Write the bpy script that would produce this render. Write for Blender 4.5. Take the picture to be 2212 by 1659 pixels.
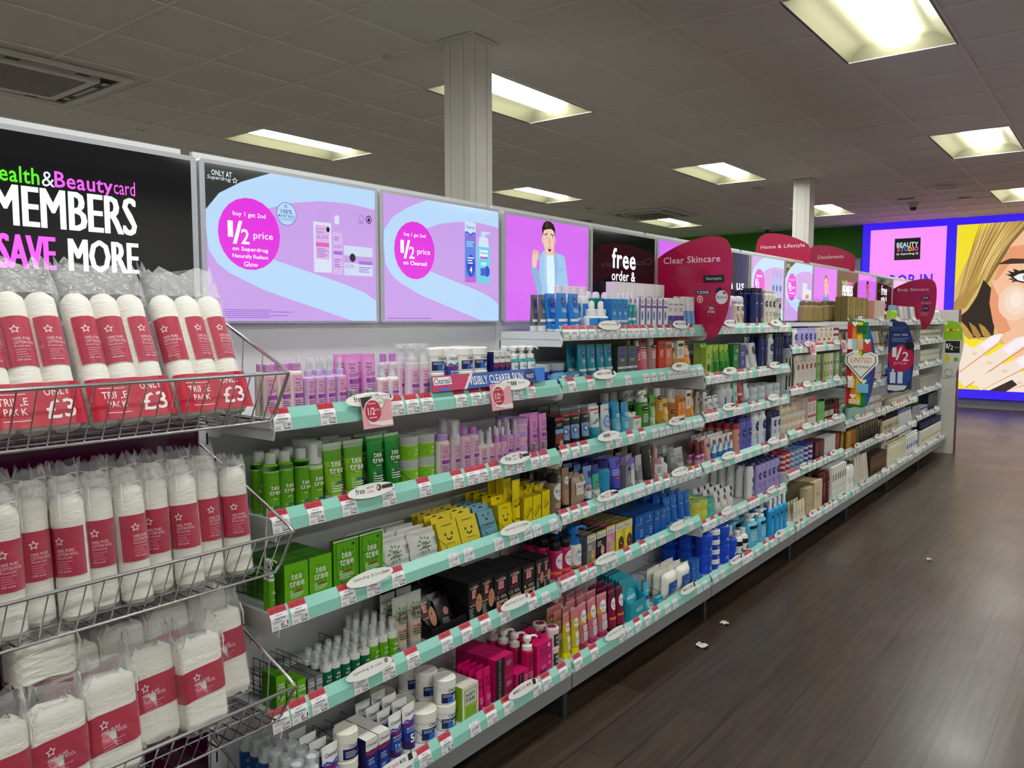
import bpy, math, random
from math import sin, cos, pi, radians, sqrt
from mathutils import Vector, Matrix

# ---------------------------------------------------------------- clear, camera, world, exposure
for o in list(bpy.data.objects):
    bpy.data.objects.remove(o, do_unlink=True)
SC = bpy.context.scene
COL = SC.collection
RND = random.Random(7)

cam_data = bpy.data.cameras.new('camera')
cam_data.sensor_fit = 'HORIZONTAL'
cam_data.sensor_width = 36.0
cam_data.lens = 1718.0 / 2212.0 * 36.0
cam_data.clip_start = 0.05
cam_data.clip_end = 60.0
cam = bpy.data.objects.new('camera', cam_data)
COL.objects.link(cam)
cam.location = (0.0, 0.0, 1.35)
cam.rotation_euler = (radians(90 - 4.61), 0.0, radians(37.83))
SC.camera = cam

world = bpy.data.worlds.new('world')
SC.world = world
world.use_nodes = True
world.node_tree.nodes['Background'].inputs['Color'].default_value = (0.05, 0.05, 0.055, 1)
world.node_tree.nodes['Background'].inputs['Strength'].default_value = 0.2

SC.view_settings.view_transform = 'Standard'
SC.view_settings.look = 'None'
SC.view_settings.gamma = 1.0
SC.view_settings.use_curve_mapping = False
SC.view_settings.exposure = 0.0
LAMP = 40.0          # strength of the ceiling luminaires' diffusers
SC.cycles.use_denoising = True
SC.cycles.max_bounces = 9
SC.cycles.diffuse_bounces = 6
SC.cycles.glossy_bounces = 3
SC.cycles.transmission_bounces = 4
SC.cycles.transparent_max_bounces = 12
SC.cycles.sample_clamp_indirect = 4.0
SC.cycles.caustics_reflective = False
SC.cycles.caustics_refractive = False

# ---------------------------------------------------------------- materials
def lin(h):
    h = h.lstrip('#')
    c = [int(h[i:i + 2], 16) / 255.0 for i in (0, 2, 4)]
    return tuple((v / 12.92 if v <= 0.04045 else ((v + 0.055) / 1.055) ** 2.4) for v in c)

MATS = {}
def M(c, rough=0.42, alpha=1.0, metal=0.0, spec=0.4):
    """c: '#rrggbb' a coloured surface; '*#rrggbb' (optionally '*1.5#rrggbb') a back-lit screen surface."""
    key = (c, rough, alpha, metal, spec)
    if key in MATS:
        return MATS[key]
    m = bpy.data.materials.new('surface_' + c.replace('#', '').replace('*', 'lit_'))
    m.use_nodes = True
    b = m.node_tree.nodes['Principled BSDF']
    if c[0] == '*':
        s, hx = c[1:].split('#')
        b.inputs['Base Color'].default_value = (0.02, 0.02, 0.02, 1)
        b.inputs['Emission Color'].default_value = (*lin(hx), 1)
        b.inputs['Emission Strength'].default_value = float(s) if s else 1.0
        b.inputs['Roughness'].default_value = 0.06
        b.inputs['Specular IOR Level'].default_value = 0.5
    else:
        b.inputs['Base Color'].default_value = (*lin(c), 1)
        b.inputs['Roughness'].default_value = rough
        b.inputs['Metallic'].default_value = metal
        b.inputs['Specular IOR Level'].default_value = spec
        if alpha < 1.0:
            b.inputs['Alpha'].default_value = alpha
    MATS[key] = m
    return m

def node_mat(name):
    m = bpy.data.materials.new(name)
    m.use_nodes = True
    return m, m.node_tree.nodes, m.node_tree.links, m.node_tree.nodes['Principled BSDF']

def bump_mat(name, col, rough, scale, strength, dist=0.002, stretch=(1, 1, 1), alpha=1.0, spec=0.4, coord='Object'):
    m, N, L, b = node_mat(name)
    b.inputs['Base Color'].default_value = (*lin(col), 1)
    b.inputs['Roughness'].default_value = rough
    b.inputs['Specular IOR Level'].default_value = spec
    b.inputs['Alpha'].default_value = alpha
    tc = N.new('ShaderNodeTexCoord'); mp = N.new('ShaderNodeMapping'); nz = N.new('ShaderNodeTexNoise'); bp = N.new('ShaderNodeBump')
    mp.inputs['Scale'].default_value = stretch
    nz.inputs['Scale'].default_value = scale
    nz.inputs['Detail'].default_value = 3
    bp.inputs['Strength'].default_value = strength
    bp.inputs['Distance'].default_value = dist
    L.new(tc.outputs[coord], mp.inputs['Vector']); L.new(mp.outputs['Vector'], nz.inputs['Vector'])
    L.new(nz.outputs['Fac'], bp.inputs['Height']); L.new(bp.outputs['Normal'], b.inputs['Normal'])
    return m

CLEAR = M('#e8eeee', 0.12, 0.30, spec=0.6)
FROST = M('#dfe8e0', 0.35, 0.62, spec=0.4)
def film_mat(name, base, edge, rough=0.2, scale=26, dist=0.012):
    """thin clear wrapping: mostly see-through, glossy, whiter where it is seen edge-on."""
    m, N, L, b = node_mat(name)
    b.inputs['Base Color'].default_value = (.93, .94, .95, 1); b.inputs['Roughness'].default_value = rough; b.inputs['Specular IOR Level'].default_value = 1.0
    tr = N.new('ShaderNodeBsdfTransparent'); mx = N.new('ShaderNodeMixShader'); lw = N.new('ShaderNodeLayerWeight'); mr = N.new('ShaderNodeMapRange')
    nz = N.new('ShaderNodeTexNoise'); bp = N.new('ShaderNodeBump'); tc = N.new('ShaderNodeTexCoord')
    nz.inputs['Scale'].default_value = scale; nz.inputs['Detail'].default_value = 2; bp.inputs['Strength'].default_value = .8; bp.inputs['Distance'].default_value = dist
    L.new(tc.outputs['Object'], nz.inputs['Vector']); L.new(nz.outputs['Fac'], bp.inputs['Height']); L.new(bp.outputs['Normal'], b.inputs['Normal'])
    lw.inputs['Blend'].default_value = .35
    mr.inputs['To Min'].default_value = base; mr.inputs['To Max'].default_value = edge
    L.new(lw.outputs['Facing'], mr.inputs['Value']); L.new(mr.outputs['Result'], mx.inputs['Fac'])
    L.new(tr.outputs[0], mx.inputs[1]); L.new(b.outputs[0], mx.inputs[2])
    L.new(mx.outputs[0], N['Material Output'].inputs['Surface'])
    return m
FILM = film_mat('film', .035, .22, .14, 22, .014)
FILM2 = film_mat('film_soft', .03, .30, .25, 40)
FILM3 = film_mat('film_gathered', .16, .55, .25, 46)
COTTON = bump_mat('cotton', '#f3f1ea', 0.95, 60, 0.45, 0.004, stretch=(1, 1, 3.2), spec=0.1)
CHROME = M('#e2e4e8', 0.24, metal=1.0)
WIRE = M('#3a3d42', 0.35, metal=0.6)
STEEL = M('#dcdfe2', 0.4)
WHITE = '#eeeeea'

# ---------------------------------------------------------------- mesh builder
class MB:
    def __init__(self):
        self.v = []; self.f = []; self.m = []; self.mats = []
    def mi(self, mat):
        if isinstance(mat, str): mat = M(mat)
        if mat not in self.mats: self.mats.append(mat)
        return self.mats.index(mat)
    def add(self, verts, faces, mat):
        b = len(self.v); k = self.mi(mat)
        self.v.extend(verts)
        for f in faces:
            self.f.append(tuple(b + i for i in f)); self.m.append(k)
        return self
    def box(self, x0, x1, y0, y1, z0, z1, mat):
        v = [(x, y, z) for x in (x0, x1) for y in (y0, y1) for z in (z0, z1)]
        return self.add(v, [(0, 1, 3, 2), (4, 6, 7, 5), (0, 4, 5, 1), (2, 3, 7, 6), (0, 2, 6, 4), (1, 5, 7, 3)], mat)
    def rbox(self, x0, x1, y0, y1, z0, z1, mat, r=0.01, seg=3):
        """box with rounded upright edges and softened top and bottom."""
        rings = []
        for (z, q) in ((z0, r * .5), (z0 + r * .5, 0), (z1 - r * .5, 0), (z1, r * .5)):
            ring = []
            for (cx, cy, a0) in ((x1 - r, y1 - r, 0), (x0 + r, y1 - r, pi / 2), (x0 + r, y0 + r, pi), (x1 - r, y0 + r, 1.5 * pi)):
                for i in range(seg + 1):
                    a = a0 + i / seg * pi / 2
                    ring.append((cx + (r - q) * cos(a), cy + (r - q) * sin(a), z))
            rings.append(ring)
        return self.loft(rings, mat, True, True)
    def loft(self, rings, mat, cap0=False, cap1=False, closed=True):
        n = len(rings[0]); v = [p for r in rings for p in r]; f = []
        for i in range(len(rings) - 1):
            for j in range(n if closed else n - 1):
                k = (j + 1) % n
                f.append((i * n + j, i * n + k, (i + 1) * n + k, (i + 1) * n + j))
        if cap0: f.append(tuple(reversed(range(n))))
        if cap1: f.append(tuple(range((len(rings) - 1) * n, len(rings) * n)))
        return self.add(v, f, mat)
    def lathe(self, prof, mat, seg=20, k=1.0, cx=0, cy=0):
        """prof: (r, z) or (r, z, material of the band above)."""
        n = seg; cur = mat; b = len(self.v); prev = None
        for i, p in enumerate(prof):
            r, z = p[0], p[1]
            ring = [(cx + r * k * cos(2 * pi * j / n), cy + r * sin(2 * pi * j / n), z) for j in range(n)]
            if prev is not None:
                self.loft([prev, ring], cur)
            elif r > 1e-5:
                self.add(ring, [tuple(reversed(range(n)))], cur)
            if len(p) > 2: cur = p[2]
            prev = ring
        if prof[-1][0] > 1e-5:
            self.add(prev, [tuple(range(n))], cur)
        return self
    def tube(self, path, r, mat, seg=6, closed=False):
        P = [Vector(p) for p in path]; n = len(P); rings = []
        for i, p in enumerate(P):
            a = P[i - 1] if (i > 0 or closed) else p
            c = P[(i + 1) % n] if (i < n - 1 or closed) else p
            t = (c - a).normalized()
            ref = Vector((0, 0, 1)) if abs(t.z) < .9 else Vector((1, 0, 0))
            s = t.cross(ref).normalized(); u = s.cross(t)
            rings.append([tuple(p + s * (r * cos(2 * pi * j / seg)) + u * (r * sin(2 * pi * j / seg))) for j in range(seg)])
        if closed: rings.append(rings[0])
        return self.loft(rings, mat, not closed, not closed)
    def prism(self, pts, axis, a, b, mat):
        """extrude a 2-D outline along an axis ('x','y','z') from a to b."""
        def P(p, t):
            return {'x': (t, p[0], p[1]), 'y': (p[0], t, p[1]), 'z': (p[0], p[1], t)}[axis]
        return self.loft([[P(p, a) for p in pts], [P(p, b) for p in pts]], mat, True, True)
    def join(self, o):
        b = len(self.v)
        self.v.extend(o.v)
        for f, k in zip(o.f, o.m):
            self.f.append(tuple(b + i for i in f)); self.m.append(self.mi(o.mats[k]))
        return self
    def move(self, dx=0, dy=0, dz=0):
        self.v = [(x + dx, y + dy, z + dz) for x, y, z in self.v]; return self
    def mesh(self, name, smooth=True):
        me = bpy.data.meshes.new(name)
        me.from_pydata(self.v, [], self.f)
        for m in self.mats: me.materials.append(m)
        me.polygons.foreach_set('material_index', self.m)
        if smooth:
            me.polygons.foreach_set('use_smooth', [True] * len(self.f))
            me.update()
            try: me.set_sharp_from_angle(angle=radians(38))
            except Exception: pass
        me.update()
        return me

# ---------------------------------------------------------------- objects
def tag(o, label=None, cat=None, group=None, kind=None):
    if label: o['label'] = label
    if cat: o['category'] = cat
    if group: o['group'] = group
    if kind: o['kind'] = kind
    return o
def thing(name, label, cat, loc=(0, 0, 0), rot=(0, 0, 0), group=None):
    o = bpy.data.objects.new(name, None)
    o.empty_display_size = 0.02
    COL.objects.link(o); o.location = loc; o.rotation_euler = rot
    return tag(o, label, cat, group)
def obj(name, mb, parent=None, smooth=True, label=None):
    me = mb.mesh(name, smooth) if isinstance(mb, MB) else mb
    o = bpy.data.objects.new(name, me); COL.objects.link(o)
    if parent is not None: o.parent = parent
    if label: o['label'] = label
    return o
def struct(name, mb, smooth=False):
    return tag(obj(name, mb, None, smooth), kind='structure')
def copy_tree(root, kids):
    """copy of a thing with copies of its parts and sub-parts (mesh data shared)."""
    r = root.copy(); COL.objects.link(r)
    for ch, subs in kids:
        c = ch.copy(); COL.objects.link(c); c.parent = r
        for s in subs:
            d = s.copy(); COL.objects.link(d); d.parent = c
    return r

# ---------------------------------------------------------------- printed artwork: flat shapes and lettering laid on a surface
TXT = {}
def text_geo(s, bold=0):
    key = (s, bold)
    if key in TXT: return TXT[key]
    cu = bpy.data.curves.new('lettering', 'FONT')
    cu.body = s; cu.align_x = 'CENTER'; cu.align_y = 'CENTER'; cu.resolution_u = 2; cu.size = 1.0
    cu.offset = 0.011 * bold; cu.space_character = 1.0 + 0.045 * bold
    o = bpy.data.objects.new('lettering', cu); COL.objects.link(o)
    dg = bpy.context.evaluated_depsgraph_get()
    me = bpy.data.meshes.new_from_object(o.evaluated_get(dg))
    v = [(p.co.x, p.co.y) for p in me.vertices]
    f = []
    me.calc_loop_triangles()
    for t in me.loop_triangles: f.append(tuple(t.vertices))
    bpy.data.objects.remove(o, do_unlink=True); bpy.data.meshes.remove(me); bpy.data.curves.remove(cu)
    if not v: v = [(0, 0)]
    bb = (min(p[0] for p in v), min(p[1] for p in v), max(p[0] for p in v), max(p[1] for p in v))
    TXT[key] = (v, f, bb)
    return TXT[key]

def star_pts(u, v, r, n=5, inner=.5):
    return [(u + (r if i % 2 == 0 else r * inner) * sin(pi * i / n), v + (r if i % 2 == 0 else r * inner) * cos(pi * i / n)) for i in range(2 * n)]
def ell(u, v, a, b, n=22):
    return [(u + a * cos(2 * pi * i / n), v + b * sin(2 * pi * i / n)) for i in range(n)]

def fan(pts):
    """triangles of a possibly concave outline."""
    from mathutils.geometry import tessellate_polygon
    return [tuple(t) for t in tessellate_polygon([[Vector((p[0], p[1], 0)) for p in pts]])]

def art_shapes(prims, w, h):
    """yields (list of 2-D points in metres, triangles, colour)."""
    for p in prims:
        k = p[0]
        if k == 'r':        # rectangle u0 v0 u1 v1 colour
            u0, v0, u1, v1 = p[1] * w, p[2] * h, p[3] * w, p[4] * h
            yield [(u0, v0), (u1, v0), (u1, v1), (u0, v1)], [(0, 1, 2), (0, 2, 3)], p[5]
        elif k == 'e':      # ellipse u v ru rv(both in w) colour
            q = ell(p[1] * w, p[2] * h, p[3] * w, p[4] * w)
            yield q, [(0, i, i + 1) for i in range(1, len(q) - 1)], p[5]
        elif k == 'p':      # polygon pts(u in w, v in h) colour
            q = [(a * w, b * h) for a, b in p[1]]
            yield q, fan(q), p[2]
        elif k == 't':      # text s u v size(in w) colour bold dv(in w) rot sx
            v, f, bb = text_geo(p[1], p[6] if len(p) > 6 else 0)
            dv = p[7] if len(p) > 7 else 0; rot = p[8] if len(p) > 8 else 0; sx = p[9] if len(p) > 9 else 1
            s = p[4] * w; c, sn = cos(rot), sin(rot)
            mu, mv = (bb[0] + bb[2]) / 2, 0
            yield [(p[2] * w + ((a - mu) * sx * c - b * sn) * s, p[3] * h + dv * w + ((a - mu) * sx * sn + b * c) * s) for a, b in v], f, p[5]
        elif k == 'tf':     # text fitted to a box: s u v width height colour bold (w, h units) [shear]
            v, f, bb = text_geo(p[1], p[7] if len(p) > 7 else 0)
            sh = p[8] if len(p) > 8 else 0
            su = p[4] * w / (bb[2] - bb[0]); sv = p[5] * h / (bb[3] - bb[1])
            mu, mv = (bb[0] + bb[2]) / 2, (bb[1] + bb[3]) / 2
            yield [(p[2] * w + (a - mu) * su + sh * (b - mv) * sv, p[3] * h + (b - mv) * sv) for a, b in v], f, p[6]
        elif k == 'l':      # n thin lines of small print in a box
            u0, v0, u1, v1, n, col = p[1] * w, p[2] * h, p[3] * w, p[4] * h, p[5], p[6]
            rr = random.Random(n * 31 + int(w * 1e4))
            d = (v1 - v0) / n
            for i in range(n):
                e = u1 - (u1 - u0) * rr.uniform(0, .35); y = v1 - (i + .75) * d
                yield [(u0, y), (e, y), (e, y + d * .38), (u0, y + d * .38)], [(0, 1, 2), (0, 2, 3)], col
        elif k == 's':      # outlined star u v r(in w) colour
            a, b = star_pts(p[1] * w, p[2] * h, p[3] * w), star_pts(p[1] * w, p[2] * h, p[3] * w * .62)
            q = a + b; f = []
            for i in range(10):
                j = (i + 1) % 10; f += [(i, j, 10 + j), (i, 10 + j, 10 + i)]
            yield q, f, p[4]
        elif k == 'ring':   # ring u v r thickness(in w) colour
            a, b = ell(p[1] * w, p[2] * h, p[3] * w, p[3] * w, 28), ell(p[1] * w, p[2] * h, (p[3] - p[4]) * w, (p[3] - p[4]) * w, 28)
            q = a + b; f = []
            for i in range(28):
                j = (i + 1) % 28; f += [(i, j, 28 + j), (i, 28 + j, 28 + i)]
            yield q, f, p[5]
        elif k == 'leaf':   # spray of slim leaves around a centre: u v r(in w) colour
            for i in range(11):
                a = 2 * pi * i / 11 + .2; r0, r1 = p[3] * w * .55, p[3] * w * (1.0 if i % 2 else .86); cu, cv = p[1] * w, p[2] * h
                dx, dy = cos(a), sin(a); tw = p[3] * w * .085; rm = (r0 + r1) / 2
                yield [(cu + dx * r0, cv + dy * r0), (cu + dx * rm - dy * tw, cv + dy * rm + dx * tw), (cu + dx * r1, cv + dy * r1), (cu + dx * rm + dy * tw, cv + dy * rm - dx * tw)], [(0, 1, 2), (0, 2, 3)], p[4]
        elif k == 'bar':    # bar code
            u0, v0, u1, v1 = p[1] * w, p[2] * h, p[3] * w, p[4] * h; rr = random.Random(5); u = u0
            while u < u1:
                d = (u1 - u0) * rr.uniform(.015, .05); e = min(u + d, u1)
                yield [(u, v0), (e, v0), (e, v1), (u, v1)], [(0, 1, 2), (0, 2, 3)], p[5]
                u = e + (u1 - u0) * rr.uniform(.015, .05)
        elif k == 'vl':     # lettering turned to read upwards: s u v size colour bold
            v, f, bb = text_geo(p[1], p[6] if len(p) > 6 else 0); s = p[4] * w
            yield [(p[2] * w - b * s, p[3] * h + a * s) for a, b in v], f, p[5]

def clip_u(poly, c, keep_low):
    out = []
    for i in range(len(poly)):
        a, b = poly[i], poly[(i + 1) % len(poly)]
        ia, ib = ((a[0] <= c) == keep_low), ((b[0] <= c) == keep_low)
        if ia: out.append(a)
        if ia != ib:
            t = (c - a[0]) / (b[0] - a[0]); out.append((c, a[1] + t * (b[1] - a[1])))
    return out

def art(prims, w, h, mapper=None, step=None, lift=0.0004, dl=0.00012, mk=M, vstep=None):
    """mesh of the artwork; mapper(u, v, lift) puts a point of it on the surface."""
    mb = MB()
    for li, (pts, tris, colr) in enumerate(art_shapes(prims, w, h)):
        off = lift + dl * li
        polys = [[pts[i] for i in t] for t in tris]
        if step:
            res = []
            for q in polys:
                lo, hi = min(a[0] for a in q), max(a[0] for a in q)
                k = math.ceil(lo / step + 1e-6)
                while k * step < hi - 1e-9:
                    left = clip_u(q, k * step, True); q = clip_u(q, k * step, False)
                    if len(left) > 2: res.append(left)
                    if len(q) < 3: break
                    k += 1
                if len(q) > 2: res.append(q)
            polys = res
        if vstep:
            res = []
            for q in polys:
                q = [(b, a) for a, b in q]
                lo, hi = min(a[0] for a in q), max(a[0] for a in q)
                k = math.ceil(lo / vstep + 1e-6)
                while k * vstep < hi - 1e-9:
                    left = clip_u(q, k * vstep, True); q = clip_u(q, k * vstep, False)
                    if len(left) > 2: res.append([(a, b) for b, a in left])
                    if len(q) < 3: break
                    k += 1
                if len(q) > 2: res.append([(a, b) for b, a in q])
            polys = res
        V = []; F = []; idx = {}
        for q in polys:
            f = []
            for a in q:
                if a not in idx:
                    idx[a] = len(V); V.append(mapper(a[0], a[1], off) if mapper else (off, a[0], a[1]))
                f.append(idx[a])
            if len(set(f)) > 2: F.append(tuple(f))
        mb.add(V, F, mk(colr) if isinstance(colr, str) else colr)
    return mb
# ================================================================ the room
XL, XR, YN, YF, ZC = -9.24, 5.16, -4.43, 14.0, 2.90
def floor_mat():
    m, N, L, b = node_mat('floor_planks')
    tc = N.new('ShaderNodeTexCoord'); sp = N.new('ShaderNodeSeparateXYZ'); cb = N.new('ShaderNodeCombineXYZ')
    L.new(tc.outputs['Object'], sp.inputs[0])
    L.new(sp.outputs['Y'], cb.inputs['X']); L.new(sp.outputs['X'], cb.inputs['Y'])
    br = N.new('ShaderNodeTexBrick')
    br.offset = 0.37; br.offset_frequency = 3
    br.inputs['Scale'].default_value = 1.0
    br.inputs['Brick Width'].default_value = 1.25; br.inputs['Row Height'].default_value = 0.146
    br.inputs['Mortar Size'].default_value = 0.0022; br.inputs['Mortar Smooth'].default_value = 0.1
    br.inputs['Color1'].default_value = (0.044, 0.028, 0.019, 1); br.inputs['Color2'].default_value = (0.064, 0.043, 0.031, 1)
    br.inputs['Mortar'].default_value = (0.02, 0.014, 0.011, 1)
    L.new(cb.outputs[0], br.inputs['Vector'])
    mp = N.new('ShaderNodeMapping'); mp.inputs['Scale'].default_value = (1.3, 22, 1)
    nz = N.new('ShaderNodeTexNoise'); nz.inputs['Scale'].default_value = 2.2; nz.inputs['Detail'].default_value = 6; nz.inputs['Distortion'].default_value = 0.6
    L.new(cb.outputs[0], mp.inputs['Vector']); L.new(mp.outputs[0], nz.inputs['Vector'])
    rp = N.new('ShaderNodeMapRange'); rp.inputs['From Min'].default_value = .3; rp.inputs['From Max'].default_value = .72
    rp.inputs['To Min'].default_value = .55; rp.inputs['To Max'].default_value = 1.35
    L.new(nz.outputs['Fac'], rp.inputs['Value'])
    mx = N.new('ShaderNodeMix'); mx.data_type = 'RGBA'; mx.blend_type = 'MULTIPLY'; mx.inputs['Factor'].default_value = 1
    L.new(br.outputs['Color'], mx.inputs['A']); L.new(rp.outputs['Result'], mx.inputs['B'])
    L.new(mx.outputs['Result'], b.inputs['Base Color'])
    n2 = N.new('ShaderNodeTexNoise'); n2.inputs['Scale'].default_value = 1.7; n2.inputs['Detail'].default_value = 4
    L.new(cb.outputs[0], n2.inputs['Vector'])
    r2 = N.new('ShaderNodeMapRange'); r2.inputs['To Min'].default_value = .22; r2.inputs['To Max'].default_value = .42
    L.new(n2.outputs['Fac'], r2.inputs['Value']); L.new(r2.outputs['Result'], b.inputs['Roughness'])
    b.inputs['Specular IOR Level'].default_value = 0.5
    bp = N.new('ShaderNodeBump'); bp.inputs['Strength'].default_value = .3; bp.inputs['Distance'].default_value = .002
    ad = N.new('ShaderNodeMath'); ad.operation = 'SUBTRACT'
    ml = N.new('ShaderNodeMath'); ml.operation = 'MULTIPLY'; ml.inputs[1].default_value = .25
    L.new(nz.outputs['Fac'], ml.inputs[0]); L.new(ml.outputs[0], ad.inputs[0]); L.new(br.outputs['Fac'], ad.inputs[1])
    L.new(ad.outputs[0], bp.inputs['Height']); L.new(bp.outputs['Normal'], b.inputs['Normal'])
    return m
struct('floor', MB().add([(XL, YN, 0), (XR, YN, 0), (XR, YF, 0), (XL, YF, 0)], [(0, 1, 2, 3)], floor_mat()))

TILE = bump_mat('ceiling_tile', '#e2e3dd', 0.9, 90, 0.15, 0.002)
GRID = M('#e6e4df', 0.6)
GX = [-0.84 + 0.6 * i for i in range(-14, 11)]
GY = [2.77 + 0.6 * i for i in range(-12, 19)] + [YF]
LX = [-8.64, -6.24, -3.84, -1.44, 0.96, 3.36]
LY = [-3.23, 0.37, 3.97, 7.57, 11.17]
def lit(i, j):
    x, y = GX[i], GY[j]
    return any(abs(x - a) < .01 for a in LX) and any(abs(y - c) < .01 or abs(y - c - .6) < .01 for c in LY)
ct = MB(); cg = MB()
for i in range(len(GX) - 1):
    for j in range(len(GY) - 1):
        if not lit(i, j):
            ct.add([(GX[i], GY[j], ZC), (GX[i], GY[j + 1], ZC), (GX[i + 1], GY[j + 1], ZC), (GX[i + 1], GY[j], ZC)], [(0, 1, 2, 3)], TILE)
for i in range(len(GX)):
    cg.box(GX[i] - .012, GX[i] + .012, YN, YF, ZC - .006, ZC - .0005, GRID)
SHADOW_EDGE = M('#4a4844', 0.9)  # dark strip painted in as the shadow edge beside each cross bar
for j in range(len(GY) - 1):
    for i in range(len(GX) - 1):
        if lit(i, j) and j > 0 and lit(i, j - 1): continue
        cg.box(GX[i] + .012, GX[i + 1] - .012, GY[j] - .011, GY[j] + .011, ZC - .005, ZC - .0008, GRID)
        cg.box(GX[i] + .012, GX[i + 1] - .012, GY[j] + .011, GY[j] + .0155, ZC - .003, ZC - .0006, SHADOW_EDGE)
struct('ceiling', ct)
struct('ceiling_trim', cg)
GREEN = M('#2f7a12', 0.7); WALLW = M('#ebe9e4', 0.8)
struct('wall_far', MB().box(XL, XR, YF, YF + .1, 0, 3.1, GREEN))
struct('wall_left', MB().box(XL - .1, XL, YN, YF, 0, 3.1, WALLW))
struct('wall_right', MB().box(XR, XR + .1, YN, YF, 0, 3.1, WALLW))
struct('wall_near', MB().box(XL, XR, YN - .1, YN, 0, 3.1, WALLW))
sk = MB().box(-3.6, XR, YF - .03, YF, 0, .135, M('#8d8a86', .5))
struct('baseboard_far', sk)
struct('roof_slab', MB().box(XL, XR, YN, YF, 3.05, 3.1, WALLW))

def column(x0, x1, y0, y1):
    c = MB(); pm = M('#d6d3cd', .5); gm = M('#a8a59e', .7)
    c.box(x0, x1, y0, y1, 0, ZC - .012, pm)
    for t in (.24, .76):
        yy = y0 + (y1 - y0) * t; c.box(x1, x1 + .0015, yy - .0008, yy + .0008, 0, ZC - .02, gm)
        xx = x0 + (x1 - x0) * t; c.box(xx - .0008, xx + .0008, y0 - .0015, y0, 0, ZC - .02, gm)
    c.box(x0 - .03, x1 + .03, y0 - .03, y1 + .03, ZC - .014, ZC - .006, pm)
    return c
struct('column_1', column(-3.105, -2.915, 3.38, 3.57))
struct('column_2', column(-3.045, -2.865, 9.03, 9.21))

# ceiling luminaires
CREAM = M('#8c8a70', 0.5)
DIFF, _N, _L, _b = node_mat('diffuser_glow')
_b.inputs['Base Color'].default_value = (.9, .9, .88, 1)
_b.inputs['Emission Color'].default_value = (.985, 1.0, .95, 1)
_b.inputs['Emission Strength'].default_value = LAMP
def lamp_meshes():
    fr = MB(); hs = MB(); df = MB(); w, l = .288, .588
    for (a, b, c, d) in ((-w - .012, -w, -l - .012, l + .012), (w, w + .012, -l - .012, l + .012), (-w, w, -l - .012, -l), (-w, w, l, l + .012)):
        fr.box(a, b, c, d, -.006, 0, M('#d8d6ce', .5))
    rings = []
    for t, z in ((0, -.002), (.35, .042), (.7, .068), (1, .08)):
        a, b = w - (w - .13) * t, l - (l - .47) * t
        rings.append([(-a, -b, z), (a, -b, z), (a, b, z), (-a, b, z)])
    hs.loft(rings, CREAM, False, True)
    pr = []
    for i in range(9):
        t = pi * i / 8; pr.append((.105 * cos(t), .062 - .038 * sin(t)))
    df.loft([[(x, y, z) for x, z in pr] for y in (-.52, .52)], DIFF, True, True, closed=True)
    return fr, hs, df
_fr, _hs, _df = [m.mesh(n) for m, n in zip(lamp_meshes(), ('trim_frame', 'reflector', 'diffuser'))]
ordw = ['first', 'second', 'third', 'fourth', 'fifth', 'sixth', 'seventh', 'eighth', 'ninth', 'tenth', 'eleventh', 'twelfth']
colw = ['far outer', 'outermost visible', 'middle', 'aisle-side', 'over-aisle', 'far-wall']
for i, lx in enumerate(LX):
    for j, ly in enumerate(LY):
        t = thing('ceiling_light', 'recessed ceiling luminaire with bright diffuser, %s row, %s from the shop front' % (colw[i], ordw[j]), 'light', (lx + .3, ly + .6, ZC), group='recessed ceiling lights')
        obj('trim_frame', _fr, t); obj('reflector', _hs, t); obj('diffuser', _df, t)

def cassette(cx, cy, lab):
    t = thing('air_conditioning_cassette', lab, 'air conditioner', (cx, cy, ZC - .006))
    c = M('#cfccc4', .5); d = M('#26241f', .8); g = M('#8a877f', .8)
    f = MB(); a = .475; q = .36
    f.box(-a, a, -a, -a + .05, -.022, 0, c).box(-a, a, a - .05, a, -.022, 0, c).box(-a, -a + .05, -a + .05, a - .05, -.022, 0, c).box(a - .05, a, -a + .05, a - .05, -.022, 0, c)
    f.box(-a + .05, a - .05, -a + .05, a - .05, -.008, 0, d)
    obj('fascia', f, t, False)
    i = MB()
    i.box(-q + .03, q - .03, -q + .03, q - .03, -.03, -.008, c)
    obj('inner_panel', i, t, False)
    gr = MB().box(-.27, .27, -.27, .27, -.0325, -.03, g)
    for k in range(27):
        y = -.262 + k * .02; gr.box(-.265, .265, y, y + .004, -.0332, -.0325, M('#7d7a71', .8))
    obj('intake_grille', gr, t, False)
    for k in range(4):
        v = MB().box(-.30, .30, .362, .40, -.020, -.014, M('#9a968c', .5)); v.box(-.24, -.16, .366, .396, -.0212, -.0195, d).box(.16, .24, .366, .396, -.0212, -.0195, d)
        o = obj('air_flap', v, t, False); o.rotation_euler = (0, 0, k * pi / 2)
cassette(-5.63, 2.19, 'square ceiling air conditioning cassette above the members sign')
cassette(-5.63, 10.57, 'square ceiling air conditioning cassette in the distance above the pink screens')

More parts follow.
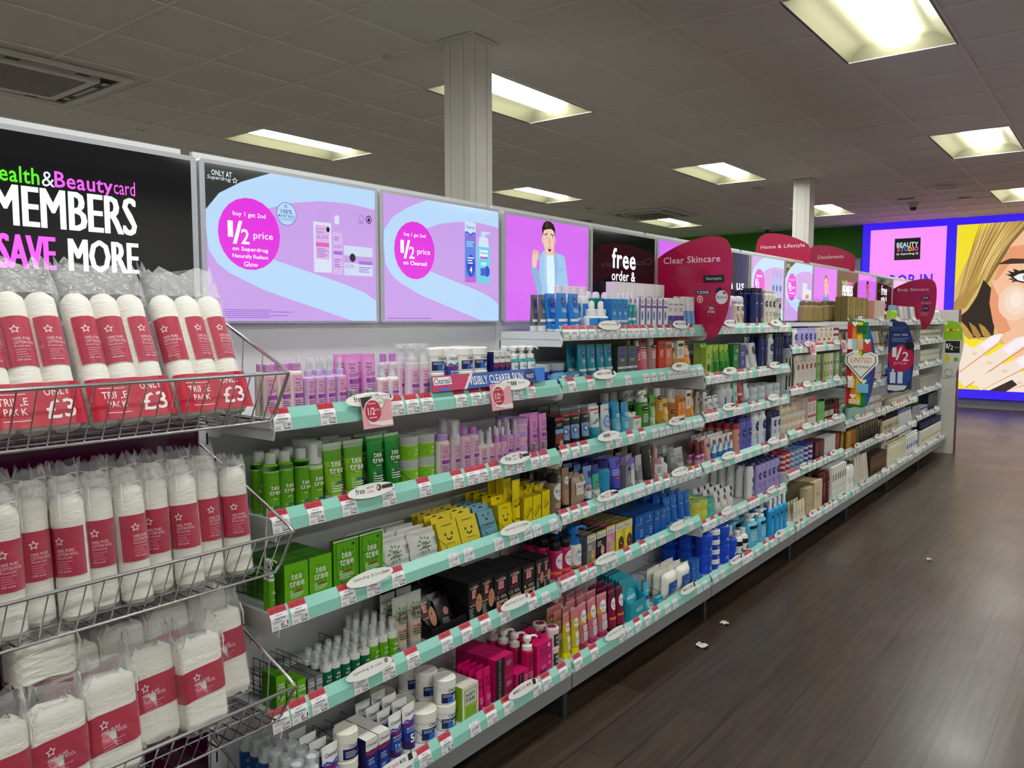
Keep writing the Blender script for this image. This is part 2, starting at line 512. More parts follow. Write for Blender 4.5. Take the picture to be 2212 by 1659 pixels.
def disc(name, cx, cy, r, h, colr, lab, cat, ball=False):
    t = thing(name, lab, cat, (cx, cy, ZC - .001))
    obj('base', MB().lathe([(0, 0), (r, 0), (r, -h * .5), (r * .8, -h), (0, -h)], M(colr, .4)), t)
    if ball:
        obj('dome', MB().lathe([(r * .62, -h), (r * .6, -h - r * .3), (r * .4, -h - r * .6), (0, -h - r * .72)], M('#15161a', .1, spec=.8)), t)
disc('smoke_detector', -6.48, 3.38, .035, .012, '#b6b3aa', 'small round fitting on the ceiling just above the members sign', 'sensor')
disc('smoke_detector', -3.55, 3.37, .035, .012, '#b6b3aa', 'small round fitting on the ceiling left of the near column top', 'sensor')
disc('smoke_detector', -6.02, 9.5, .06, .02, '#b6b3aa', 'small round fitting on the ceiling before the distant cassette', 'sensor')
disc('smoke_detector', -3.55, 9.29, .06, .02, '#b6b3aa', 'small round fitting on the ceiling beside the far column', 'sensor')
disc('smoke_detector', -1.75, 11.66, .09, .02, '#a9a6a0', 'flat round ceiling fitting in the yellow glow by the blue wall', 'sensor')
disc('ceiling_speaker', -6.88, 10.67, .14, .05, '#8d8a84', 'shallow round ceiling fitting just above the man poster', 'speaker')
disc('dome_camera', -2.36, 11.73, .07, .06, '#c9c7c4', 'dome camera hanging from the pink lit ceiling by the blue wall', 'camera', True)
disc('dome_camera', -4.84, 13.12, .07, .06, '#c9c7c4', 'dome camera on the ceiling close to the far column', 'camera', True)
disc('dome_camera', -6.76, 13.6, .07, .06, '#c9c7c4', 'dome camera on the ceiling above the skincare sign and green wall', 'camera', True)
t = thing('emergency_light', 'small white box fitting on the ceiling near the pink glow', 'light fitting', (-1.77, 10.5, ZC - .001))
obj('housing', MB().rbox(-.11, .11, -.04, .04, -.05, 0, M('#cfcdca', .4)), t)
t = thing('vent_plate', 'narrow dark slot plate on the ceiling beside the dome camera', 'vent', (-2.36, 11.28, ZC - .001))
obj('plate', MB().rbox(-.1, .1, -.04, .04, -.02, 0, M('#a9a6a3', .4)), t)

# ================================================================ shelving run
YB = [-0.085, 1.045, 2.175, 3.305, 4.437, 5.566, 6.688, 7.866, 9.0]      # bay boundaries along the aisle
XBACK, XLIP, XBASE = -1.752, -1.48, -1.428
BAYN = ['basket bay', 'nearest bay', 'second bay', 'third bay', 'fourth bay', 'fifth bay', 'sixth bay', 'end bay']
LIP = {'A': [None, 1.105, .876, .655, .418, .163], 'B': [1.282, 1.107, .880, .660, .428, .163], 'C': [1.286, 1.063, .892, .659, .392, .163],
       'D': [1.305, 1.162, .927, .678, .445, .163], 'E': [1.31, 1.087, .85, .622, .42, .163], 'F': [1.31, 1.09, .86, .625, .407, .163], 'G': [1.31, 1.128, .907, .669, .438, .163]}
UPN = {0: 'top shelf', 1: 'fifth shelf up', 2: 'fourth shelf up', 3: 'third shelf up', 4: 'second shelf up', 5: 'base shelf'}
PANEL = M('#d9dadd', .45); PURPLE = M('#3a0226', .12, spec=.6); KICK = M('#84868c', .45); DARK = M('#0b0a0a', .7)
for k in range(8):
    y0, y1 = YB[k], YB[k + 1]
    t = thing('shelving_bay', ('shelving bay with dark purple back panel behind the wire baskets' if k == 0 else 'white shelving bay frame with slotted uprights, %s of the run' % BAYN[k]), 'shelving', (0, y0, 0), group='shelving bays along the aisle')
    pm = PURPLE if k == 0 else PANEL
    obj('back_panel', MB().box(XBACK - .012, XBACK, .015, y1 - y0 - .015, .1, 1.345, pm), t, False)
    obj('rear_panel', MB().box(-1.80, -1.788, .015, y1 - y0 - .015, .1, 1.75, PANEL), t, False)
    u = MB().box(-1.79, -1.748, -.0145, .0145, 0, 1.70, STEEL)
    for s in range(22):
        z = .2 + s * .05
        u.box(-1.7485, -1.7477, .004, .0085, z, z + .028, DARK)
    obj('upright', u, t, False)
    g = MB().box(-1.785, -1.757, (y1 - y0) / 2 - .012, (y1 - y0) / 2 + .012, 1.34, 1.70, M('#cfe0d0', .5))  # pale green tint paints in the light seen between the boxes
    obj('sign_post', g, t, False)
    if k:
        obj('kick_panel', MB().box(-1.45, XBASE - .004, .004, y1 - y0 - .004, .108, .159, KICK), t, False)
        obj('plinth', MB().box(-1.74, -1.60, 0.016, y1 - y0 - .016, 0, .107, DARK), t, False)
        obj('foot', MB().box(-1.62, -1.46, -.012, .012, 0.0, .11, M('#2c2d30', .5)), t, False)
    if k == 7:
        obj('upright', MB().box(-1.79, -1.748, y1 - y0 - .0145, y1 - y0 + .0145, 0, 1.70, STEEL), t, False)

TEAL = M('#8fd0c3', .28, spec=.5)
def lipmap(u, v, off):
    if v < .026:
        return (-.004 * v / .026 + off, u, v)
    q = (v - .026) / .0264
    return (-.004 - .014 * q + off * .86, u, .026 + .022 * q + off * .5)

def script_logo(u, v, w, h, colr):
    return [('tf', 'Superdrug', u - w * .08, v, w * .8, h, colr, 0, .25), ('s', u + w * .44, v, h * .5, colr)]
TAGM = {}
def tag_mesh(kind, price, w, near):
    key = (kind, price, round(w, 3), near)
    if key in TAGM: return TAGM[key]
    K, R, G = '#202020', '#c6374d', '#9a9aa6'
    W = '#efeff4'
    a = []
    if kind in 'hs':
        h = .053
        a += [('r', -.5, 0, .5, 1, W), ('r', -.5, .70, .5, 1, R)]
        if near == 2:
            if kind == 'h':
                a += [('tf', '1/2', -.02, .84, .2, .17, K, 1, .2), ('tf', 'Price', .28, .84, .3, .13, '#5a1420', 0, .2), ('l', -.42, .74, -.18, .9, 2, '#7a1e2c'),
                      ('tf', 'ONLY AT', .0, .60, .4, .075, '#555560', 0), ('tf', 'Superdrug', .0, .47, .6, .11, '#4a4a55', 0, .25), ('l', -.42, .3, .2, .4, 2, '#6a6a75')]
            else:
                a += [('tf', 'save', -.12, .84, .36, .13, '#3a0b14', 1), ('tf', '1/3', .22, .84, .2, .17, '#3a0b14', 1), ('l', -.42, .36, .3, .56, 2, G)]
            a += [('tf', price, .22, .22, .42, .17, K, 0), ('l', -.44, .05, -.05, .2, 3, G), ('r', .02, .06, .42, .1, '#333338')]
        else:
            a += [('tf', 'save', .0, .85, .6, .13, '#5a1420', 0), ('l', -.4, .3, .3, .6, 3, G), ('tf', price, .2, .17, .44, .15, K, 0)]
    else:
        h = .036
        a += [('r', -.5, 0, .5, 1, W), ('r', .24, .5, .5, 1, '#d5cfe6'), ('l', -.4, .72, .2, .95, 2, G), ('tf', price, -.04, .5, .66, .26, K, 0), ('l', -.3, .05, .4, .25, 3, '#77777f')]
    TAGM[key] = art(a, w, h, lipmap, lift=.0012, vstep=.026).mesh('price_tag', False)
    return TAGM[key]

TALK = {}
def talker_mesh(kind):
    if kind in TALK: return TALK[kind]
    K, P = '#222222', '#d3187a'
    a = [('e', 0, .01, .46, .105, '#eef0ee')]
    if kind == 'free': a += [('tf', 'free', -.22, .03, .17, .09, K, 1), ('tf', 'order &', -.03, .06, .14, .04, K, 0), ('tf', 'collect', -.03, .0, .14, .04, P, 0), ('e', .14, .03, .05, .05, K), ('e', .125, .035, .03, .035, '#e8a0a8'), ('r', .2, .0, .42, .055, K)]
    elif kind == 'doctor': a += [('tf', 'Superdrug', -.17, .03, .3, .055, K, 0, .25), ('s', .04, .03, .03, K), ('tf', 'Online', .15, .03, .14, .045, '#888888', 0), ('tf', 'Doctor', .31, .03, .15, .05, K, 1)]
    elif kind == 'mobile': a += [('tf', 'Superdrug', -.17, .03, .3, .055, K, 0, .25), ('s', .04, .03, .03, K), ('tf', 'mobile', .17, .03, .15, .045, '#888888', 0), ('s', .33, .04, .05, K), ('s', .33, .04, .03, P)]
    elif kind == 'members': a += [('tf', 'MEMBERS', -.2, .03, .22, .055, K, 1), ('tf', 'SAVE', .0, .03, .13, .055, P, 1), ('tf', 'MORE', .16, .03, .13, .055, K, 1), ('r', .27, -.02, .36, .08, K)]
    else:
        for i in range(5): a.append(('e', -.2 + i * .055, .03, .02, .045, K))
        a.append(('tf', 'Beauty', .2, .03, .2, .04, '#777777', 0))
    def mp(u, v, off): return (.0025 - .30 * v + off, u, v * .95)
    TALK[kind] = art(a, .17, .17, mp, lift=.0005).mesh('shelf_talker', False)
    return TALK[kind]

DIVM = {}
def divider_mesh(depth):
    if depth in DIVM: return DIVM[depth]
    d = MB(); r = .0009
    xb, xf, h = -depth + .01, -.075, .046
    d.tube([(xb, 0, .004), (xb, 0, h), (xf, 0, h), (-.045, .004, h * .8), (-.03, .014, h * .45), (-.026, .022, .004)], r, WIRE, 5)
    d.tube([(xb, 0, h * .5), (xf + .02, 0, h * .5)], r * .8, WIRE, 4)
    d.tube([(xb, 0, .004), (-.026, .022, .004)], r, WIRE, 4)
    x = xb + .028
    while x < xf + .01:
        d.tube([(x, 0, .004), (x, 0, h)], r * .8, WIRE, 4); x += .028
    DIVM[depth] = d.mesh('lane_divider'); return DIVM[depth]

def bracket(sgn):
    b = MB(); t = .0022
    pts = [(XBACK + .006, -.035), (XBACK + .05, -.035), (XBACK + .07, -.022), (-1.488, -.022), (-1.482, .0), (-1.492, .021), (XBACK + .006, .021)]
    b.prism(pts, 'y', -t, t, STEEL)
    for x in (-1.72, -1.51): b.prism([(x + .003 * cos(a * pi / 3), .008 + .003 * sin(a * pi / 3)) for a in range(6)], 'y', -t - .0004, t + .0004, DARK)
    return b
_br = bracket(1).mesh('bracket', False)
SHELF = {}
TEAL_SHEEN = M('#a3c4c4', .25, spec=.6)  # paler teal: reflections on the distant strips put into the colour
def make_shelf(k, s, zl, tags, talkers, divs, near):
    y0, y1 = YB[k] + .006, YB[k + 1] - .006
    L = y1 - y0; base = s == 5; xl = XBASE if base else XLIP
    lab = 'white steel %s with teal ticket strip, in the %s of the run' % (UPN[s] if base or s == 0 else UPN[s].replace(' shelf up', '') + ' shelf up', BAYN[k])
    t = thing('base_shelf' if base else 'shelf', lab, 'shelf', (0, y0, zl), group='shelves of the run')
    b = MB().box(-1.7465, xl - .012, 0, L, .003, .028, STEEL)
    b.box(xl - .012, xl - .001, 0, L, -.002, .006, M('#e9ebec', .35))
    obj('shelf_board', b, t, False)
    st = MB()
    rows = [[lipmap(u, v, 0) for u in (.002, L - .002)] for v in (0.0, .026, .0524)]
    back = [[(p[0] - .0016, p[1], p[2]) for p in r] for r in reversed(rows)]
    allr = rows + back
    ring = [[r[0] for r in allr], [r[1] for r in allr]]
    st.loft(ring, TEAL_SHEEN if k >= 5 else TEAL, True, True)
    o = obj('ticket_strip', st, t, False); o.location = (xl, 0, 0)
    if not base:
        for yy in (.004, L - .004):
            q = obj('bracket', _br, t, False); q.location = (0, yy, 0)
    for i, (kd, yy, w, price) in enumerate(tags):
        q = obj('price_tag', tag_mesh(kd, price, w, near), t, False); q.location = (xl, yy - y0, 0)
    for yy, kd in talkers:
        q = obj('shelf_talker', talker_mesh(kd), t, False); q.location = (xl - .005, yy - y0, .047)
    for yy in divs:
        q = obj('lane_divider', divider_mesh(.30 if base else .25), t, False); q.location = (xl - .01, yy - y0, .026)
    SHELF[(k, s)] = t

t = thing('rear_ledge', 'narrow white rear ledge holding bronze cans in the fourth bay', 'shelf', (0, YB[4], 1.305))
obj('ledge_board', MB().box(-1.7465, -1.585, .02, 1.10, .006, .028, STEEL), t, False)
# ================================================================ goods: shape builders (local frame: +x faces the aisle, y along the shelf, z up)
def pm(c):
    if not isinstance(c, str): return c
    return {'clear': CLEAR, 'frost': FROST, 'film': FILM2}.get(c) or M(c, .34)

def cap_parts(kind, cr, ch, z, colr, k=1.0, turn=1):
    """closures sitting at height z; returns [(part name, builder, sub-parts)]."""
    c = pm(colr); out = []
    if kind in ('cyl', 'flip', 'dome'):
        m = MB(); e = min(.002, cr * .15)
        if kind == 'dome': m.lathe([(cr, z), (cr, z + ch * .5), (cr * .86, z + ch * .82), (cr * .5, z + ch * .97), (0, z + ch)], c, 20, k)
        else: m.lathe([(cr, z), (cr, z + ch - e), (cr - e, z + ch), (0, z + ch)], c, 20, k)
        if kind == 'flip': m.lathe([(cr * 1.01, z + ch * .52), (cr * 1.01, z + ch * .56)], M('#8a6a90' if isinstance(colr, str) and colr.startswith('#c') else '#9a9a9a'), 20, k)
        out.append(('cap', m, []))
    elif kind == 'pump':
        m = MB(); m.lathe([(cr, z), (cr, z + ch * .3), (cr * .8, z + ch * .34), (cr * .42, z + ch * .36), (cr * .42, z + ch * .62), (cr * .8, z + ch * .64), (cr * .85, z + ch * .9), (cr * .6, z + ch), (0, z + ch)], c, 18)
        zz = z + ch * .88
        m.tube([(0, 0, zz), (cr * .4, turn * cr * 1.2, zz + ch * .02), (cr * .55, turn * cr * 1.9, zz - ch * .05), (cr * .6, turn * cr * 2.25, zz - ch * .16)], cr * .24, c, 8)
        out.append(('pump', m, []))
    elif kind == 'spray':
        m = MB().lathe([(cr, z), (cr, z + ch * .3), (cr * .93, z + ch * .33), (0, z + ch * .33)], c, 20)
        n = MB().lathe([(cr * .34, z + ch * .33), (cr * .34, z + ch * .62), (cr * .46, z + ch * .63), (cr * .46, z + ch * .82), (0, z + ch * .84)], pm('#f0f0f2'), 12)
        d = MB().lathe([(cr * .8, z + ch * .33), (cr * .66, z + ch * .55), (cr * .6, z + ch * .97), (cr * .5, z + ch), (0, z + ch)], CLEAR, 18)
        out += [('collar', m, [('nozzle', n)]), ('overcap', d, [])]
    elif kind == 'foam':
        n = MB().lathe([(cr * .9, z), (cr * .9, z + ch * .22), (cr * .5, z + ch * .26), (cr * .42, z + ch * .7), (cr * .62, z + ch * .72), (cr * .62, z + ch * .86), (0, z + ch * .88)], pm(colr), 16)
        d = MB().lathe([(cr, z + .001), (cr, z + ch * .94), (cr * .92, z + ch), (0, z + ch)], CLEAR, 20)
        out += [('foam_pump', n, []), ('dome_cap', d, [])]
    elif kind == 'drop':
        m = MB().lathe([(cr, z), (cr, z + ch * .42), (cr * .8, z + ch * .45), (0, z + ch * .45)], c, 16)
        b = MB().lathe([(cr * .5, z + ch * .45), (cr * .58, z + ch * .6), (cr * .52, z + ch * .86), (cr * .3, z + ch * .97), (0, z + ch)], pm('#f4f2f2'), 14)
        out.append(('dropper_collar', m, [('bulb', b)]))
    elif kind == 'disc':
        m = MB().lathe([(cr, z), (cr, z + ch * .7), (cr * .5, z + ch * .75), (cr * .5, z + ch), (0, z + ch)], c, 16)
        out.append(('cap', m, []))
    return out

def b_bottle(w, h, p):
    k = p.get('k', 1.0); r = w * .48; ch = p.get('ch', .2) * h; bh = h - ch; cr = r * p.get('cr', .62); c = pm(p['c']); sh = min(p.get('sh', .28) * r * 1.6, bh * .4)
    pr = [(0, 0), (r * .93, 0), (r, .003)]
    zc = .003
    for z0, z1, bc in p.get('bands', []):
        pr += [(r, max(zc, z0 * h), pm(bc)), (r, z1 * h, c)]; zc = z1 * h
    pr += [(r, bh - sh)]
    for t in (.25, .5, .75, 1.0):
        pr.append((r - (r - cr * .92) * (1 - cos(t * pi / 2)), bh - sh + sh * sin(t * pi / 2)))
    body = MB().lathe(pr, c, 24, k)
    out = [('body', body, [])]
    if p.get('art'):
        def mp(u, v, off):
            a = u / r; return ((r + off) * cos(a) * k, (r + off) * sin(a), v)
        out.append(('label', art(p['art'], w, h, mp, w * .09), []))
    out += cap_parts(p.get('cap', 'cyl'), cr, ch, bh, p.get('cc', '#f0f0f0'), k if p.get('cap', 'cyl') in ('cyl', 'flip', 'dome') else 1, p.get('turn', 1))
    return out, w * k

def b_tube(w, h, p):
    ch = p.get('ch', .15) * h; r = w * .34; wt = w * .48; c = pm(p['c'])
    cap = MB().lathe([(r * .96, 0), (r, .002), (r, ch - .001), (r * .97, ch)], pm(p.get('cc', '#f0f0f0')), 20)
    n = 22
    def ab(z):
        t = max(0, min(1, (z - ch) / (h - ch)))
        return r + (wt - r) * t ** .8, max(.0012, r * (1 - t) ** .75)
    def ring(z):
        a, b = ab(z); return [(b * cos(2 * pi * j / n), a * sin(2 * pi * j / n), z) for j in range(n)]
    bounds = [(ch, c)]
    for z0, bc in p.get('bands', []): bounds.append((z0 * h, pm(bc)))
    bounds.append((h * .95, pm(p.get('crimp', p.get('bands', [(0, p['c'])])[-1][1])))); bounds.append((h, None))
    body = MB()
    for (z0, m), (z1, _) in zip(bounds, bounds[1:]):
        q = max(1, int((z1 - z0) / h * 10)); body.loft([ring(z0 + (z1 - z0) * i / q) for i in range(q + 1)], m, False, _ is None)
    out = [('body', body, []), ('cap', cap, [])]
    if p.get('art'):
        def mp(u, v, off):
            a, b = ab(v); s = max(-.98, min(.98, u / a)); return (b * sqrt(1 - s * s) + off * 2.2, s * a, v)
        out.append(('label', art(p['art'], w, h, mp, w * .08, lift=.0007, vstep=h * .12), []))
    return out, 2 * r * 1.05

def b_jar(w, h, p):
    r = w * .485; lh = p.get('lh', .3) * h; lr = r * p.get('lr', 1.0); br = r * p.get('br', .96); c = pm(p['c']); l = pm(p.get('lc', '#f2f2f0')); e = min(.003, lh * .2)
    body = MB().lathe([(0, 0), (br * .94, 0), (br, .003), (br, h - lh)], c, 26)
    lid = MB().lathe([(lr, h - lh), (lr, h - e), (lr - e, h), (lr - e * 2.2, h), (lr - e * 2.8, h - e * .25), (0, h - e * .25)], l, 26)
    out = [('body', body, []), ('lid', lid, [])]
    if p.get('art'):
        def mp(u, v, off):
            a = u / br; return ((br + off) * cos(a), (br + off) * sin(a), v)
        out.append(('label', art(p['art'], w, h, mp, w * .08), []))
    if p.get('top'):
        out[1][2].append(('lid_print', art(p['top'], w, w, lambda u, v, off: (-v, u, h - e * .25 + off))))
    return out, w

def b_carton(w, h, p):
    d = p.get('d', .5) * w if p.get('d', .5) < 3 else p['d']; d = max(.014, min(d, .09)); g = .0008
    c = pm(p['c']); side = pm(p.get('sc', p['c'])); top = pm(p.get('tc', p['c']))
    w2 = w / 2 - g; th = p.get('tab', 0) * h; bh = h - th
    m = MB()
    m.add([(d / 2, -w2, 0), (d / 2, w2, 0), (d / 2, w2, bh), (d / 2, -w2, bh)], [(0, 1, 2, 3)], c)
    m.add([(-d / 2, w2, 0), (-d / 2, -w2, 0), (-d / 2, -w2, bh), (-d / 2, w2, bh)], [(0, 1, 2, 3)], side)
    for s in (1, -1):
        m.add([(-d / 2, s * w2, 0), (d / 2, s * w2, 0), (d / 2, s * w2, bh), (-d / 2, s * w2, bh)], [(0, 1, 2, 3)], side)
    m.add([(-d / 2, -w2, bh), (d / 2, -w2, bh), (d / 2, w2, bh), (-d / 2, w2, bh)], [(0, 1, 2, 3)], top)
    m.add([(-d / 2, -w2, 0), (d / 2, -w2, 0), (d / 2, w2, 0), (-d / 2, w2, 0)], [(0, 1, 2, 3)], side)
    out = [('carton_body', m, [])]
    if th:
        t = MB().box(-d / 2, -d / 2 + .001, -w2, w2, bh, h, top)
        zz = bh + th * .55
        t.add([(-d / 2 + .0014, -w * .13, zz), (-d / 2 + .0014, w * .13, zz), (-d / 2 + .0014, w * .13, zz + th * .12), (-d / 2 + .0014, w * .045, zz + th * .14), (-d / 2 + .0014, 0, zz + th * .34), (-d / 2 + .0014, -w * .045, zz + th * .14), (-d / 2 + .0014, -w * .13, zz + th * .12)], [tuple(range(7))], DARK)
        out.append(('hang_tab', t, []))
    if p.get('art'):
        out.append(('front_print', art(p['art'], w, bh, lambda u, v, off: (d / 2 + off, u, v)), []))
    if p.get('sart'):
        out.append(('side_print', art(p['sart'], d, bh, lambda u, v, off: (u, -w2 - off, v)), []))
    return out, d

def b_pack(w, h, p):
    """soft pillow pack with crimped ends."""
    d = p.get('d', .38) * w; c = pm(p['c']); rr = random.Random(p.get('seed', 3)); nu, nv = 12, 10
    def pt(i, j, s, off=0):
        u, v = i / nu * 2 - 1, j / nv * 2 - 1
        f = max(0, (1 - abs(u) ** 4)) ** .5 * max(0, 1 - abs(v) ** 3.2) ** .6
        return (s * (d / 2 * f + off) + wr[i][j] * f * .6, u * w / 2 * (1 - .05 * (1 - abs(v))), (v + 1) / 2 * h * .86 + h * .07)
    wr = [[rr.uniform(-1, 1) * d * .07 for j in range(nv + 1)] for i in range(nu + 1)]
    m = MB()
    for s in (1, -1):
        m.add([pt(i, j, s) for i in range(nu + 1) for j in range(nv + 1)], [(i * (nv + 1) + j, (i + 1) * (nv + 1) + j, (i + 1) * (nv + 1) + j + 1, i * (nv + 1) + j + 1) for i in range(nu) for j in range(nv)], c)
    out = [('pack_body', m, [])]
    fn = MB()
    for z0, z1 in ((0, .072), (.928, 1.0)):
        q = []
        for i in range(nu + 1):
            y = (i / nu * 2 - 1) * w / 2 * .97; q.append((rr.uniform(-1, 1) * .004, y, z0 * h)); q.append((rr.uniform(-1, 1) * .004, y, z1 * h))
        fn.add(q, [(2 * i, 2 * i + 2, 2 * i + 3, 2 * i + 1) for i in range(nu)], c)
    out.append(('crimped_ends', fn, []))
    if p.get('art'):
        def mp(u, v, off):
            a = max(-.99, min(.99, u / (w / 2))); b = max(-.99, min(.99, (v / h - .07) / .86 * 2 - 1))
            f = (1 - abs(a) ** 4) ** .5 * (1 - abs(b) ** 3.2) ** .6
            return (d / 2 * f + .0045 * f + off, u, v)
        out.append(('label', art(p['art'], w, h, mp, w * .1, vstep=h * .1), []))
    return out, d * .8

def b_tray(w, h, p):
    """card display tray: tall back, sloping sides, low front, filled with sachets."""
    c = pm(p['c']); ic = pm(p.get('ic', '#e9e7e2')); d = p.get('d', .15); h = h * p.get('hs', 1); lo = p.get('lo', .35) * h; t = .0015
    m = MB()
    m.box(-d / 2, -d / 2 + t, -w / 2, w / 2, 0, h, c)
    m.box(d / 2 - t, d / 2, -w / 2, w / 2, 0, lo, c)
    for s in (-1, 1):
        y = s * w / 2
        m.prism([(-d / 2, 0), (d / 2, 0), (d / 2, lo), (-d / 2 + .02, h)], 'y', y - s * t, y, c)
        m.prism([(-d / 2 + t, t), (d / 2 - t, t), (d / 2 - t, lo * .98), (-d / 2 + .02, h * .98)], 'y', y - s * t * 1.8, y - s * t * 1.02, ic)
    m.box(-d / 2, d / 2, -w / 2, w / 2, 0, t, ic)
    out = [('tray', m, [])]
    if p.get('art'): out.append(('front_print', art(p['art'], w, lo, lambda u, v, off: (d / 2 + off, u, v)), []))
    if p.get('sart'): out.append(('side_print', art(p['sart'], d, h, lambda u, v, off: (u, -w / 2 - off, v)), []))
    return out, d

BUILD = {'bottle': b_bottle, 'tube': b_tube, 'jar': b_jar, 'carton': b_carton, 'pack': b_pack, 'tray': b_tray}

# ---------------------------------------------------------------- printed designs
def TT(tc, leaf, y=.6, s=.36, pill='#b02a3a', low=True):
    a = [('leaf', 0, y - .02, .40, leaf), ('t', 'tea', -.01, y, s, tc, 1.6, s * .36), ('t', 'tree', 0, y, s, tc, 1.6, -s * .36), ('l', -.18, y - .15, .2, y - .125, 1, tc)]
    if low: a += [('s', -.24, y - .27, .075, tc), ('r', -.1, y - .285, .2, y - .25, pill), ('l', -.3, y - .42, .32, y - .30, 3, tc)]
    return a
def GLOW(lab='#eeb2d3', y0=.1, y1=.78, dx=.0):
    P, V = '#5d4a78', '#9a4aa8'; s = y1 - y0
    return [('r', -.42 + dx, y0, .42 + dx, y1, lab), ('tf', 'Naturally', -.04 + dx, y0 + s * .88, .4, s * .075, P, 1), ('tf', 'Radiant', -.07 + dx, y0 + s * .79, .34, s * .07, P, 1),
            ('l', -.2 + dx, y0 + s * .69, .2 + dx, y0 + s * .73, 1, P), ('tf', 'GLOW', .0 + dx, y0 + s * .6, .56, s * .1, P, 0), ('r', -.3 + dx, y0 + s * .36, .42 + dx, y0 + s * .48, V), ('r', -.3 + dx, y0 + s * .36, -.15 + dx, y0 + s * .48, '#7a3f98'),
            ('l', -.28 + dx, y0 + s * .08, .3 + dx, y0 + s * .32, 4, P)]
def WAVE(z, c1, c2):
    return [('p', [(-.6, z - .12), (-.3, z - .02), (0, z - .07), (.3, z - .02), (.6, z - .1), (.6, z - .17), (.3, z - .08), (0, z - .13), (-.3, z - .08), (-.6, z - .18)], c1), ('p', [(-.6, z - .06), (-.3, z + .04), (0, z - .01), (.3, z + .04), (.6, z - .03), (.6, z - .08), (.3, z), (0, z - .05), (-.3, z), (-.6, z - .1)], c2)]
def CLRT(num='5', ttl=('MULTI-ACTION', 'EXFOLIATING SCRUB')):
    a = WAVE(.70, '#8a1f5a', '#2b56c4') + [('tf', 'Clearasil', 0, .84, .7, .075, '#20206a', 1)]
    a += [('tf', ttl[0], 0, .54, .6, .04, '#ffffff', 1), ('tf', ttl[1], 0, .48, .66, .035, '#cfe0ff', 1)]
    if num: a += [('tf', num, -.05, .33, .26, .17, '#ffffff', 2), ('l', .12, .28, .34, .4, 3, '#cfd8ff')]
    else: a += [('tf', '5 in 1', -.04, .36, .4, .07, '#ffffff', 1), ('l', -.25, .22, .28, .31, 4, '#9fc4ff')]
    return a
def CLRJ(n='5'):
    return [('r', -.46, .09, .5, .46, '#14205c'), ('r', -.2, .09, .2, .30, '#2a6cc8'), ('r', .35, .09, .5, .46, '#7a2f78'), ('tf', 'Clearasil', .1, .57, .56, .12, '#20206a', 1), ('tf', n, .12, .26, .16, .2, '#ffffff', 2), ('l', -.4, .32, .05, .43, 2, '#dfe8ff')]
def NIP(tc='#7a0038', y=.62, s=.36):
    return [('tf', 'NIP', -.04, y + .07, .46, .1, tc, 1), ('tf', '+', .26, y + .08, .1, .06, tc, 1), ('tf', 'FAB', 0, y - .07, .52, .1, tc, 1)]
def TZ(num=None, face=False, tt='Charcoal & Bamboo'):
    a = [('tf', 'T-ZONE', 0, .84, .66, .06, '#ffffff', 2), ('r', -.16, .89, .22, .91, '#d03a5a'), ('r', -.2, .58, .18, .79, '#e89aa0'), ('ring', -.01, .69, .11, .03, '#c4506a'), ('ring', -.01, .69, .05, .02, '#c4506a'),
         ('tf', tt.split('&')[0], -.02, .52, .6, .04, '#d0405a', 0), ('tf', 'Bamboo', -.02, .47, .5, .035, '#d0405a', 0)]
    if num: a += [('tf', num, -.3, .36, .16 if len(num) == 1 else .26, .1, '#f0f0f0', 0), ('l', -.06, .31, .4, .41, 2, '#e0e0e0'), ('r', -.36, .02, .46, .26, '#d9a78c'), ('e', .1, .14, .17, .06, '#201a1a'), ('e', -.14, .2, .06, .02, '#3a2a24'), ('e', .26, .2, .06, .02, '#3a2a24')]
    if face: a += [('e', .34, .42, .26, .5, '#c98f70'), ('e', .3, .5, .07, .035, '#1a1512'), ('p', [(.05, .55), (.5, .75), (.5, .95), (.12, .8)], '#1c1412'), ('l', -.42, .03, -.05, .36, 8, '#cfcfcf'), ('tf', 'Peel Off', -.2, .42, .4, .05, '#ffffff', 1)]
    return a
def BIO(bg=None, u=0, y=.62, r=.34, tc='#26305c'):
    return ([('r', -.7, .1, .7, .9, bg)] if bg else []) + [('e', u, y, r, r * 1.15, '#f4f2f4'), ('tf', 'Bior\u00e9', u, y + .02, r * 1.45, .075, tc, 0), ('l', u - .18, y - .1, u + .18, y - .05, 2, '#8a8a9a')]
def PORE(bg, skin, hair, band):
    return [('r', -.5, .76, .5, 1, '#e8e6e4'), ('r', -.5, .95, .5, 1, band), ('tf', 'Bior\u00e9', -.02, .85, .66, .09, '#40506a', 0), ('e', .16, .3, .30, .42, hair), ('e', .14, .33, .19, .3, skin), ('e', .14, .29, .09, .035, '#f4efe8'), ('e', .07, .37, .03, .02, '#2a2020'), ('e', .22, .37, .03, .02, '#2a2020'), ('p', [(-.2, 0), (.5, 0), (.5, .14), (.2, .2), (-.05, .14)], band if band != '#f0e020' else '#c23040'), ('l', -.42, .5, .1, .68, 3, '#f6f6f6')]
def LINES(tc, y=.55, logo=None, s=.5):
    a = [('l', -.3, y - .25, .3, y - .06, 4, tc)]
    if logo: a = [('tf', logo, 0, y + .04, s, .06, tc, 1)] + a
    return a
def OVAL(c='#14205c', y=.62, r=.3, tc='#ffffff', low='#d0a060', n=None):
    a = [('e', 0, y, r, r, c), ('l', -r * .6, y - .015, r * .6, y + .03, 1, tc), ('l', -.25, y - .34, .25, y - .2, 3, c)]
    if low: a += [('e', .08, y - .42, .2, .2, low)]
    return a
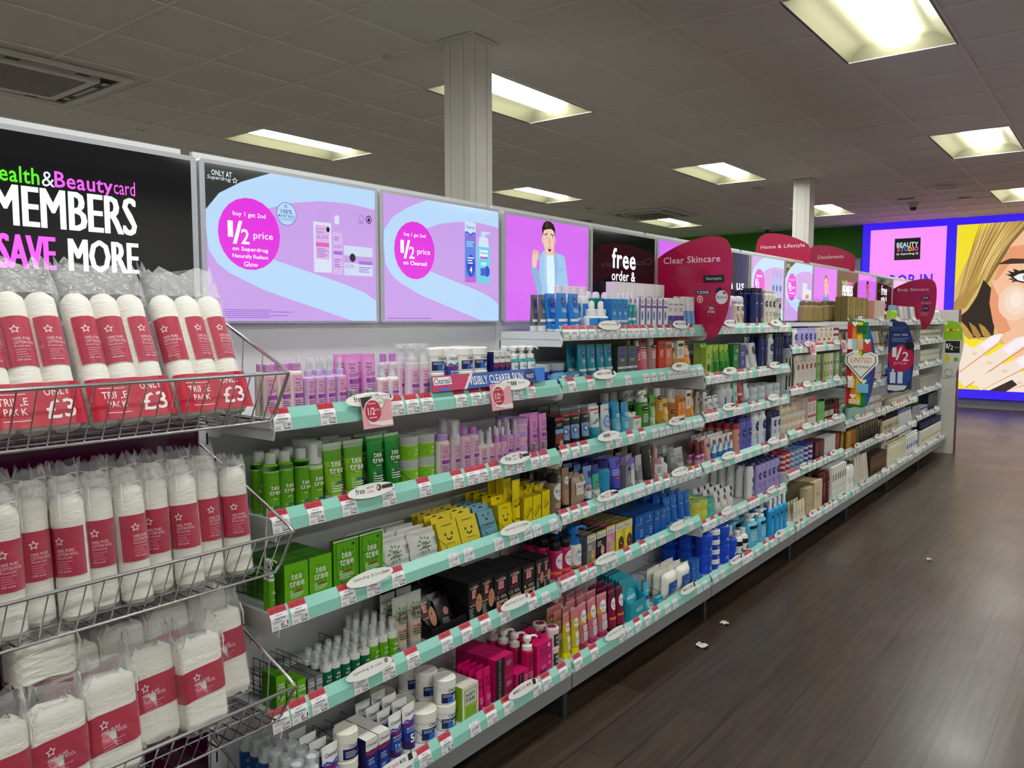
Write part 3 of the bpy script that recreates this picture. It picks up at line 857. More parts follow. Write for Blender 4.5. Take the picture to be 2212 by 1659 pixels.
def BADGE(tc='#ffffff', b='#1b2f9c', band='#e8ecf0'):
    return [('e', .02, .78, .2, .24, b), ('ring', .02, .78, .17, .02, '#7f9fe0'), ('l', -.06, .76, .1, .81, 2, tc), ('l', -.22, .5, .24, .6, 3, tc), ('r', -.5, .26, .5, .33, band), ('l', -.02, .27, .4, .31, 1, b), ('l', -.2, .1, .2, .2, 3, tc)]
def NEU(blk='#17181c', tc='#ffffff', y=.72):
    return [('r', -.36, y, .36, y + .1, blk), ('l', -.26, y + .03, .26, y + .075, 1, tc), ('l', -.28, y - .3, .28, y - .08, 5, tc)]

STY = {}
def S(key, kind, name, desc, cat, **p):
    STY[key] = (kind, name, desc, cat, p)
PK, LI = '#d79ad6', '#c8a0de'
S('glow_bot', 'bottle', 'body_lotion_bottle', 'cream bottle, pink label, lilac flip cap', 'bottle', c='#efe7df', cc=PK, cap='flip', k=.72, ch=.16, cr=.72, art=GLOW(y0=.06, y1=.76))
S('glow_bot2', 'bottle', 'body_lotion_bottle', 'cream bottle, pink label, lilac flip cap', 'bottle', c='#efe7df', cc=LI, cap='flip', k=.8, ch=.16, cr=.72, art=GLOW(y0=.06, y1=.76))
S('glow_spray', 'bottle', 'setting_spray_bottle', 'lilac spray bottle, clear overcap', 'bottle', c='#c9aee4', cc='#d6c3ea', cap='spray', ch=.34, cr=.6, art=GLOW('#efb0d6', .04, .62))
S('glow_tube', 'tube', 'pink_squeeze_tube', 'bright pink squeeze tube', 'tube', c='#e58fd8', cc='#e6a2dc', ch=.13, art=GLOW('#e79adb', .2, .9) + [('r', -.46, .13, -.1, .34, '#d8d6d2'), ('bar', -.42, .15, -.14, .32, '#3a3a3a')])
S('glow_serum', 'bottle', 'serum_pump_bottle', 'small cream serum bottle', 'bottle', c='#eee9e2', cc='#e6e6ea', cap='foam', ch=.36, cr=.62, art=GLOW('#eeb6d4', .06, .56))
S('glow_toner', 'bottle', 'toner_bottle', 'pale pink toner bottle, lilac cap', 'bottle', c='#e8cfdc', cc='#c77fd0', cap='cyl', ch=.18, cr=.6, art=GLOW('#efb9d6', .06, .74))
S('glow_foam', 'bottle', 'foam_cleanser_bottle', 'pink foam bottle, clear dome', 'bottle', c='#e2d4de', cc='#e9e6ea', cap='foam', ch=.34, cr=.98, sh=.05, art=GLOW('#eab3d6', .04, .56))
S('glow_drop', 'bottle', 'dropper_bottle', 'tiny pink dropper bottle', 'bottle', c='#e6b6da', cc='#d98fd4', cap='drop', ch=.4, cr=.7, art=GLOW('#efbfdd', .05, .5))
S('glow_jar', 'jar', 'face_cream_jar', 'clear pink jar, lilac lid', 'jar', c='#e9d3df', lc=LI, lh=.4, art=[('r', -.6, .1, .6, .5, '#eab0d4'), ('tf', 'GLOW', .0, .28, .34, .14, '#8a5a90', 0)])
CN, CB = '#1c2a78', '#f2f2ef'
S('clr_jar', 'jar', 'cleansing_pad_tub', 'white pad tub, navy label', 'tub', c=CB, lc='#f4f4f0', lh=.32, art=CLRJ())
S('clr_jar2', 'jar', 'cleansing_pad_tub', 'white pad tub, blue purple label', 'tub', c=CB, lc='#f4f4f0', lh=.32, art=CLRJ('65'))
S('clr_jarW', 'jar', 'cleansing_pad_tub', 'white pad tub, cream lid, purple label', 'tub', c=CB, lc='#f2f1e2', lh=.36, art=[('r', -.46, .08, .5, .45, '#26205c'), ('r', .4, .1, .56, .45, '#b04a3a'), ('tf', 'Clearasil', .05, .54, .56, .11, '#20206a', 1), ('l', -.36, .15, .2, .38, 4, '#dfe8ff'), ('tf', '4', .3, .24, .1, .16, '#ffffff', 1)])
S('clr_jarS', 'jar', 'cleansing_pad_tub', 'single white pad tub, teal navy label', 'tub', c=CB, lc='#f2f1e4', lh=.34, art=CLRJ())
S('clr_tube5', 'tube', 'scrub_tube', 'white and blue scrub tube', 'tube', c='#3a1f66', bands=[(.28, '#1d3a92'), (.48, '#2550b4'), (.66, CB)], cc=CB, ch=.1, art=CLRT())
S('clr_tubeM', 'tube', 'face_wash_tube', 'white and navy cleansing tube', 'tube', c='#4a2468', bands=[(.26, '#1f4aa8'), (.45, '#22348a'), (.64, CB)], cc=CB, ch=.1, art=CLRT(None, ('MULTI ACTION', 'CLEANSING WASH')))
S('clr_tubeR', 'tube', 'rapid_action_tube', 'white tube with blue wave', 'tube', c='#2c58c8', bands=[(.66, CB)], cc=CB, ch=.1, art=CLRT(None, ('RAPID ACTION', 'WASH')))
S('clr_box', 'carton', 'treatment_cream_carton', 'navy carton with white top', 'carton', c=CN, sc='#1a2266', tc='#ecebe6', d=1.0, art=[('r', -.5, .72, .5, 1, '#f0efec'), ('p', [(-.5, .74), (0, .68), (.5, .74), (.5, .64), (0, .58), (-.5, .64)], '#8a2a5c'), ('p', [(-.5, .64), (0, .58), (.5, .64), (.5, .60), (0, .54), (-.5, .60)], CN), ('tf', 'Clearasil', 0, .86, .8, .075, '#20206a', 1), ('l', -.3, .36, .34, .52, 3, '#cfd8ff'), ('e', 0, .16, .42, .5, '#2746b0'), ('l', -.26, .1, .26, .24, 3, '#ffffff')])
S('clr_pump', 'bottle', 'gel_wash_pump_bottle', 'teal gel bottle, white pump', 'bottle', c='#3a9aa4', cc='#f3f3f1', cap='pump', ch=.3, cr=.62, k=.7, art=[('p', [(-.5, .62), (.5, .62), (.52, .28), (-.5, .28)], '#eef2f6'), ('tf', 'Clearasil', .04, .53, .6, .07, '#20206a', 1), ('r', -.5, .28, .5, .36, '#2a5ab8'), ('l', -.3, .36, .3, .44, 2, '#b03a6a')])
S('clr_blue', 'bottle', 'exfoliating_foam_bottle', 'deep blue bottle, clear dome cap', 'bottle', c='#0d4c8c', cc='#e3e9ee', cap='foam', ch=.3, cr=.97, sh=.05, art=[('tf', 'Clearasil', .0, .55, .6, .07, '#ffffff', 1)] + LINES('#bfe0ff', .5))
GR, DG = '#4f9a12', '#0c6b22'
S('tt_bot', 'bottle', 'facial_wash_bottle', 'lime green bottle, frosted cap', 'bottle', c='#6fb01c', cc='frost', cap='cyl', ch=.17, cr=.62, sh=.5, bands=[(.0, .70, '#5fa514'), (.70, .80, '#9cc690')], art=TT('#f4f8ec', '#4f8f12', .42, .40, '#2a5a9a'))
S('tt_foam', 'bottle', 'foaming_wash_bottle', 'green foam bottle, clear dome', 'bottle', c='#6fb01c', cc='#e4ece4', cap='foam', ch=.34, cr=.97, sh=.05, bands=[(.58, .64, '#cfdccc')], art=TT('#f4f8ec', '#4f8f12', .40, .38, '#2a5a9a'))
S('tt_tube', 'tube', 'lime_face_wash_tube', 'lime green squeeze tube', 'tube', c='#8ac61e', bands=[(.7, '#5aa01a'), (.88, '#a8bfa0')], crimp='#c2cfc2', cc='#ecebdc', ch=.12, art=TT('#ffffff', '#6aa81e', .60, .36, '#2a6aa0'))
S('tt_dtube', 'tube', 'dark_green_gel_tube', 'dark green gel tube', 'tube', c='#108a2c', bands=[(.86, '#2f9a3c')], crimp='#aac6aa', cc='#b9d6b9', ch=.1, art=TT('#ffffff', '#0b6a1e', .62, .34, '#2a6aa0'))
S('tt_jar', 'jar', 'face_mask_jar', 'lime jar with clear lid', 'jar', c='#c6d2b8', lc='#b9bfb9', lh=.32, art=[('r', -1.4, .06, 1.4, .62, '#84c71c'), ('t', 'tea', .12, .44, .15, '#ffffff', 1.5), ('t', 'tree', .12, .26, .15, '#ffffff', 1.5), ('leaf', -.3, .34, .2, '#4a8f14')])
S('tt_pump', 'bottle', 'back_mist_bottle', 'green bottle, white spray pump', 'bottle', c='#5fae12', cc='#e9ebe9', cap='pump', ch=.32, cr=.8, sh=.2, bands=[(.60, .68, '#eceeea')], art=TT('#ffffff', '#3f8a10', .38, .36))
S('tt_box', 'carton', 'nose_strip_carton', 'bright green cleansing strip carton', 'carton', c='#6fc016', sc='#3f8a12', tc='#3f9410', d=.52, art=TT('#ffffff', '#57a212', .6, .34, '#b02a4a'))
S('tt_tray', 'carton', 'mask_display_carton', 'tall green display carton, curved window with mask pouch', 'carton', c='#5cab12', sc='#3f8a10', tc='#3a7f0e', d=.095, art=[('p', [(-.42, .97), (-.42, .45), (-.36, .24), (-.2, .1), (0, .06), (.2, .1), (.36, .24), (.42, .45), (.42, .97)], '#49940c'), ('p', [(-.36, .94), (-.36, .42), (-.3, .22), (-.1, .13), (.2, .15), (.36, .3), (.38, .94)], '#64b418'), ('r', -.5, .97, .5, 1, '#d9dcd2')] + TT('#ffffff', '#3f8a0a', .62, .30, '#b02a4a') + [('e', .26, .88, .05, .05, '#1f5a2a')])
S('tt_wipes', 'pack', 'face_wipes_pack', 'soft white wipes pack with leaf print', 'pack', c='#f1f1ee', d=.34, lean=-.3, art=[('leaf', -.1, .44, .26, '#3c7a4a'), ('t', 'tea', -.1, .52, .14, '#1c2a24', 1.3), ('t', 'tree', -.1, .36, .14, '#1c2a24', 1.3), ('s', .26, .6, .04, '#333333'), ('r', .32, .58, .42, .63, '#2a5ab0'), ('l', .24, .34, .44, .56, 6, '#6a6a70')])
SY = '#efd800'
def SMILE(y=.5, r=.14, nm=True, nmy=.86, c='#1a1a14'):
    a = [('s', -.16, y + .08, .07, c), ('e', -.16, y + .08, .03, .03, c), ('s', .16, y + .08, .07, c), ('e', .16, y + .08, .03, .03, c)]
    a.append(('p', [(-r, y - .02)] + [(-r * cos(pi * i / 10), y - .03 - .11 * sin(pi * i / 10)) for i in range(11)] + [(r * .72 * cos(pi * i / 10), y - .02 - .065 * sin(pi * i / 10)) for i in range(11)], c))
    if nm: a.append(('tf', 'STARFACE', 0, nmy, .5, .05, c, 2))
    return a
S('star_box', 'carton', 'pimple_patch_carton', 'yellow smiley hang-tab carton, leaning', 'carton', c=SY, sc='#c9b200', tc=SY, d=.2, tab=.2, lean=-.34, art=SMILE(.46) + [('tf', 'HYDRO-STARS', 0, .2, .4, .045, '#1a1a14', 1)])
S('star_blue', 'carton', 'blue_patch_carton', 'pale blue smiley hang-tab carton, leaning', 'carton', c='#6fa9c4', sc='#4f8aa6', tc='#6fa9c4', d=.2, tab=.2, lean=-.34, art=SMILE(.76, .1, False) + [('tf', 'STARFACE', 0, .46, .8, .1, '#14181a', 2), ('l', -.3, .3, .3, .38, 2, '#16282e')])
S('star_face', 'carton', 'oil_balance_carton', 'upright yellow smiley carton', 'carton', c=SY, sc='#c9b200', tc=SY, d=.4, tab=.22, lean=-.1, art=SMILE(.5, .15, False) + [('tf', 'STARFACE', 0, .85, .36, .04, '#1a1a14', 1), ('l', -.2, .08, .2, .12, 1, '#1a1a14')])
S('star_tube', 'tube', 'yellow_wash_tube', 'yellow wash tube', 'tube', c=SY, cc='#e0cc10', ch=.12, art=[('t', 'SPACE', .0, .6, .3, '#8a7a08', 0, .0, .45), ('t', 'WASH', .05, .5, .3, '#16140c', 1.4, 0, .45), ('r', -.3, .2, .3, .22, '#16140c')])
S('star_water', 'carton', 'moisturiser_carton', 'yellow moisture carton with hang tab', 'carton', c=SY, sc='#b9a400', tc='#c9b400', d=.8, tab=.14, art=[('t', 'MOISTURE', -.06, .52, .2, '#8a7a08', 0, 0, .75), ('t', 'WATER', .1, .42, .26, '#16140c', 1.4, 0, .75), ('r', -.3, .08, .3, .11, '#16140c')])
S('star_off', 'carton', 'cleanser_carton', 'yellow remover carton with hang tab', 'carton', c=SY, sc='#b9a400', tc='#c9b400', d=.7, tab=.14, art=[('t', 'LIFT', -.06, .66, .3, '#8a7a08', 0, 0, .5), ('t', 'OFF', .08, .5, .34, '#16140c', 1.4, 0, .5), ('r', -.3, .06, .3, .09, '#16140c')])
S('tt_slim', 'carton', 'slim_stick_carton', 'tall slim green carton', 'carton', c='#6fb81c', sc='#3f8410', tc='#4a9612', d=1.0, art=TT('#ffffff', '#4f9612', .7, .4))
S('tt_sbox', 'carton', 'small_serum_carton', 'small lime green carton', 'carton', c='#74c018', sc='#448a10', tc='#5fae14', d=1.0, art=TT('#ffffff', '#549a10', .62, .44, '#8a4a2a'))
S('tt_grey', 'carton', 'grey_charcoal_carton', 'small grey carton', 'carton', c='#8d8f90', sc='#5a5c5e', tc='#6f7174', d=1.0, art=TT('#ffffff', '#7a7c7e', .68, .44, '#d04a5a'))
S('tt_dspray', 'bottle', 'dark_green_serum_spray', 'dark green spray bottle, white collar', 'bottle', c='#0b6a4a', cc='#f2f2f2', cap='spray', ch=.5, cr=.98, sh=.05, art=[('t', 'tea', .1, .34, .34, '#ffffff', 1.4), ('t', 'tree', .1, .22, .34, '#ffffff', 1.4), ('s', -.2, .1, .06, '#a08a4a'), ('l', -.1, .05, .4, .13, 3, '#7ab89a')])
S('tt_lspray', 'bottle', 'lime_serum_spray', 'lime spray bottle, white collar', 'bottle', c='#6ab414', cc='#f2f2f2', cap='spray', ch=.5, cr=.98, sh=.05, art=[('leaf', .05, .3, .4, '#4a8f10'), ('t', 'tea', .1, .36, .34, '#ffffff', 1.4), ('t', 'tree', .1, .24, .34, '#ffffff', 1.4), ('l', -.1, .05, .4, .13, 3, '#dff0c8')])
S('tt_scrub', 'tube', 'clear_scrub_tube', 'clear scrub tube with leaf print', 'tube', c='#cdb8a6', bands=[(.42, '#c9bcae'), (.7, '#bfc3b6'), (.86, '#b9bcb8')], crimp='#aeb2b0', cc='#b6b8b6', ch=.12, art=[('leaf', 0, .68, .46, '#5a9a5a')] + TT('#1d3a2c', '#7aa87a', .68, .34, '#b03a4a'))
S('tz_tray', 'tray', 'sachet_display_tray', 'open black display tray of mask sachets', 'display tray', c='#17151a', ic='#121014', d=.2, lo=.26, sart=[('e', -.2, .5, .01, .01, '#aaaaaa'), ('e', .1, .3, .008, .008, '#aaaaaa'), ('e', .2, .6, .008, .008, '#aaaaaa')])
S('tz_mask', 'carton', 'peel_mask_carton', 'black peel mask carton with face print', 'carton', c='#1a1a1e', sc='#141417', tc='#232328', d=.9, art=TZ(None, True))
S('tz_strip', 'carton', 'nose_strip_box', 'black nose strip box, twelve count', 'carton', c='#1a1a1e', sc='#121214', tc='#232328', d=.5, art=TZ('12'))
S('tz_strip6', 'carton', 'nose_strip_box', 'black nose strip box, six count', 'carton', c='#1a1a1e', sc='#101012', tc='#1f1f24', d=.45, art=TZ('6'))
S('tz_peel', 'carton', 'peel_mask_carton', 'tall dark mask carton, pale face print', 'carton', c='#26262a', sc='#141417', tc='#232328', d=.7, art=TZ(None, True, 'Silver &'))
S('nf_lime', 'carton', 'lime_night_cream_carton', 'lime green carton with silver label', 'carton', c='#9ec43a', sc='#86b41c', tc='#d9d6cf', d=.5, art=[('r', -.5, .9, .5, 1, '#e6e4de'), ('r', -.5, 0, -.38, 1, '#e9e8e2'), ('r', .42, 0, .5, 1, '#e9e8e2'), ('r', -.34, .45, .38, .88, '#d4d6cc')] + NIP('#2a3a18', .66) + [('r', -.2, .16, .3, .36, '#8aae2c')])
S('nf_tube', 'tube', 'pink_scrub_tube', 'hot pink flat-top tube', 'tube', c='#d3106e', cc='#c40e64', ch=.08, art=NIP('#8a003c', .68) + [('l', -.26, .2, .3, .36, 4, '#f0a0c8')])
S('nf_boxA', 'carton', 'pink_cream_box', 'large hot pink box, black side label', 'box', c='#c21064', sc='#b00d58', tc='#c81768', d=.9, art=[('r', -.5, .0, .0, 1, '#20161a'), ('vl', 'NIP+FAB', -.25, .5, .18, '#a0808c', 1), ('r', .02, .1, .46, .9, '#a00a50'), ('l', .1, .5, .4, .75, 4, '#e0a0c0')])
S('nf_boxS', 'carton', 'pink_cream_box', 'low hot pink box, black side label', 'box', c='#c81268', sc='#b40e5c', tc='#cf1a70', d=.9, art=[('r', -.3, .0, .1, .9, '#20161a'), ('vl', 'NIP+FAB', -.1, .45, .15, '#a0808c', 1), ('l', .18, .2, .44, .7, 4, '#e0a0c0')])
S('nf_pump', 'bottle', 'pink_pump_bottle', 'raspberry bottle, white pump', 'bottle', c='#b0104e', cc='#f0eeea', cap='pump', ch=.3, cr=.8, sh=.15, turn=1, art=NIP('#6a0a30', .48) + [('l', -.3, .1, .3, .25, 3, '#e0a8c0')])
S('nf_tall', 'carton', 'pink_hang_carton', 'tall hot pink hang-tab carton', 'carton', c='#d01470', sc='#b40e5c', tc='#c81268', d=.25, tab=.16, art=NIP('#9a0848', .72) + [('l', -.2, .2, .1, .32, 3, '#f0a0c8'), ('e', .26, .88, .08, .08, '#e8e0ea'), ('e', .3, .5, .07, .07, '#e87ab0'), ('e', .3, .3, .07, .07, '#e87ab0'), ('e', -.2, .08, .07, .1, '#60103a'), ('e', .0, .08, .07, .1, '#60103a')])
S('nf_tub', 'jar', 'clear_pad_tub', 'clear pad tub, pink lid disc', 'tub', c='#d9ccca', lc='#e6d6d4', lh=.28, art=[('r', -.3, .08, .42, .68, '#26262a'), ('tf', 'NIP', .0, .5, .3, .16, '#f0f0f0', 1), ('tf', 'FAB', .06, .26, .34, .16, '#f0f0f0', 1)], top=[('e', 0, 0, .4, .4, '#d62a72'), ('r', -.36, -.14, .36, .1, '#23181c'), ('l', -.2, -.08, .2, .04, 1, '#e0c0c8')])
B_ = '#1f7fd0'
S('fb_grey', 'tube', 'charcoal_face_tube', 'grey flat-top tube, blue badge', 'tube', c='#6a6d70', cc='#d9dcd8', ch=.16, art=BADGE('#d9dde0'))
S('fb_blue', 'tube', 'blue_face_tube', 'bright blue flat-top tube, white band', 'tube', c='#1b80d6', cc='#e6ecee', ch=.07, art=BADGE())
S('fb_white', 'bottle', 'white_toner_bottle', 'white bottle, tall white cap', 'bottle', c='#eceeee', cc='#efe6ee', cap='cyl', ch=.2, cr=.62, art=[('r', -.45, .1, .5, .62, '#1f86d6')] + [('e', .1, .5, .2, .24, '#1b2f9c'), ('r', -.45, .24, .5, .3, '#f2f4f4')])
S('fb_drop', 'bottle', 'blue_dropper_bottle', 'small blue dropper bottle', 'bottle', c='#f0f2f4', cc='#f2f2f2', cap='drop', ch=.5, cr=.7, sh=.2, art=[('r', -.62, .04, .62, .42, '#2a86d2'), ('e', .1, .32, .14, .16, '#1b2f9c'), ('r', -.62, .06, .62, .1, '#f0f0f0')])
S('fb_teal', 'carton', 'teal_serum_carton', 'teal carton behind the droppers', 'carton', c='#12897c', d=.6, art=BADGE())
S('fb_bbox', 'carton', 'blue_serum_carton', 'mid blue carton, white band', 'carton', c='#2f8fd6', sc='#1f6fb4', tc='#2a7fc4', d=.8, art=BADGE())
S('fb_tall', 'bottle', 'white_nozzle_bottle', 'white bottle with tapered nozzle', 'bottle', c='#eceaf0', cc='#f0eaf2', cap='dome', ch=.22, cr=.5)
S('fb_tdrop', 'bottle', 'teal_serum_bottle', 'teal bottle, tapered white cap', 'bottle', c='#1a9aa2', cc='#f2eef4', cap='dome', ch=.32, cr=.5, sh=.15, art=BADGE())
def PUR(): return [('r', -.5, .0, .5, .44, '#5b3a9a'), ('tf', 'PURIFIDE', 0, .8, .7, .05, '#4a4a60', 1), ('l', -.3, .56, .3, .7, 3, '#8a8a9a'), ('l', -.3, .1, .3, .3, 4, '#cfc4ea')]
S('pp_box', 'carton', 'purple_white_carton', 'slim white and purple carton', 'carton', c='#efedee', d=.9, art=[('r', -.5, 0, -.2, 1, '#7a5ab0'), ('e', .1, .45, .16, .4, '#3a8aa6'), ('r', -.2, .7, .5, .76, '#6a4aa6'), ('l', -.1, .82, .4, .94, 2, '#77779a')])
S('pp_big', 'carton', 'large_white_carton', 'large white carton at the back', 'carton', c='#eeeaee', d=.5, art=LINES('#a9a9b6', .8) + [('tf', 'PURIFIDE', .1, .3, .5, .05, '#4a4a60', 1)])
S('pp_box2', 'carton', 'purple_serum_carton', 'white carton, purple lower half', 'carton', c='#f0eeee', d=.8, art=PUR())
S('pp_tube', 'tube', 'pale_blue_gel_tube', 'white and pale blue tube, white cap', 'tube', c='#7fa8e0', bands=[(.56, '#eef0f4')], cc='#f2f4f4', ch=.1, art=[('r', -.7, .11, .7, .15, '#2a2a6a')])
S('fb_jar', 'jar', 'blue_pad_jar', 'clear pad jar, navy label', 'jar', c='#2a4cb0', lc='#b4bcc4', lh=.42, art=[('r', -.5, .06, .5, .52, '#2038a8'), ('e', .12, .3, .1, .1, '#eef0ff')])
S('fb_wipes', 'pack', 'blue_wipes_pack', 'small blue wipes pack lying flat', 'pack', c='#6aa6c8', d=.5, art=[('r', -.2, .3, .2, .7, '#dfe9ee'), ('e', .1, .5, .12, .06, '#c24a4a')])
S('fb_ttube', 'tube', 'teal_face_tube', 'teal flat-top tube, blue badge', 'tube', c='#1690a8', cc='#d6e4e6', ch=.06, art=BADGE())
S('fb_gbox', 'carton', 'charcoal_grey_carton', 'dark grey carton, blue badge', 'carton', c='#5c6064', sc='#3a3e42', tc='#4a4e52', d=.6, art=BADGE('#d9dde0'))
S('nt_pump', 'bottle', 'pink_wash_bottle', 'slim pink gel bottle', 'bottle', c='#b84a5c', cc='#e9e6e6', cap='cyl', ch=.18, cr=.6, art=NEU())
S('nt_ptube', 'tube', 'salmon_scrub_tube', 'salmon pink scrub tube', 'tube', c='#d9707c', bands=[(.86, '#9a2434')], cc='#f0efec', ch=.08, art=NEU(y=.74))
S('nt_wcap', 'bottle', 'clear_pink_bottle', 'clear pink bottle, white cap', 'bottle', c='#b98e90', cc='#eceaec', cap='cyl', ch=.22, cr=.62, art=NEU())
S('nt_red', 'carton', 'red_carton', 'bright red carton', 'carton', c='#d8402e', d=.7, art=NEU(y=.78))
S('nt_salmon', 'carton', 'salmon_carton', 'salmon pink carton, black label', 'carton', c='#e8806c', d=.7, art=NEU(y=.78))
S('nt_amber', 'bottle', 'amber_wash_bottle', 'amber gel bottle, white pump cap', 'bottle', c='#c48a1c', cc='#e9e7e2', cap='cyl', ch=.22, cr=.6, art=NEU())
S('nt_owhite', 'carton', 'orange_white_carton', 'white and orange carton', 'carton', c='#eceae4', d=.6, art=[('r', -.5, 0, .5, .4, '#f08a2c')] + NEU(y=.8, tc='#777777'))
S('nt_orange', 'tube', 'orange_gel_tube', 'orange squeeze tube, black label', 'tube', c='#f3a04a', bands=[(.4, '#ee8420')], cc='#f2e6d6', ch=.1, art=NEU(y=.76))
S('gn_box', 'carton', 'black_mask_carton', 'black carton, red stripe', 'carton', c='#1b1b1e', sc='#121214', tc='#1f1f22', d=.5, art=[('r', -.5, .88, .5, .96, '#c0303a'), ('l', -.3, .7, .3, .8, 2, '#d0d0d0'), ('r', -.4, .2, .4, .6, '#8a3a34'), ('r', -.45, .5, .45, .62, '#7ab0e0'), ('e', .2, .16, .2, .3, '#c49a80')])
S('gn_black', 'tube', 'black_scrub_tube', 'black tube with blue swirl', 'tube', c='#1d1d20', bands=[(.86, '#4a4c50')], crimp='#7a7d82', cc='#2a2a2c', ch=.08, art=[('r', -.5, .8, .5, .85, '#c0303a'), ('tf', 'GARNIER', .05, .72, .6, .05, '#d8d8d8', 1), ('r', -.46, .2, .46, .56, '#7aa8dc'), ('e', -.16, .42, .18, .2, '#3a6ac0'), ('e', -.16, .42, .09, .1, '#dfe9f4'), ('r', .1, .16, .42, .46, '#a83a40')])
S('gn_tealw', 'tube', 'teal_white_tube', 'white and teal wash tube', 'tube', c='#2aa0b8', bands=[(.4, '#eceeee')], cc='#2a90a8', ch=.06, art=[('r', -.6, .88, .6, .93, '#c0404a'), ('tf', 'GARNIER', .1, .8, .5, .05, '#3a5a3a', 1), ('p', [(-.4, .5), (0, .66), (.4, .55), (.2, .5), (0, .58), (-.2, .5)], '#4aa8b8')])
S('gn_white', 'tube', 'white_blue_tube', 'white tube with blue swirl', 'tube', c='#e6eaf0', cc='#f0f0f0', ch=.08, art=[('e', -.06, .5, .3, .36, '#7aa8e0'), ('e', -.06, .5, .16, .2, '#e6eef8'), ('e', -.06, .5, .08, .1, '#3a6ac0'), ('tf', 'GARNIER', .0, .85, .5, .05, '#4a6a4a', 1), ('r', .1, .2, .36, .5, '#b04a4a')])
S('gn_blue', 'tube', 'sky_blue_tube', 'sky blue wash tube', 'tube', c='#5ab8dc', bands=[(.55, '#2a98cc')], cc='#7ac8e0', ch=.06, art=[('r', -.2, .58, .45, .68, '#e6f2f6'), ('tf', 'PureActive', .12, .63, .5, .05, '#2a6a9a', 1), ('l', -.3, .2, .3, .4, 4, '#dff2fa')])
S('gn_small', 'carton', 'small_white_carton', 'small white carton, red top edge', 'carton', c='#eceae6', d=.4, tab=.2, art=[('r', -.5, .9, .5, 1, '#c43a40'), ('l', -.3, .5, .3, .7, 3, '#5a7a8a'), ('r', -.4, .08, .4, .25, '#5ab0b8')])
S('nt_green', 'bottle', 'green_pump_bottle', 'clear green bottle, white pump', 'bottle', c='#3f8f2c', cc='#eeeeec', cap='pump', ch=.3, cr=.62, k=.7, turn=-1, art=NEU(y=.5))
S('nt_caps', 'bottle', 'white_capped_bottle', 'dark bottle with white cap at the back', 'bottle', c='#20402a', cc='#d9dadb', cap='cyl', ch=.26, cr=.62)
S('nt_gtube', 'tube', 'light_green_tube', 'light green tube', 'tube', c='#cfe8c4', bands=[(.35, '#8acb6a'), (.8, '#4ea83a')], cc='#e9efe4', ch=.1, art=NEU(y=.68))
S('nt_ytube', 'tube', 'yellow_scrub_tube', 'golden yellow tube', 'tube', c='#f0d880', bands=[(.35, '#e8c020')], cc='#f0e6c0', ch=.1, art=NEU(y=.72))
S('nt_foam', 'bottle', 'amber_foam_bottle', 'amber foam bottle, clear dome', 'bottle', c='#b0762a', cc='#e0dcd4', cap='foam', ch=.4, cr=.97, sh=.05, art=NEU(y=.3))
S('nt_obox', 'carton', 'orange_carton', 'orange carton fading pale', 'carton', c='#f39036', d=.6, art=[('r', -.5, 0, .5, .3, '#f6cfa4')] + NEU(y=.84))
S('av_cream', 'tube', 'oat_cream_tube', 'cream coloured tube', 'tube', c='#e6ddc9', cc='#eee8da', ch=.16, art=[('tf', 'Aveeno', 0, .82, .6, .07, '#5a5a4a', 0), ('r', -.3, .6, .3, .7, '#3a4a7a')] + LINES('#77705f', .5))
S('bi_brown', 'bottle', 'brown_micellar_bottle', 'brown bottle, black cap', 'bottle', c='#8f7a6c', cc='#17171a', cap='cyl', ch=.22, cr=.6, sh=.4, art=BIO(None, .02, .56, .44) + [('e', 0, .22, .35, .2, '#c49a84')])
S('bi_pouchs', 'tube', 'slim_brown_tube', 'slim marbled brown tube, black cap', 'tube', c='#b48a70', bands=[(.5, '#9a7a66')], cc='#1c1a1a', ch=.14, art=BIO(None, 0, .7, .3))
S('bi_pouch', 'pack', 'refill_pouch', 'marbled brown refill pouch', 'pouch', c='#b39a84', d=.3, art=[('r', -.36, .4, .4, .78, '#e6e0da'), ('tf', 'Bior\u00e9', -.06, .66, .4, .08, '#3a4468', 0), ('e', .3, .55, .14, .2, '#3a2a24'), ('e', .3, .5, .09, .12, '#c49a80'), ('p', [(.06, .86), (.2, .96), (.3, .86), (.2, .8)], '#7ab04a')])
S('cc_blue', 'tube', 'blue_scrub_tube', 'light blue and white scrub tube', 'tube', c='#e6ecf6', bands=[(.5, '#7a9ad6')], cc='#1c2a5c', ch=.12, art=[('r', -.05, .68, .32, .86, '#26346e'), ('l', -.3, .4, .2, .56, 3, '#2a4aa0'), ('r', -.3, .34, .1, .4, '#d04a6a')])
S('cc_green', 'tube', 'mint_wash_tube', 'mint green tube, navy top', 'tube', c='#e9f2ee', bands=[(.3, '#4ab89a'), (.74, '#2f3a84')], cc='#eceeea', ch=.14, art=[('tf', 'oil-free', .0, .52, .5, .06, '#0c5a4a', 1), ('r', -.3, .36, .05, .42, '#d04a5a'), ('l', -.3, .2, .3, .3, 2, '#dff2ea')])
S('cc_bottle', 'bottle', 'blue_toner_bottle', 'bright blue bottle, purple cap', 'bottle', c='#2a9ac8', cc='#2f2a7c', cap='cyl', ch=.2, cr=.72, sh=.3, art=[('r', .16, .66, .5, .76, '#26346e'), ('l', .1, .1, .5, .5, 4, '#0c5a9a')])
S('cc_purple', 'tube', 'purple_morning_tube', 'violet energiser tube', 'tube', c='#4a4ac0', bands=[(.5, '#5a5ad0')], cc='#2a2a80', ch=.14, art=[('r', .04, .76, .4, .92, '#2f2a6e'), ('ring', .22, .84, .14, .02, '#c8c8f0'), ('l', -.36, .5, .3, .68, 3, '#cfd0ff'), ('r', -.2, .4, .1, .46, '#d0405a')])
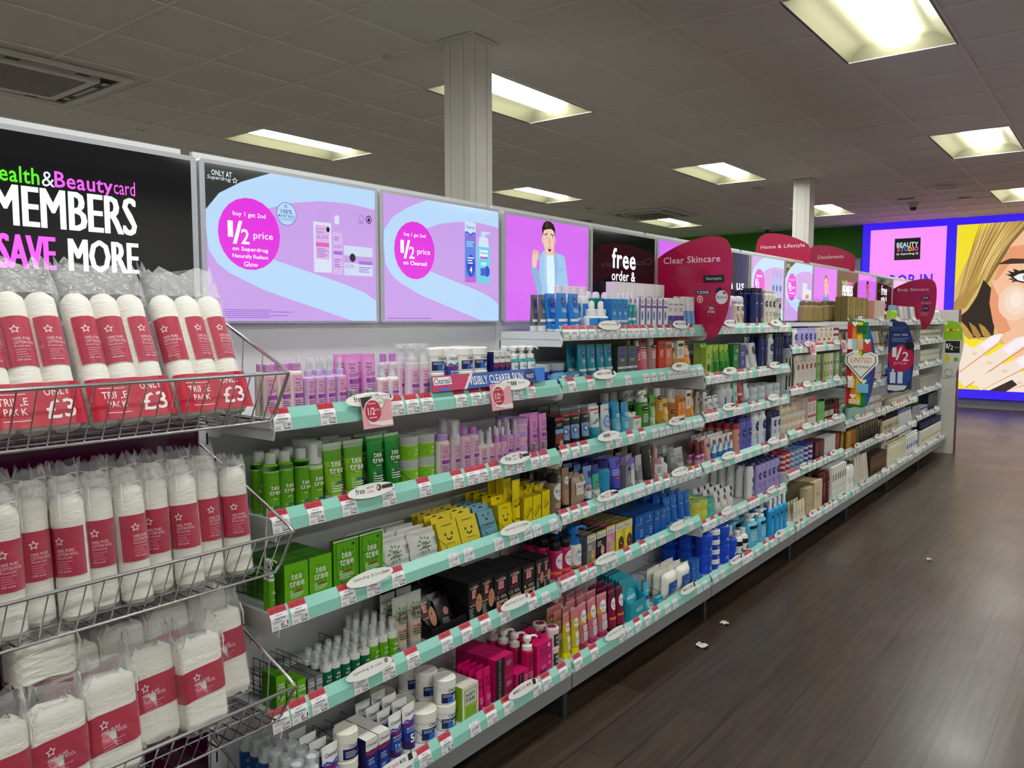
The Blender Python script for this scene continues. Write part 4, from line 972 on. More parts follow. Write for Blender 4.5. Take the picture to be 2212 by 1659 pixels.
S('cc_gbox', 'carton', 'silver_grey_carton', 'silver grey carton', 'carton', c='#8b8c96', d=.7, art=[('r', -.1, .76, .4, .9, '#2f346e'), ('vl', 'ACIDS', .1, .4, .3, '#e0e0ea', 1)])
S('cc_lil', 'tube', 'lilac_white_tube', 'white tube fading to violet tip', 'tube', c='#eeeaf2', bands=[(.6, '#c9b4e6'), (.8, '#8a6ad0')], cc='#2a2a5c', ch=.1, art=[('l', .1, .3, .3, .6, 4, '#d0404a')])
S('cb_grey', 'tube', 'grey_clear_tube', 'grey clear tube, pale label', 'tube', c='#8d9094', bands=[(.5, '#b9bcc0')], cc='#c9ccce', ch=.2, art=LINES('#3a3c40', .75))
S('cb_black', 'tube', 'tall_black_tube', 'tall glossy black tube, pink cap', 'tube', c='#131316', cc='#e0a0b4', ch=.08, art=[('vl', 'Carbon Theory.', .2, .5, .2, '#f0f0f0', 1)])
S('cb_pink', 'bottle', 'pink_dropper_bottle', 'dusky pink nozzle bottle', 'bottle', c='#b98a8c', cc='#d9b4b6', cap='dome', ch=.34, cr=.4, sh=.4, art=[('r', -.5, .08, .5, .5, '#ece6e6')] + LINES('#3a3a3e', .46, 'Carbon', .5))
S('cb_white', 'bottle', 'white_lotion_bottle', 'small white bottle, red stripe', 'bottle', c='#eceaec', cc='#f0f0f0', cap='cyl', ch=.24, cr=.4, sh=.4, art=[('r', .2, .1, .34, .4, '#d0303c')])
S('cb_tube', 'tube', 'grey_cream_tube', 'dark grey tube, grey cap', 'tube', c='#7d8084', cc='#a9acb0', ch=.12, art=LINES('#e6e6e8', .7, 'Carbon', .5))
S('cb_tube2', 'tube', 'silver_serum_tube', 'silver grey tube, pink tip mark', 'tube', c='#b4b7bb', cc='#c9ccce', ch=.1, art=LINES('#3a3c40', .66, 'Carbon', .5) + [('p', [(.2, .8), (.3, .8), (.38, .92), (.3, .93)], '#e0407a')])
S('by_burg', 'tube', 'burgundy_body_tube', 'burgundy tube, gold cap', 'tube', c='#e0a8d0', bands=[(.24, '#b45a9a'), (.46, '#6e1f34')], cc='#c9a24a', ch=.1, art=[('e', 0, .42, .44, .12, '#e6d0e0'), ('l', -.2, .7, .2, .8, 2, '#d8a07a')])
S('bi_char', 'bottle', 'pink_foam_bottle', 'pink bottle, round black cap', 'bottle', c='#c8206a', cc='#141416', cap='dome', ch=.26, cr=.8, sh=.2, bands=[(.04, .12, '#d8307a'), (.12, .2, '#f07a3a')], art=BIO(None, .04, .46, .46))
S('bi_foam', 'bottle', 'blue_pump_bottle', 'white bottle, tall blue pump', 'bottle', c='#eef0f2', cc='#1f78c8', cap='pump', ch=.4, cr=.8, sh=.3, bands=[(.04, .08, '#2a4a6a'), (.08, .13, '#f0702a')], art=[('ring', .1, .36, .34, .03, '#9ab8d8'), ('tf', 'Bior\u00e9', .1, .44, .5, .07, '#26406a', 0), ('l', -.1, .25, .3, .34, 2, '#4a90c8')])
S('bi_gbox', 'carton', 'grey_pore_strip_carton', 'silver pore strip carton, blonde woman print', 'carton', c='#8b8a8f', sc='#5a5a60', tc='#707076', d=.4, art=PORE('#8b8a8f', '#d9a88a', '#b48a5a', '#e8d820'))
S('bi_kbox', 'carton', 'black_pore_strip_carton', 'black pore strip carton', 'carton', c='#1e1e22', sc='#17171a', tc='#232328', d=.4, art=PORE('#1e1e22', '#e0b8a4', '#201818', '#e8d820'))
S('bi_pbox', 'carton', 'pink_pore_strip_carton', 'pink pore strip carton', 'carton', c='#e58ab4', sc='#8a4a66', tc='#8a4a66', d=.4, art=PORE('#e58ab4', '#e0b49a', '#d9c49a', '#e8d820'))
S('bi_ybox', 'carton', 'yellow_pore_strip_carton', 'yellow pore strip carton', 'carton', c='#f0e020', sc='#8a7a20', tc='#7a7440', d=.4, art=PORE('#f0e020', '#6a4230', '#1a1210', '#f0e020'))
FD = '#1558b4'
S('fd_box', 'carton', 'blue_gel_carton', 'plain blue carton, thin logo', 'carton', c='#1560bc', sc='#0f4a98', tc='#0f4a98', d=.5, art=[('e', .1, .82, .06, .12, '#9ad0b0'), ('tf', 'Freederm', 0, .68, .6, .04, '#e0ecff', 0), ('bar', -.4, .06, -.05, .16, '#e8eef6'), ('l', 0, .2, .3, .5, 3, '#a8c8f0')])
S('fd_box2', 'carton', 'blue_gel_carton', 'taller plain blue carton', 'carton', c='#1762c0', sc='#0f4a98', tc='#1250a4', d=.5, art=[('e', .1, .84, .06, .12, '#9ad0b0'), ('l', -.3, .6, .3, .7, 2, '#a8c8f0')])
S('fd_tube', 'tube', 'royal_blue_tube', 'royal blue tube, white cap', 'tube', c='#1a6cc8', cc='#f0f2f2', ch=.14, art=[('e', .1, .84, .06, .12, '#8ac0b0'), ('tf', 'Freederm', 0, .66, .66, .05, '#e6f0ff', 0), ('vl', 'exfoliating', -.1, .4, .1, '#a8c8f0', 0)])
S('bi_yel', 'tube', 'yellow_wash_tube', 'clear yellow gel tube', 'tube', c='#e8e000', bands=[(.14, '#c4ba20'), (.56, '#d8a81c'), (.78, '#c8787a')], crimp='#c88a8c', cc='#e8e010', ch=.1, art=BIO(None, .0, .68, .3) + [('r', -.22, .36, .24, .5, '#ece6c4'), ('r', -.22, .2, .24, .34, '#f0efe4'), ('l', -.2, .22, .2, .34, 4, '#8a8a6a')])
S('bi_pnk', 'tube', 'pink_wash_tube', 'clear pink gel tube', 'tube', c='#c0306a', bands=[(.14, '#b8707c'), (.56, '#d89a3a'), (.72, '#cf7480')], crimp='#c89a9c', cc='#c01a60', ch=.1, art=BIO(None, .0, .72, .3) + [('r', -.22, .4, .24, .54, '#e6b8c0'), ('r', -.22, .2, .24, .38, '#f0e6ea'), ('l', -.2, .22, .2, .36, 4, '#8a6a8a')])
S('bi_bur', 'tube', 'burgundy_scrub_tube', 'burgundy scrub tube, black cap', 'tube', c='#8a1a44', bands=[(.3, '#7a1238'), (.8, '#5a1030')], crimp='#9a2a5a', cc='#1c1618', ch=.08, art=BIO(None, .04, .66, .34) + [('r', -.4, .3, .44, .36, '#e06a3a')])
S('wt_tray', 'tray', 'teal_display_box', 'teal display box of cleansing sachets', 'display box', c='#1f9ab4', ic='#1a88a0', d=.15, lo=.46, hs=.84, art=[('tf', 'witch', .1, .5, .4, .3, '#e8f4f6', 1), ('r', -.5, 0, .5, .12, '#8ac04a')], sart=[('tf', 'witch', 0, .3, .6, .1, '#dff0f4', 1)])
S('wt_slim', 'tube', 'aqua_blemish_tube', 'slim aqua tube', 'tube', c='#7ad0e0', bands=[(.5, '#3ab4d0')], cc='#3aa0b8', ch=.1, art=[('r', -.5, .42, .5, .54, '#1c4a9a'), ('tf', 'witch', 0, .72, .6, .07, '#ffffff', 1)])
S('wt_low', 'carton', 'low_teal_carton', 'low teal soap carton', 'carton', c='#1f98b8', tc='#3ab0c8', d=.4, art=[('tf', 'witch', 0, .5, .4, .4, '#e8f4f6', 1)])
S('fd_wipe', 'pack', 'pad_pouch', 'white pad pouch, royal blue label', 'pack', c='#ecebe2', d=.36, art=[('r', -.28, .12, .42, .62, '#1a56ac'), ('tf', 'Freederm', .06, .32, .4, .06, '#dfe9f6', 0), ('e', .12, .48, .03, .04, '#9ad0b0')])
S('fd_low', 'carton', 'flat_blue_carton', 'flat blue carton', 'carton', c='#1a78d0', d=.6)
NV = '#16225c'
S('nv_small', 'bottle', 'small_cream_bottle', 'small cream lotion bottle', 'bottle', c='#efe6da', cc='#d8d6e6', cap='flip', ch=.14, cr=.7, k=.6, art=OVAL(NV, .7, .2, low='#a0522d'))
S('nv_pump', 'bottle', 'white_lotion_pump', 'white lotion bottle, navy pump', 'bottle', c='#ece6ee', cc='#1a1d3c', cap='pump', ch=.16, cr=.5, k=.55, art=OVAL(NV, .5, .3, low='#c49a6a'))
S('nv_navy', 'bottle', 'navy_lotion_bottle', 'navy lotion bottle, gold motif', 'bottle', c='#1d2a6a', cc='#15193c', cap='flip', ch=.12, cr=.8, k=.6, art=OVAL('#2a3a8a', .6, .3, low='#c8a23a'))
S('nv_cream', 'bottle', 'cream_lotion_bottle', 'cream lotion bottle, navy oval', 'bottle', c='#efe9dc', cc='#e8e2d4', cap='flip', ch=.1, cr=.8, k=.55, art=OVAL(NV, .62, .34))
S('nv_jars', 'jar', 'pale_cream_jar', 'pale cream jar, grey lid', 'jar', c='#efe9df', lc='#b9b9bb', lh=.3, art=[('e', .0, .4, .18, .2, NV)])
S('al_box', 'carton', 'lime_aloe_carton', 'lime aloe carton', 'carton', c='#b0d860', d=.5, tab=.12, art=[('l', -.3, .6, .3, .8, 3, '#3a6a1a'), ('e', 0, .3, .3, .3, '#6a4a3a')])
S('al_tube', 'tube', 'green_aloe_tube', 'rounded bright green aloe tube', 'tube', c='#2f8f2c', bands=[(.45, '#6ab82c'), (.75, '#a4d640')], cc='#1f7a2c', ch=.1, art=[('e', 0, .78, .16, .12, '#b04a4a'), ('l', -.2, .5, .2, .64, 2, '#3a5a9a')])
S('al_dbox', 'carton', 'dark_green_carton', 'dark green carton', 'carton', c='#1f8a4a', d=.6, art=LINES('#dff0c8', .7) + [('e', .1, .8, .2, .1, '#a8d84a')])
S('nv_lbox', 'carton', 'periwinkle_carton', 'periwinkle blue carton', 'carton', c='#4a52a8', d=.6, art=[('l', -.3, .6, .3, .75, 2, '#dfe0ff'), ('e', 0, .35, .08, .16, '#e0c090')])
S('nv_wtube', 'tube', 'white_hand_cream_tube', 'white hand cream tube, navy dot', 'tube', c='#e9e9ee', cc='#e0e0e6', ch=.12, art=[('e', .0, .72, .2, .24, NV), ('vl', 'CREME', .0, .4, .12, '#4a5ab0', 1)])
S('nv_white', 'bottle', 'tall_white_bottle', 'tall white bottle, blue mark', 'bottle', c='#e6e9f2', cc='#eef0f4', cap='flip', ch=.14, cr=.8, k=.6, art=OVAL(NV, .6, .28, low='#5ab0e0'))
S('nv_dark', 'bottle', 'dark_navy_bottle', 'dark navy bottle', 'bottle', c='#161d54', cc='#12163c', cap='flip', ch=.12, cr=.85, k=.6, art=LINES('#6a78c0', .6))
S('av_white', 'tube', 'white_navy_tube', 'white tube, navy cap band', 'tube', c='#2a2f7c', bands=[(.2, '#e9e9f0')], cc='#e8e8ee', ch=.1, art=[('r', -.4, .86, .4, .92, '#26303c'), ('e', 0, .5, .06, .1, NV)] + LINES('#77778a', .7))
S('nv_tallw', 'bottle', 'silver_white_bottle', 'tall silver white bottle', 'bottle', c='#d9dbe2', cc='#e9ebee', cap='cyl', ch=.2, cr=.7, art=[('r', -.1, .1, .3, .5, '#2a3a7c')])
S('pl_mint', 'tube', 'mint_green_tube', 'mint green tube', 'tube', c='#a8e0cc', cc='#d6f0e6', ch=.1, art=LINES('#3a6a5a', .7) + [('e', 0, .2, .2, .2, '#c05a3a')])
S('pl_red', 'tube', 'red_cream_tube', 'red tube, pale band', 'tube', c='#b8303a', bands=[(.44, '#e6c8c4'), (.54, '#b8303a')], cc='#c03a44', ch=.1, art=[('tf', 'x6', 0, .3, .4, .09, '#f0e0dc', 1)])
S('nv_wblue', 'tube', 'white_blue_cream_tube', 'white tube, light blue sweep', 'tube', c='#e6eaf0', cc='#dfe6ee', ch=.1, art=[('p', [(-.4, .2), (.4, .5), (.4, .3), (-.3, .12)], '#5ab0e0'), ('e', .2, .85, .16, .16, NV)])
S('nv_wjar', 'jar', 'wide_white_jar', 'wide white jar, blue dot', 'jar', c='#dfe6f0', lc='#e9eef4', lh=.36, art=[('e', .1, .34, .07, .07, NV), ('l', -.36, .2, -.02, .5, 2, '#6a9ac8')])
S('by_pink', 'tube', 'pink_body_tube', 'soft pink body tube', 'tube', c='#e6a89a', cc='#eac0b4', ch=.12, art=[('e', 0, .72, .26, .16, '#3a4a8a')])
S('pl_blue', 'tube', 'cocoa_cream_tube', 'white tube, blue base', 'tube', c='#3a7ac8', bands=[(.32, '#e6eaee')], cc='#dfe6ea', ch=.1, art=[('e', 0, .78, .24, .2, '#8a4a30'), ('p', [(-.4, .3), (-.1, .7), (-.3, .7), (-.46, .4)], '#5a9ad8')])
S('vs_salmon', 'bottle', 'salmon_red_cap_bottle', 'salmon bottle, red cap', 'bottle', c='#dfa08e', cc='#c23a3c', cap='cyl', ch=.18, cr=.8, k=.7, art=[('e', .1, .62, .14, .14, NV), ('l', -.2, .3, .2, .45, 3, '#8a3a34')])
S('nv_purp', 'bottle', 'violet_lotion_bottle', 'violet blue lotion bottle', 'bottle', c='#6a6ac8', cc='#4a4a9c', cap='flip', ch=.12, cr=.85, k=.6, art=OVAL('#26306c', .55, .28, low=None))
S('nv_wnavy', 'bottle', 'white_bottle_navy_cap', 'white bottle, navy cap', 'bottle', c='#e3e8f2', cc='#1c2560', cap='flip', ch=.2, cr=.8, k=.6, art=OVAL(NV, .6, .3, low=None))
S('cj_yel', 'jar', 'lime_yellow_jar', 'lime yellow jar', 'jar', c='#e6cf4a', lc='#cfe07a', lh=.5, art=[('tf', 'Cowshed', .1, .26, .3, .16, '#5a5a2a', 1)])
S('cj_teal', 'jar', 'aqua_jar', 'aqua jar', 'jar', c='#6fd6c6', lc='#5ac0b0', lh=.5, art=[('l', -.2, .16, .2, .36, 1, '#2a7a6c')])
S('pl_white', 'tube', 'white_coconut_tube', 'white tube, coconut print', 'tube', c='#eceaea', cc='#e0dedc', ch=.12, art=[('e', -.0, .62, .14, .18, '#7a5a34'), ('e', .2, .88, .16, .16, NV), ('e', .0, .24, .2, .16, '#e6dcc4')])
S('nv_coco', 'bottle', 'white_coconut_bottle', 'rounded white bottle, coconut print', 'bottle', c='#eeeeef', cc='#1c2560', cap='flip', ch=.06, cr=.6, k=.55, sh=1.0, art=[('e', .14, .54, .24, .22, NV), ('e', .1, .3, .2, .22, '#a08060'), ('e', .1, .16, .24, .2, '#5a3a2a'), ('e', .1, .17, .17, .14, '#f0ece4')])
S('nv_lilac', 'bottle', 'lilac_shower_bottle', 'lilac bottle, navy oval, floral print', 'bottle', c='#b0a4e6', cc='#232a66', cap='flip', ch=.07, cr=.7, k=.55, sh=.8, art=OVAL('#181f58', .58, .3, low='#e07a9a'))
S('as_big', 'jar', 'large_blue_cream_jar', 'large royal blue cream jar', 'jar', c='#1648c8', lc='#1a50d0', lh=.34, lr=1.02, art=[('tf', 'Astral', .1, .3, .5, .2, '#cfe0ff', 1, .25), ('e', -.4, .34, .04, .04, '#5a8af0')], top=[('ring', 0, 0, .34, .03, '#7aa8f8'), ('e', .1, .05, .2, .08, '#12389c')])
S('as_big2', 'jar', 'tall_blue_jar', 'royal blue jar in a tall stack', 'jar', c='#1648c8', lc='#1a50d0', lh=.3, art=[('tf', 'Astral', .1, .34, .5, .18, '#cfe0ff', 1, .25)], top=[('ring', 0, 0, .4, .06, '#e8f0fa')])
S('as_slim', 'jar', 'white_lidded_blue_jar', 'shallow blue jar, white lid', 'jar', c='#1a44b4', lc='#eceff4', lh=.46, art=[('tf', 'Astral', .0, .27, .4, .2, '#dfe9ff', 1, .25)], top=[('ring', 0, 0, .4, .08, '#1a50d0'), ('e', 0, 0, .2, .14, '#1a50d0')])
S('sm_black', 'bottle', 'black_label_bottle', 'little white bottle, black label', 'bottle', c='#ecebe6', cc='#f0efec', cap='cyl', ch=.24, cr=.5, sh=.7, art=[('r', -1.2, .38, 1.2, .58, '#151515'), ('r', -1.2, .02, 1.2, .08, '#151515'), ('e', 0, .22, .14, .14, '#3a3a3a')])
S('nt_lblue', 'bottle', 'light_blue_gel_bottle', 'light blue gel bottle, white pump', 'bottle', c='#5ab4d8', cc='#eef0f0', cap='pump', ch=.22, cr=.45, k=.6, sh=.25, art=[('r', -.36, .58, .4, .68, '#15181c'), ('l', -.3, .2, .3, .5, 5, '#dff0fa')])
S('nt_bblue', 'bottle', 'bright_blue_gel_bottle', 'bright blue body gel bottle', 'bottle', c='#1f98d8', cc='#eef0f0', cap='cyl', ch=.24, cr=.5, k=.6, sh=.3, art=[('r', -.2, .5, .46, .58, '#15181c'), ('l', -.2, .1, .3, .42, 5, '#9ad8f6')])
S('nv_wtall', 'bottle', 'tall_white_navy_dot_bottle', 'tall white bottle, navy dot', 'bottle', c='#efede9', cc='#e9e6e0', cap='flip', ch=.08, cr=.85, k=.6, art=OVAL(NV, .55, .26, low=None))
S('nv_lil2', 'bottle', 'tall_lilac_bottle', 'tall lilac body lotion bottle', 'bottle', c='#b4a8ea', cc='#a89cdc', cap='flip', ch=.08, cr=.9, k=.55, art=OVAL('#181f58', .55, .26, low='#d0789a'))
S('rx_box', 'carton', 'cream_red_carton', 'cream carton with red blocks', 'carton', c='#efe6d8', d=.5, art=[('r', -.5, .3, -.1, .42, '#b8402c'), ('r', -.1, .86, .2, .96, '#c43a34'), ('r', -.5, 0, -.1, .08, '#b8402c'), ('l', -.1, .5, .4, .7, 4, '#8a8074')])
S('rx_stack', 'carton', 'red_white_cream_carton', 'low red and white carton', 'carton', c='#eceaea', d=.6, art=[('r', -.5, .55, .5, 1, '#8a2a44'), ('r', .1, .55, .5, 1, '#3a3a7c')])
S('bo_gold', 'bottle', 'golden_oil_bottle', 'golden oil bottle', 'bottle', c='#b8862a', cc='#7a5a1c', cap='cyl', ch=.2, cr=.6)
S('dv_black', 'carton', 'black_white_carton', 'black and white striped carton', 'carton', c='#efefec', d=.5, art=[('r', -.5, 0, .1, 1, '#1c1c1e'), ('p', [(.1, 0), (.4, .5), (.1, 1)], '#1c1c1e')])
S('dv_box', 'carton', 'white_lotion_carton', 'white carton with small red panel', 'carton', c='#e9e6e0', d=.5, art=[('r', .0, .55, .46, .7, '#b8404a'), ('l', -.4, .75, .3, .85, 2, '#9a8a6a'), ('r', -.1, .02, .46, .14, '#b8504a')])
S('mx_box', 'carton', 'assorted_lotion_carton', 'tall lotion carton', 'carton', c='#9ad07a', d=.5, multi=['#8acb72', '#8a5a34', '#9ad88a', '#e6d87a', '#e9e9ee', '#6ab05a', '#efe9e0', '#3a8a3a'], art=[('e', 0, .66, .2, .16, '#1c2a54'), ('l', -.3, .2, .3, .4, 3, '#3a4a3a')])
S('bg_jar', 'jar', 'oat_body_butter_jar', 'oat coloured body butter jar', 'jar', c='#e6d2b8', lc='#efe9df', lh=.36, art=[('e', .1, .3, .12, .14, '#c8863a')])
S('bg_pump', 'bottle', 'oat_lotion_pump_bottle', 'oat lotion bottle, cream pump', 'bottle', c='#dcc6a8', cc='#e9e2d6', cap='pump', ch=.28, cr=.4, k=.6, art=LINES('#8a6a3a', .5))
S('pk_box', 'carton', 'pink_white_carton', 'pink and white carton', 'carton', c='#efe0dc', d=.5, art=[('r', -.5, .86, .5, 1, '#c4505c'), ('r', -.5, .3, .5, .38, '#c4505c'), ('l', -.3, .5, .3, .8, 4, '#a86a6a')])
S('gr_box', 'carton', 'slim_green_carton', 'slim bright green carton', 'carton', c='#7ad06a', d=.8, art=LINES('#2a6a2a', .7))
S('br_bot', 'bottle', 'brown_oil_bottle', 'dark brown bottle', 'bottle', c='#4a3426', cc='#1c1614', cap='cyl', ch=.2, cr=.6, art=[('r', -.4, .2, .4, .5, '#cfc4b4')])
S('dr_bot', 'bottle', 'dark_red_bottle', 'dark red bottle', 'bottle', c='#7a1420', cc='#4a0c14', cap='flip', ch=.16, cr=.8, k=.6, art=[('e', 0, .4, .14, .14, '#e0c8c4')])
S('rd_jar', 'jar', 'red_lid_jar', 'white jar, red lid', 'jar', c='#ece4e0', lc='#b8303e', lh=.5)
S('bl_jar', 'jar', 'blue_lid_jar', 'white jar, blue lid', 'jar', c='#e4e8ee', lc='#6a94cc', lh=.5, art=[('l', -.3, .1, .3, .4, 1, '#4a6aa0')])
S('pu_jar', 'jar', 'purple_lid_jar', 'white jar, purple lid', 'jar', c='#e6e4ee', lc='#4a44a4', lh=.5)
S('bu_box', 'carton', 'burgundy_carton', 'burgundy carton', 'carton', c='#5a101c', d=.5, art=[('l', -.3, .2, .3, .85, 8, '#a0606a')])
S('wh_box', 'carton', 'white_speckled_carton', 'white speckled carton', 'carton', c='#e4e4e6', d=.5, art=[('e', .1, .7, .07, .07, '#5a5a6a'), ('e', -.2, .45, .07, .07, '#3a4a8a'), ('e', .2, .3, .07, .07, '#5a5a6a'), ('l', -.3, .1, .3, .2, 2, '#8a8a90')])
S('rd_box', 'carton', 'slim_red_carton', 'slim red carton', 'carton', c='#9a2434', d=.8, art=LINES('#e8c0c4', .7))
S('cr_tube', 'tube', 'clear_cream_tube', 'slim cream tube', 'tube', c='#dcd6c0', cc='#efece2', ch=.14, art=LINES('#a08a3a', .6) + [('ring', .1, .2, .14, .04, '#d0704a')])
S('bg_box', 'carton', 'beige_carton', 'tall beige carton', 'carton', c='#c9b694', d=.6, art=LINES('#6a5a3a', .5))
S('cm_box', 'carton', 'cream_gift_carton', 'large cream carton', 'carton', c='#dccdaa', sc='#a08c6a', d=.5, art=LINES('#8a764a', .7, 'GOLD', .4) + [('r', -.5, .47, .5, .48, '#b49c6a')])
S('bu_bot', 'bottle', 'burgundy_bath_bottle', 'burgundy bath bottle', 'bottle', c='#5c121e', cc='#4a0e18', cap='flip', ch=.1, cr=.9, k=.7, art=[('l', -.2, .3, .3, .7, 4, '#b08088')])
S('ws_box', 'carton', 'slim_white_carton', 'slim white carton, black logo', 'carton', c='#ecebe6', d=.7, art=[('r', -.14, .58, .2, .78, '#232325'), ('e', .05, .36, .1, .2, '#c08a7a'), ('l', -.2, .1, .3, .2, 2, '#8a8a8a')])
S('ws_bot', 'bottle', 'white_round_bottle', 'white round-shouldered bottle', 'bottle', c='#ebebe8', cc='#2a2a2c', cap='disc', ch=.12, cr=.4, sh=.8, art=LINES('#8a8a8a', .5))
S('ol_can', 'bottle', 'bronze_aerosol_can', 'bronze aerosol can', 'can', c='#8a7448', cc='#6a5a3c', cap='dome', ch=.22, cr=.8, sh=.3, bands=[(.0, .08, '#4a3c24')])
S('ol_box', 'carton', 'olive_gold_carton', 'olive gold carton', 'carton', c='#8c7c3e', sc='#5f5428', tc='#a8965a', d=.6, multi=['#8c7c3e', '#7a6c34', '#968648', '#6f622e'], art=[('r', -.46, .02, -.40, .98, '#4c4320'), ('l', -.2, .3, .3, .6, 3, '#c9b878')])
S('pk_flat', 'carton', 'dusky_pink_carton', 'dusky pink carton', 'carton', c='#b8706a', d=.3)
S('cl_bot', 'carton', 'clear_tanning_pack', 'pale clear-fronted pack', 'carton', c='#dccfca', d=.5, art=[('r', -.3, .1, -.05, .9, '#efe6e0'), ('r', .1, .1, .3, .9, '#e8b890')])
def far(key, kind, name, desc, cat, colr, cc='#eeeeec', **kw):
    S(key, kind, name, desc, cat, c=colr, cc=cc, **kw)
far('gy_tube', 'tube', 'grey_white_tube', 'pale grey tube', 'tube', '#c4c6ca', multi=['#c4c6ca', '#e2e2e4', '#8a8250', '#dcdfe6', '#d6d2ce'], art=[('r', -.3, .3, .3, .4, '#7a3a4a')])
far('wh_red', 'bottle', 'white_bottle_red_dot', 'white bottle, small red mark', 'bottle', '#dcdde0', k=.6, cap='flip', ch=.12, cr=.8, bands=[(.0, .2, '#4a6ab0')], art=[('e', 0, .5, .12, .14, '#b03040')])
far('tl_bot', 'bottle', 'pale_teal_bottle', 'pale teal bottle', 'bottle', '#a8ccc4', cc='#e6ece8', cap='flip', ch=.16, cr=.8, k=.6)
far('wh_mix', 'carton', 'pale_mixed_carton', 'pale carton with grey print', 'carton', '#e2e0de', d=.5, multi=['#e6e6e8', '#d6d2cc', '#ece9e4', '#d0d4dc', '#e4dcd8'], art=[('r', -.3, .5, .3, .7, '#6a5a5c'), ('l', -.3, .1, .3, .3, 3, '#8a8a8e')])
far('or_bot', 'bottle', 'amber_shower_bottle', 'flat amber shower bottle', 'bottle', '#a8722c', cc='#5a3a1c', cap='flip', ch=.1, cr=.7, k=.5, sh=.8, multi=['#c49a4a', '#b4681c', '#a85a14', '#5a5a2a', '#3a2a1c'])
far('br_tube', 'tube', 'dark_brown_tube', 'dark brown tube', 'tube', '#33221c', cc='#201614', ch=.1, art=[('e', 0, .8, .14, .2, '#b4945a')])
far('wb_tube', 'tube', 'cream_body_tube', 'tall cream tube', 'tube', '#d9d2c4', cc='#e6e2d8', ch=.1)
far('db_box', 'carton', 'dark_brown_gift_box', 'dark brown box', 'box', '#33201a', d=.6, art=[('r', -.3, .4, .3, .6, '#7a5a34'), ('r', -.34, .1, -.28, .9, '#9a7a4a')])
far('li_bot', 'bottle', 'lime_bottle_blue_cap', 'lime bottle, light blue cap', 'bottle', '#a8d83a', cc='#8ac8e0', cap='cyl', ch=.3, cr=.5, sh=.6)
far('mx_tube', 'tube', 'slim_pale_tube', 'slim pale tube', 'tube', '#d6d2d4', ch=.12, multi=['#8a78b4', '#d9d6d8', '#e6e4e4', '#c9b4b0', '#e0dedc', '#9ab88a'])
far('cm_bot', 'bottle', 'cream_small_bottle', 'small cream bottle', 'bottle', '#d6cdbc', cc='#c9c0b0', cap='flip', ch=.2, cr=.7)
far('cr_bot', 'bottle', 'oat_bath_bottle', 'oat coloured bottle, dark pump', 'bottle', '#d6cbb0', cc='#2a2620', cap='pump', ch=.2, cr=.4, k=.6, art=[('r', -.2, .3, .2, .5, '#4a4030')])
far('wbl_tube', 'tube', 'white_blue_base_tube', 'white tube, blue top', 'tube', '#dfe2e8', bands=[(.8, '#2a48a4')], ch=.1)
far('cmb_bot', 'bottle', 'cream_shower_bottle', 'cream shower bottle', 'bottle', '#e2dcc4', cc='#d6cfb4', cap='flip', ch=.1, cr=.8, k=.55, sh=.6)
far('wbl_bot', 'bottle', 'white_blue_print_bottle', 'white bottle, blue mark', 'bottle', '#e6e8ec', cap='flip', ch=.12, cr=.8, k=.6, art=[('r', -.2, .3, .2, .5, '#3048b0')])
far('wt_bot', 'bottle', 'plain_white_bottle', 'plain white pump bottle', 'bottle', '#d6d4d6', cap='pump', ch=.3, cr=.5)
far('gn_mix', 'carton', 'white_green_carton', 'white carton with green leaf', 'carton', '#e2e4de', d=.5, art=[('e', 0, .7, .2, .16, '#5a9a3a'), ('r', -.3, .1, .3, .3, '#8a8a8a')])
far('gy_box', 'carton', 'grey_striped_carton', 'grey carton, plum stripe', 'carton', '#c6c4c6', d=.5, art=[('r', -.3, 0, -.1, 1, '#5a3a44'), ('l', 0, .5, .4, .9, 5, '#77777c')])
far('wbl_box', 'carton', 'white_blue_carton', 'white carton, blue band', 'carton', '#dcdfe6', d=.5, art=[('r', -.5, .6, .5, .85, '#2a46a0')])
far('nb_box', 'carton', 'navy_gold_carton', 'navy carton', 'carton', '#16203e', d=.5, art=[('r', -.2, .2, -.1, .8, '#a89a6a')])
far('nb_wht', 'bottle', 'white_bottle_dark_cap', 'white bottle, dark navy cap', 'bottle', '#dcdad2', cc='#141d44', cap='flip', ch=.3, cr=.8, k=.6, art=[('r', -.3, .2, .3, .3, '#c8a830')])
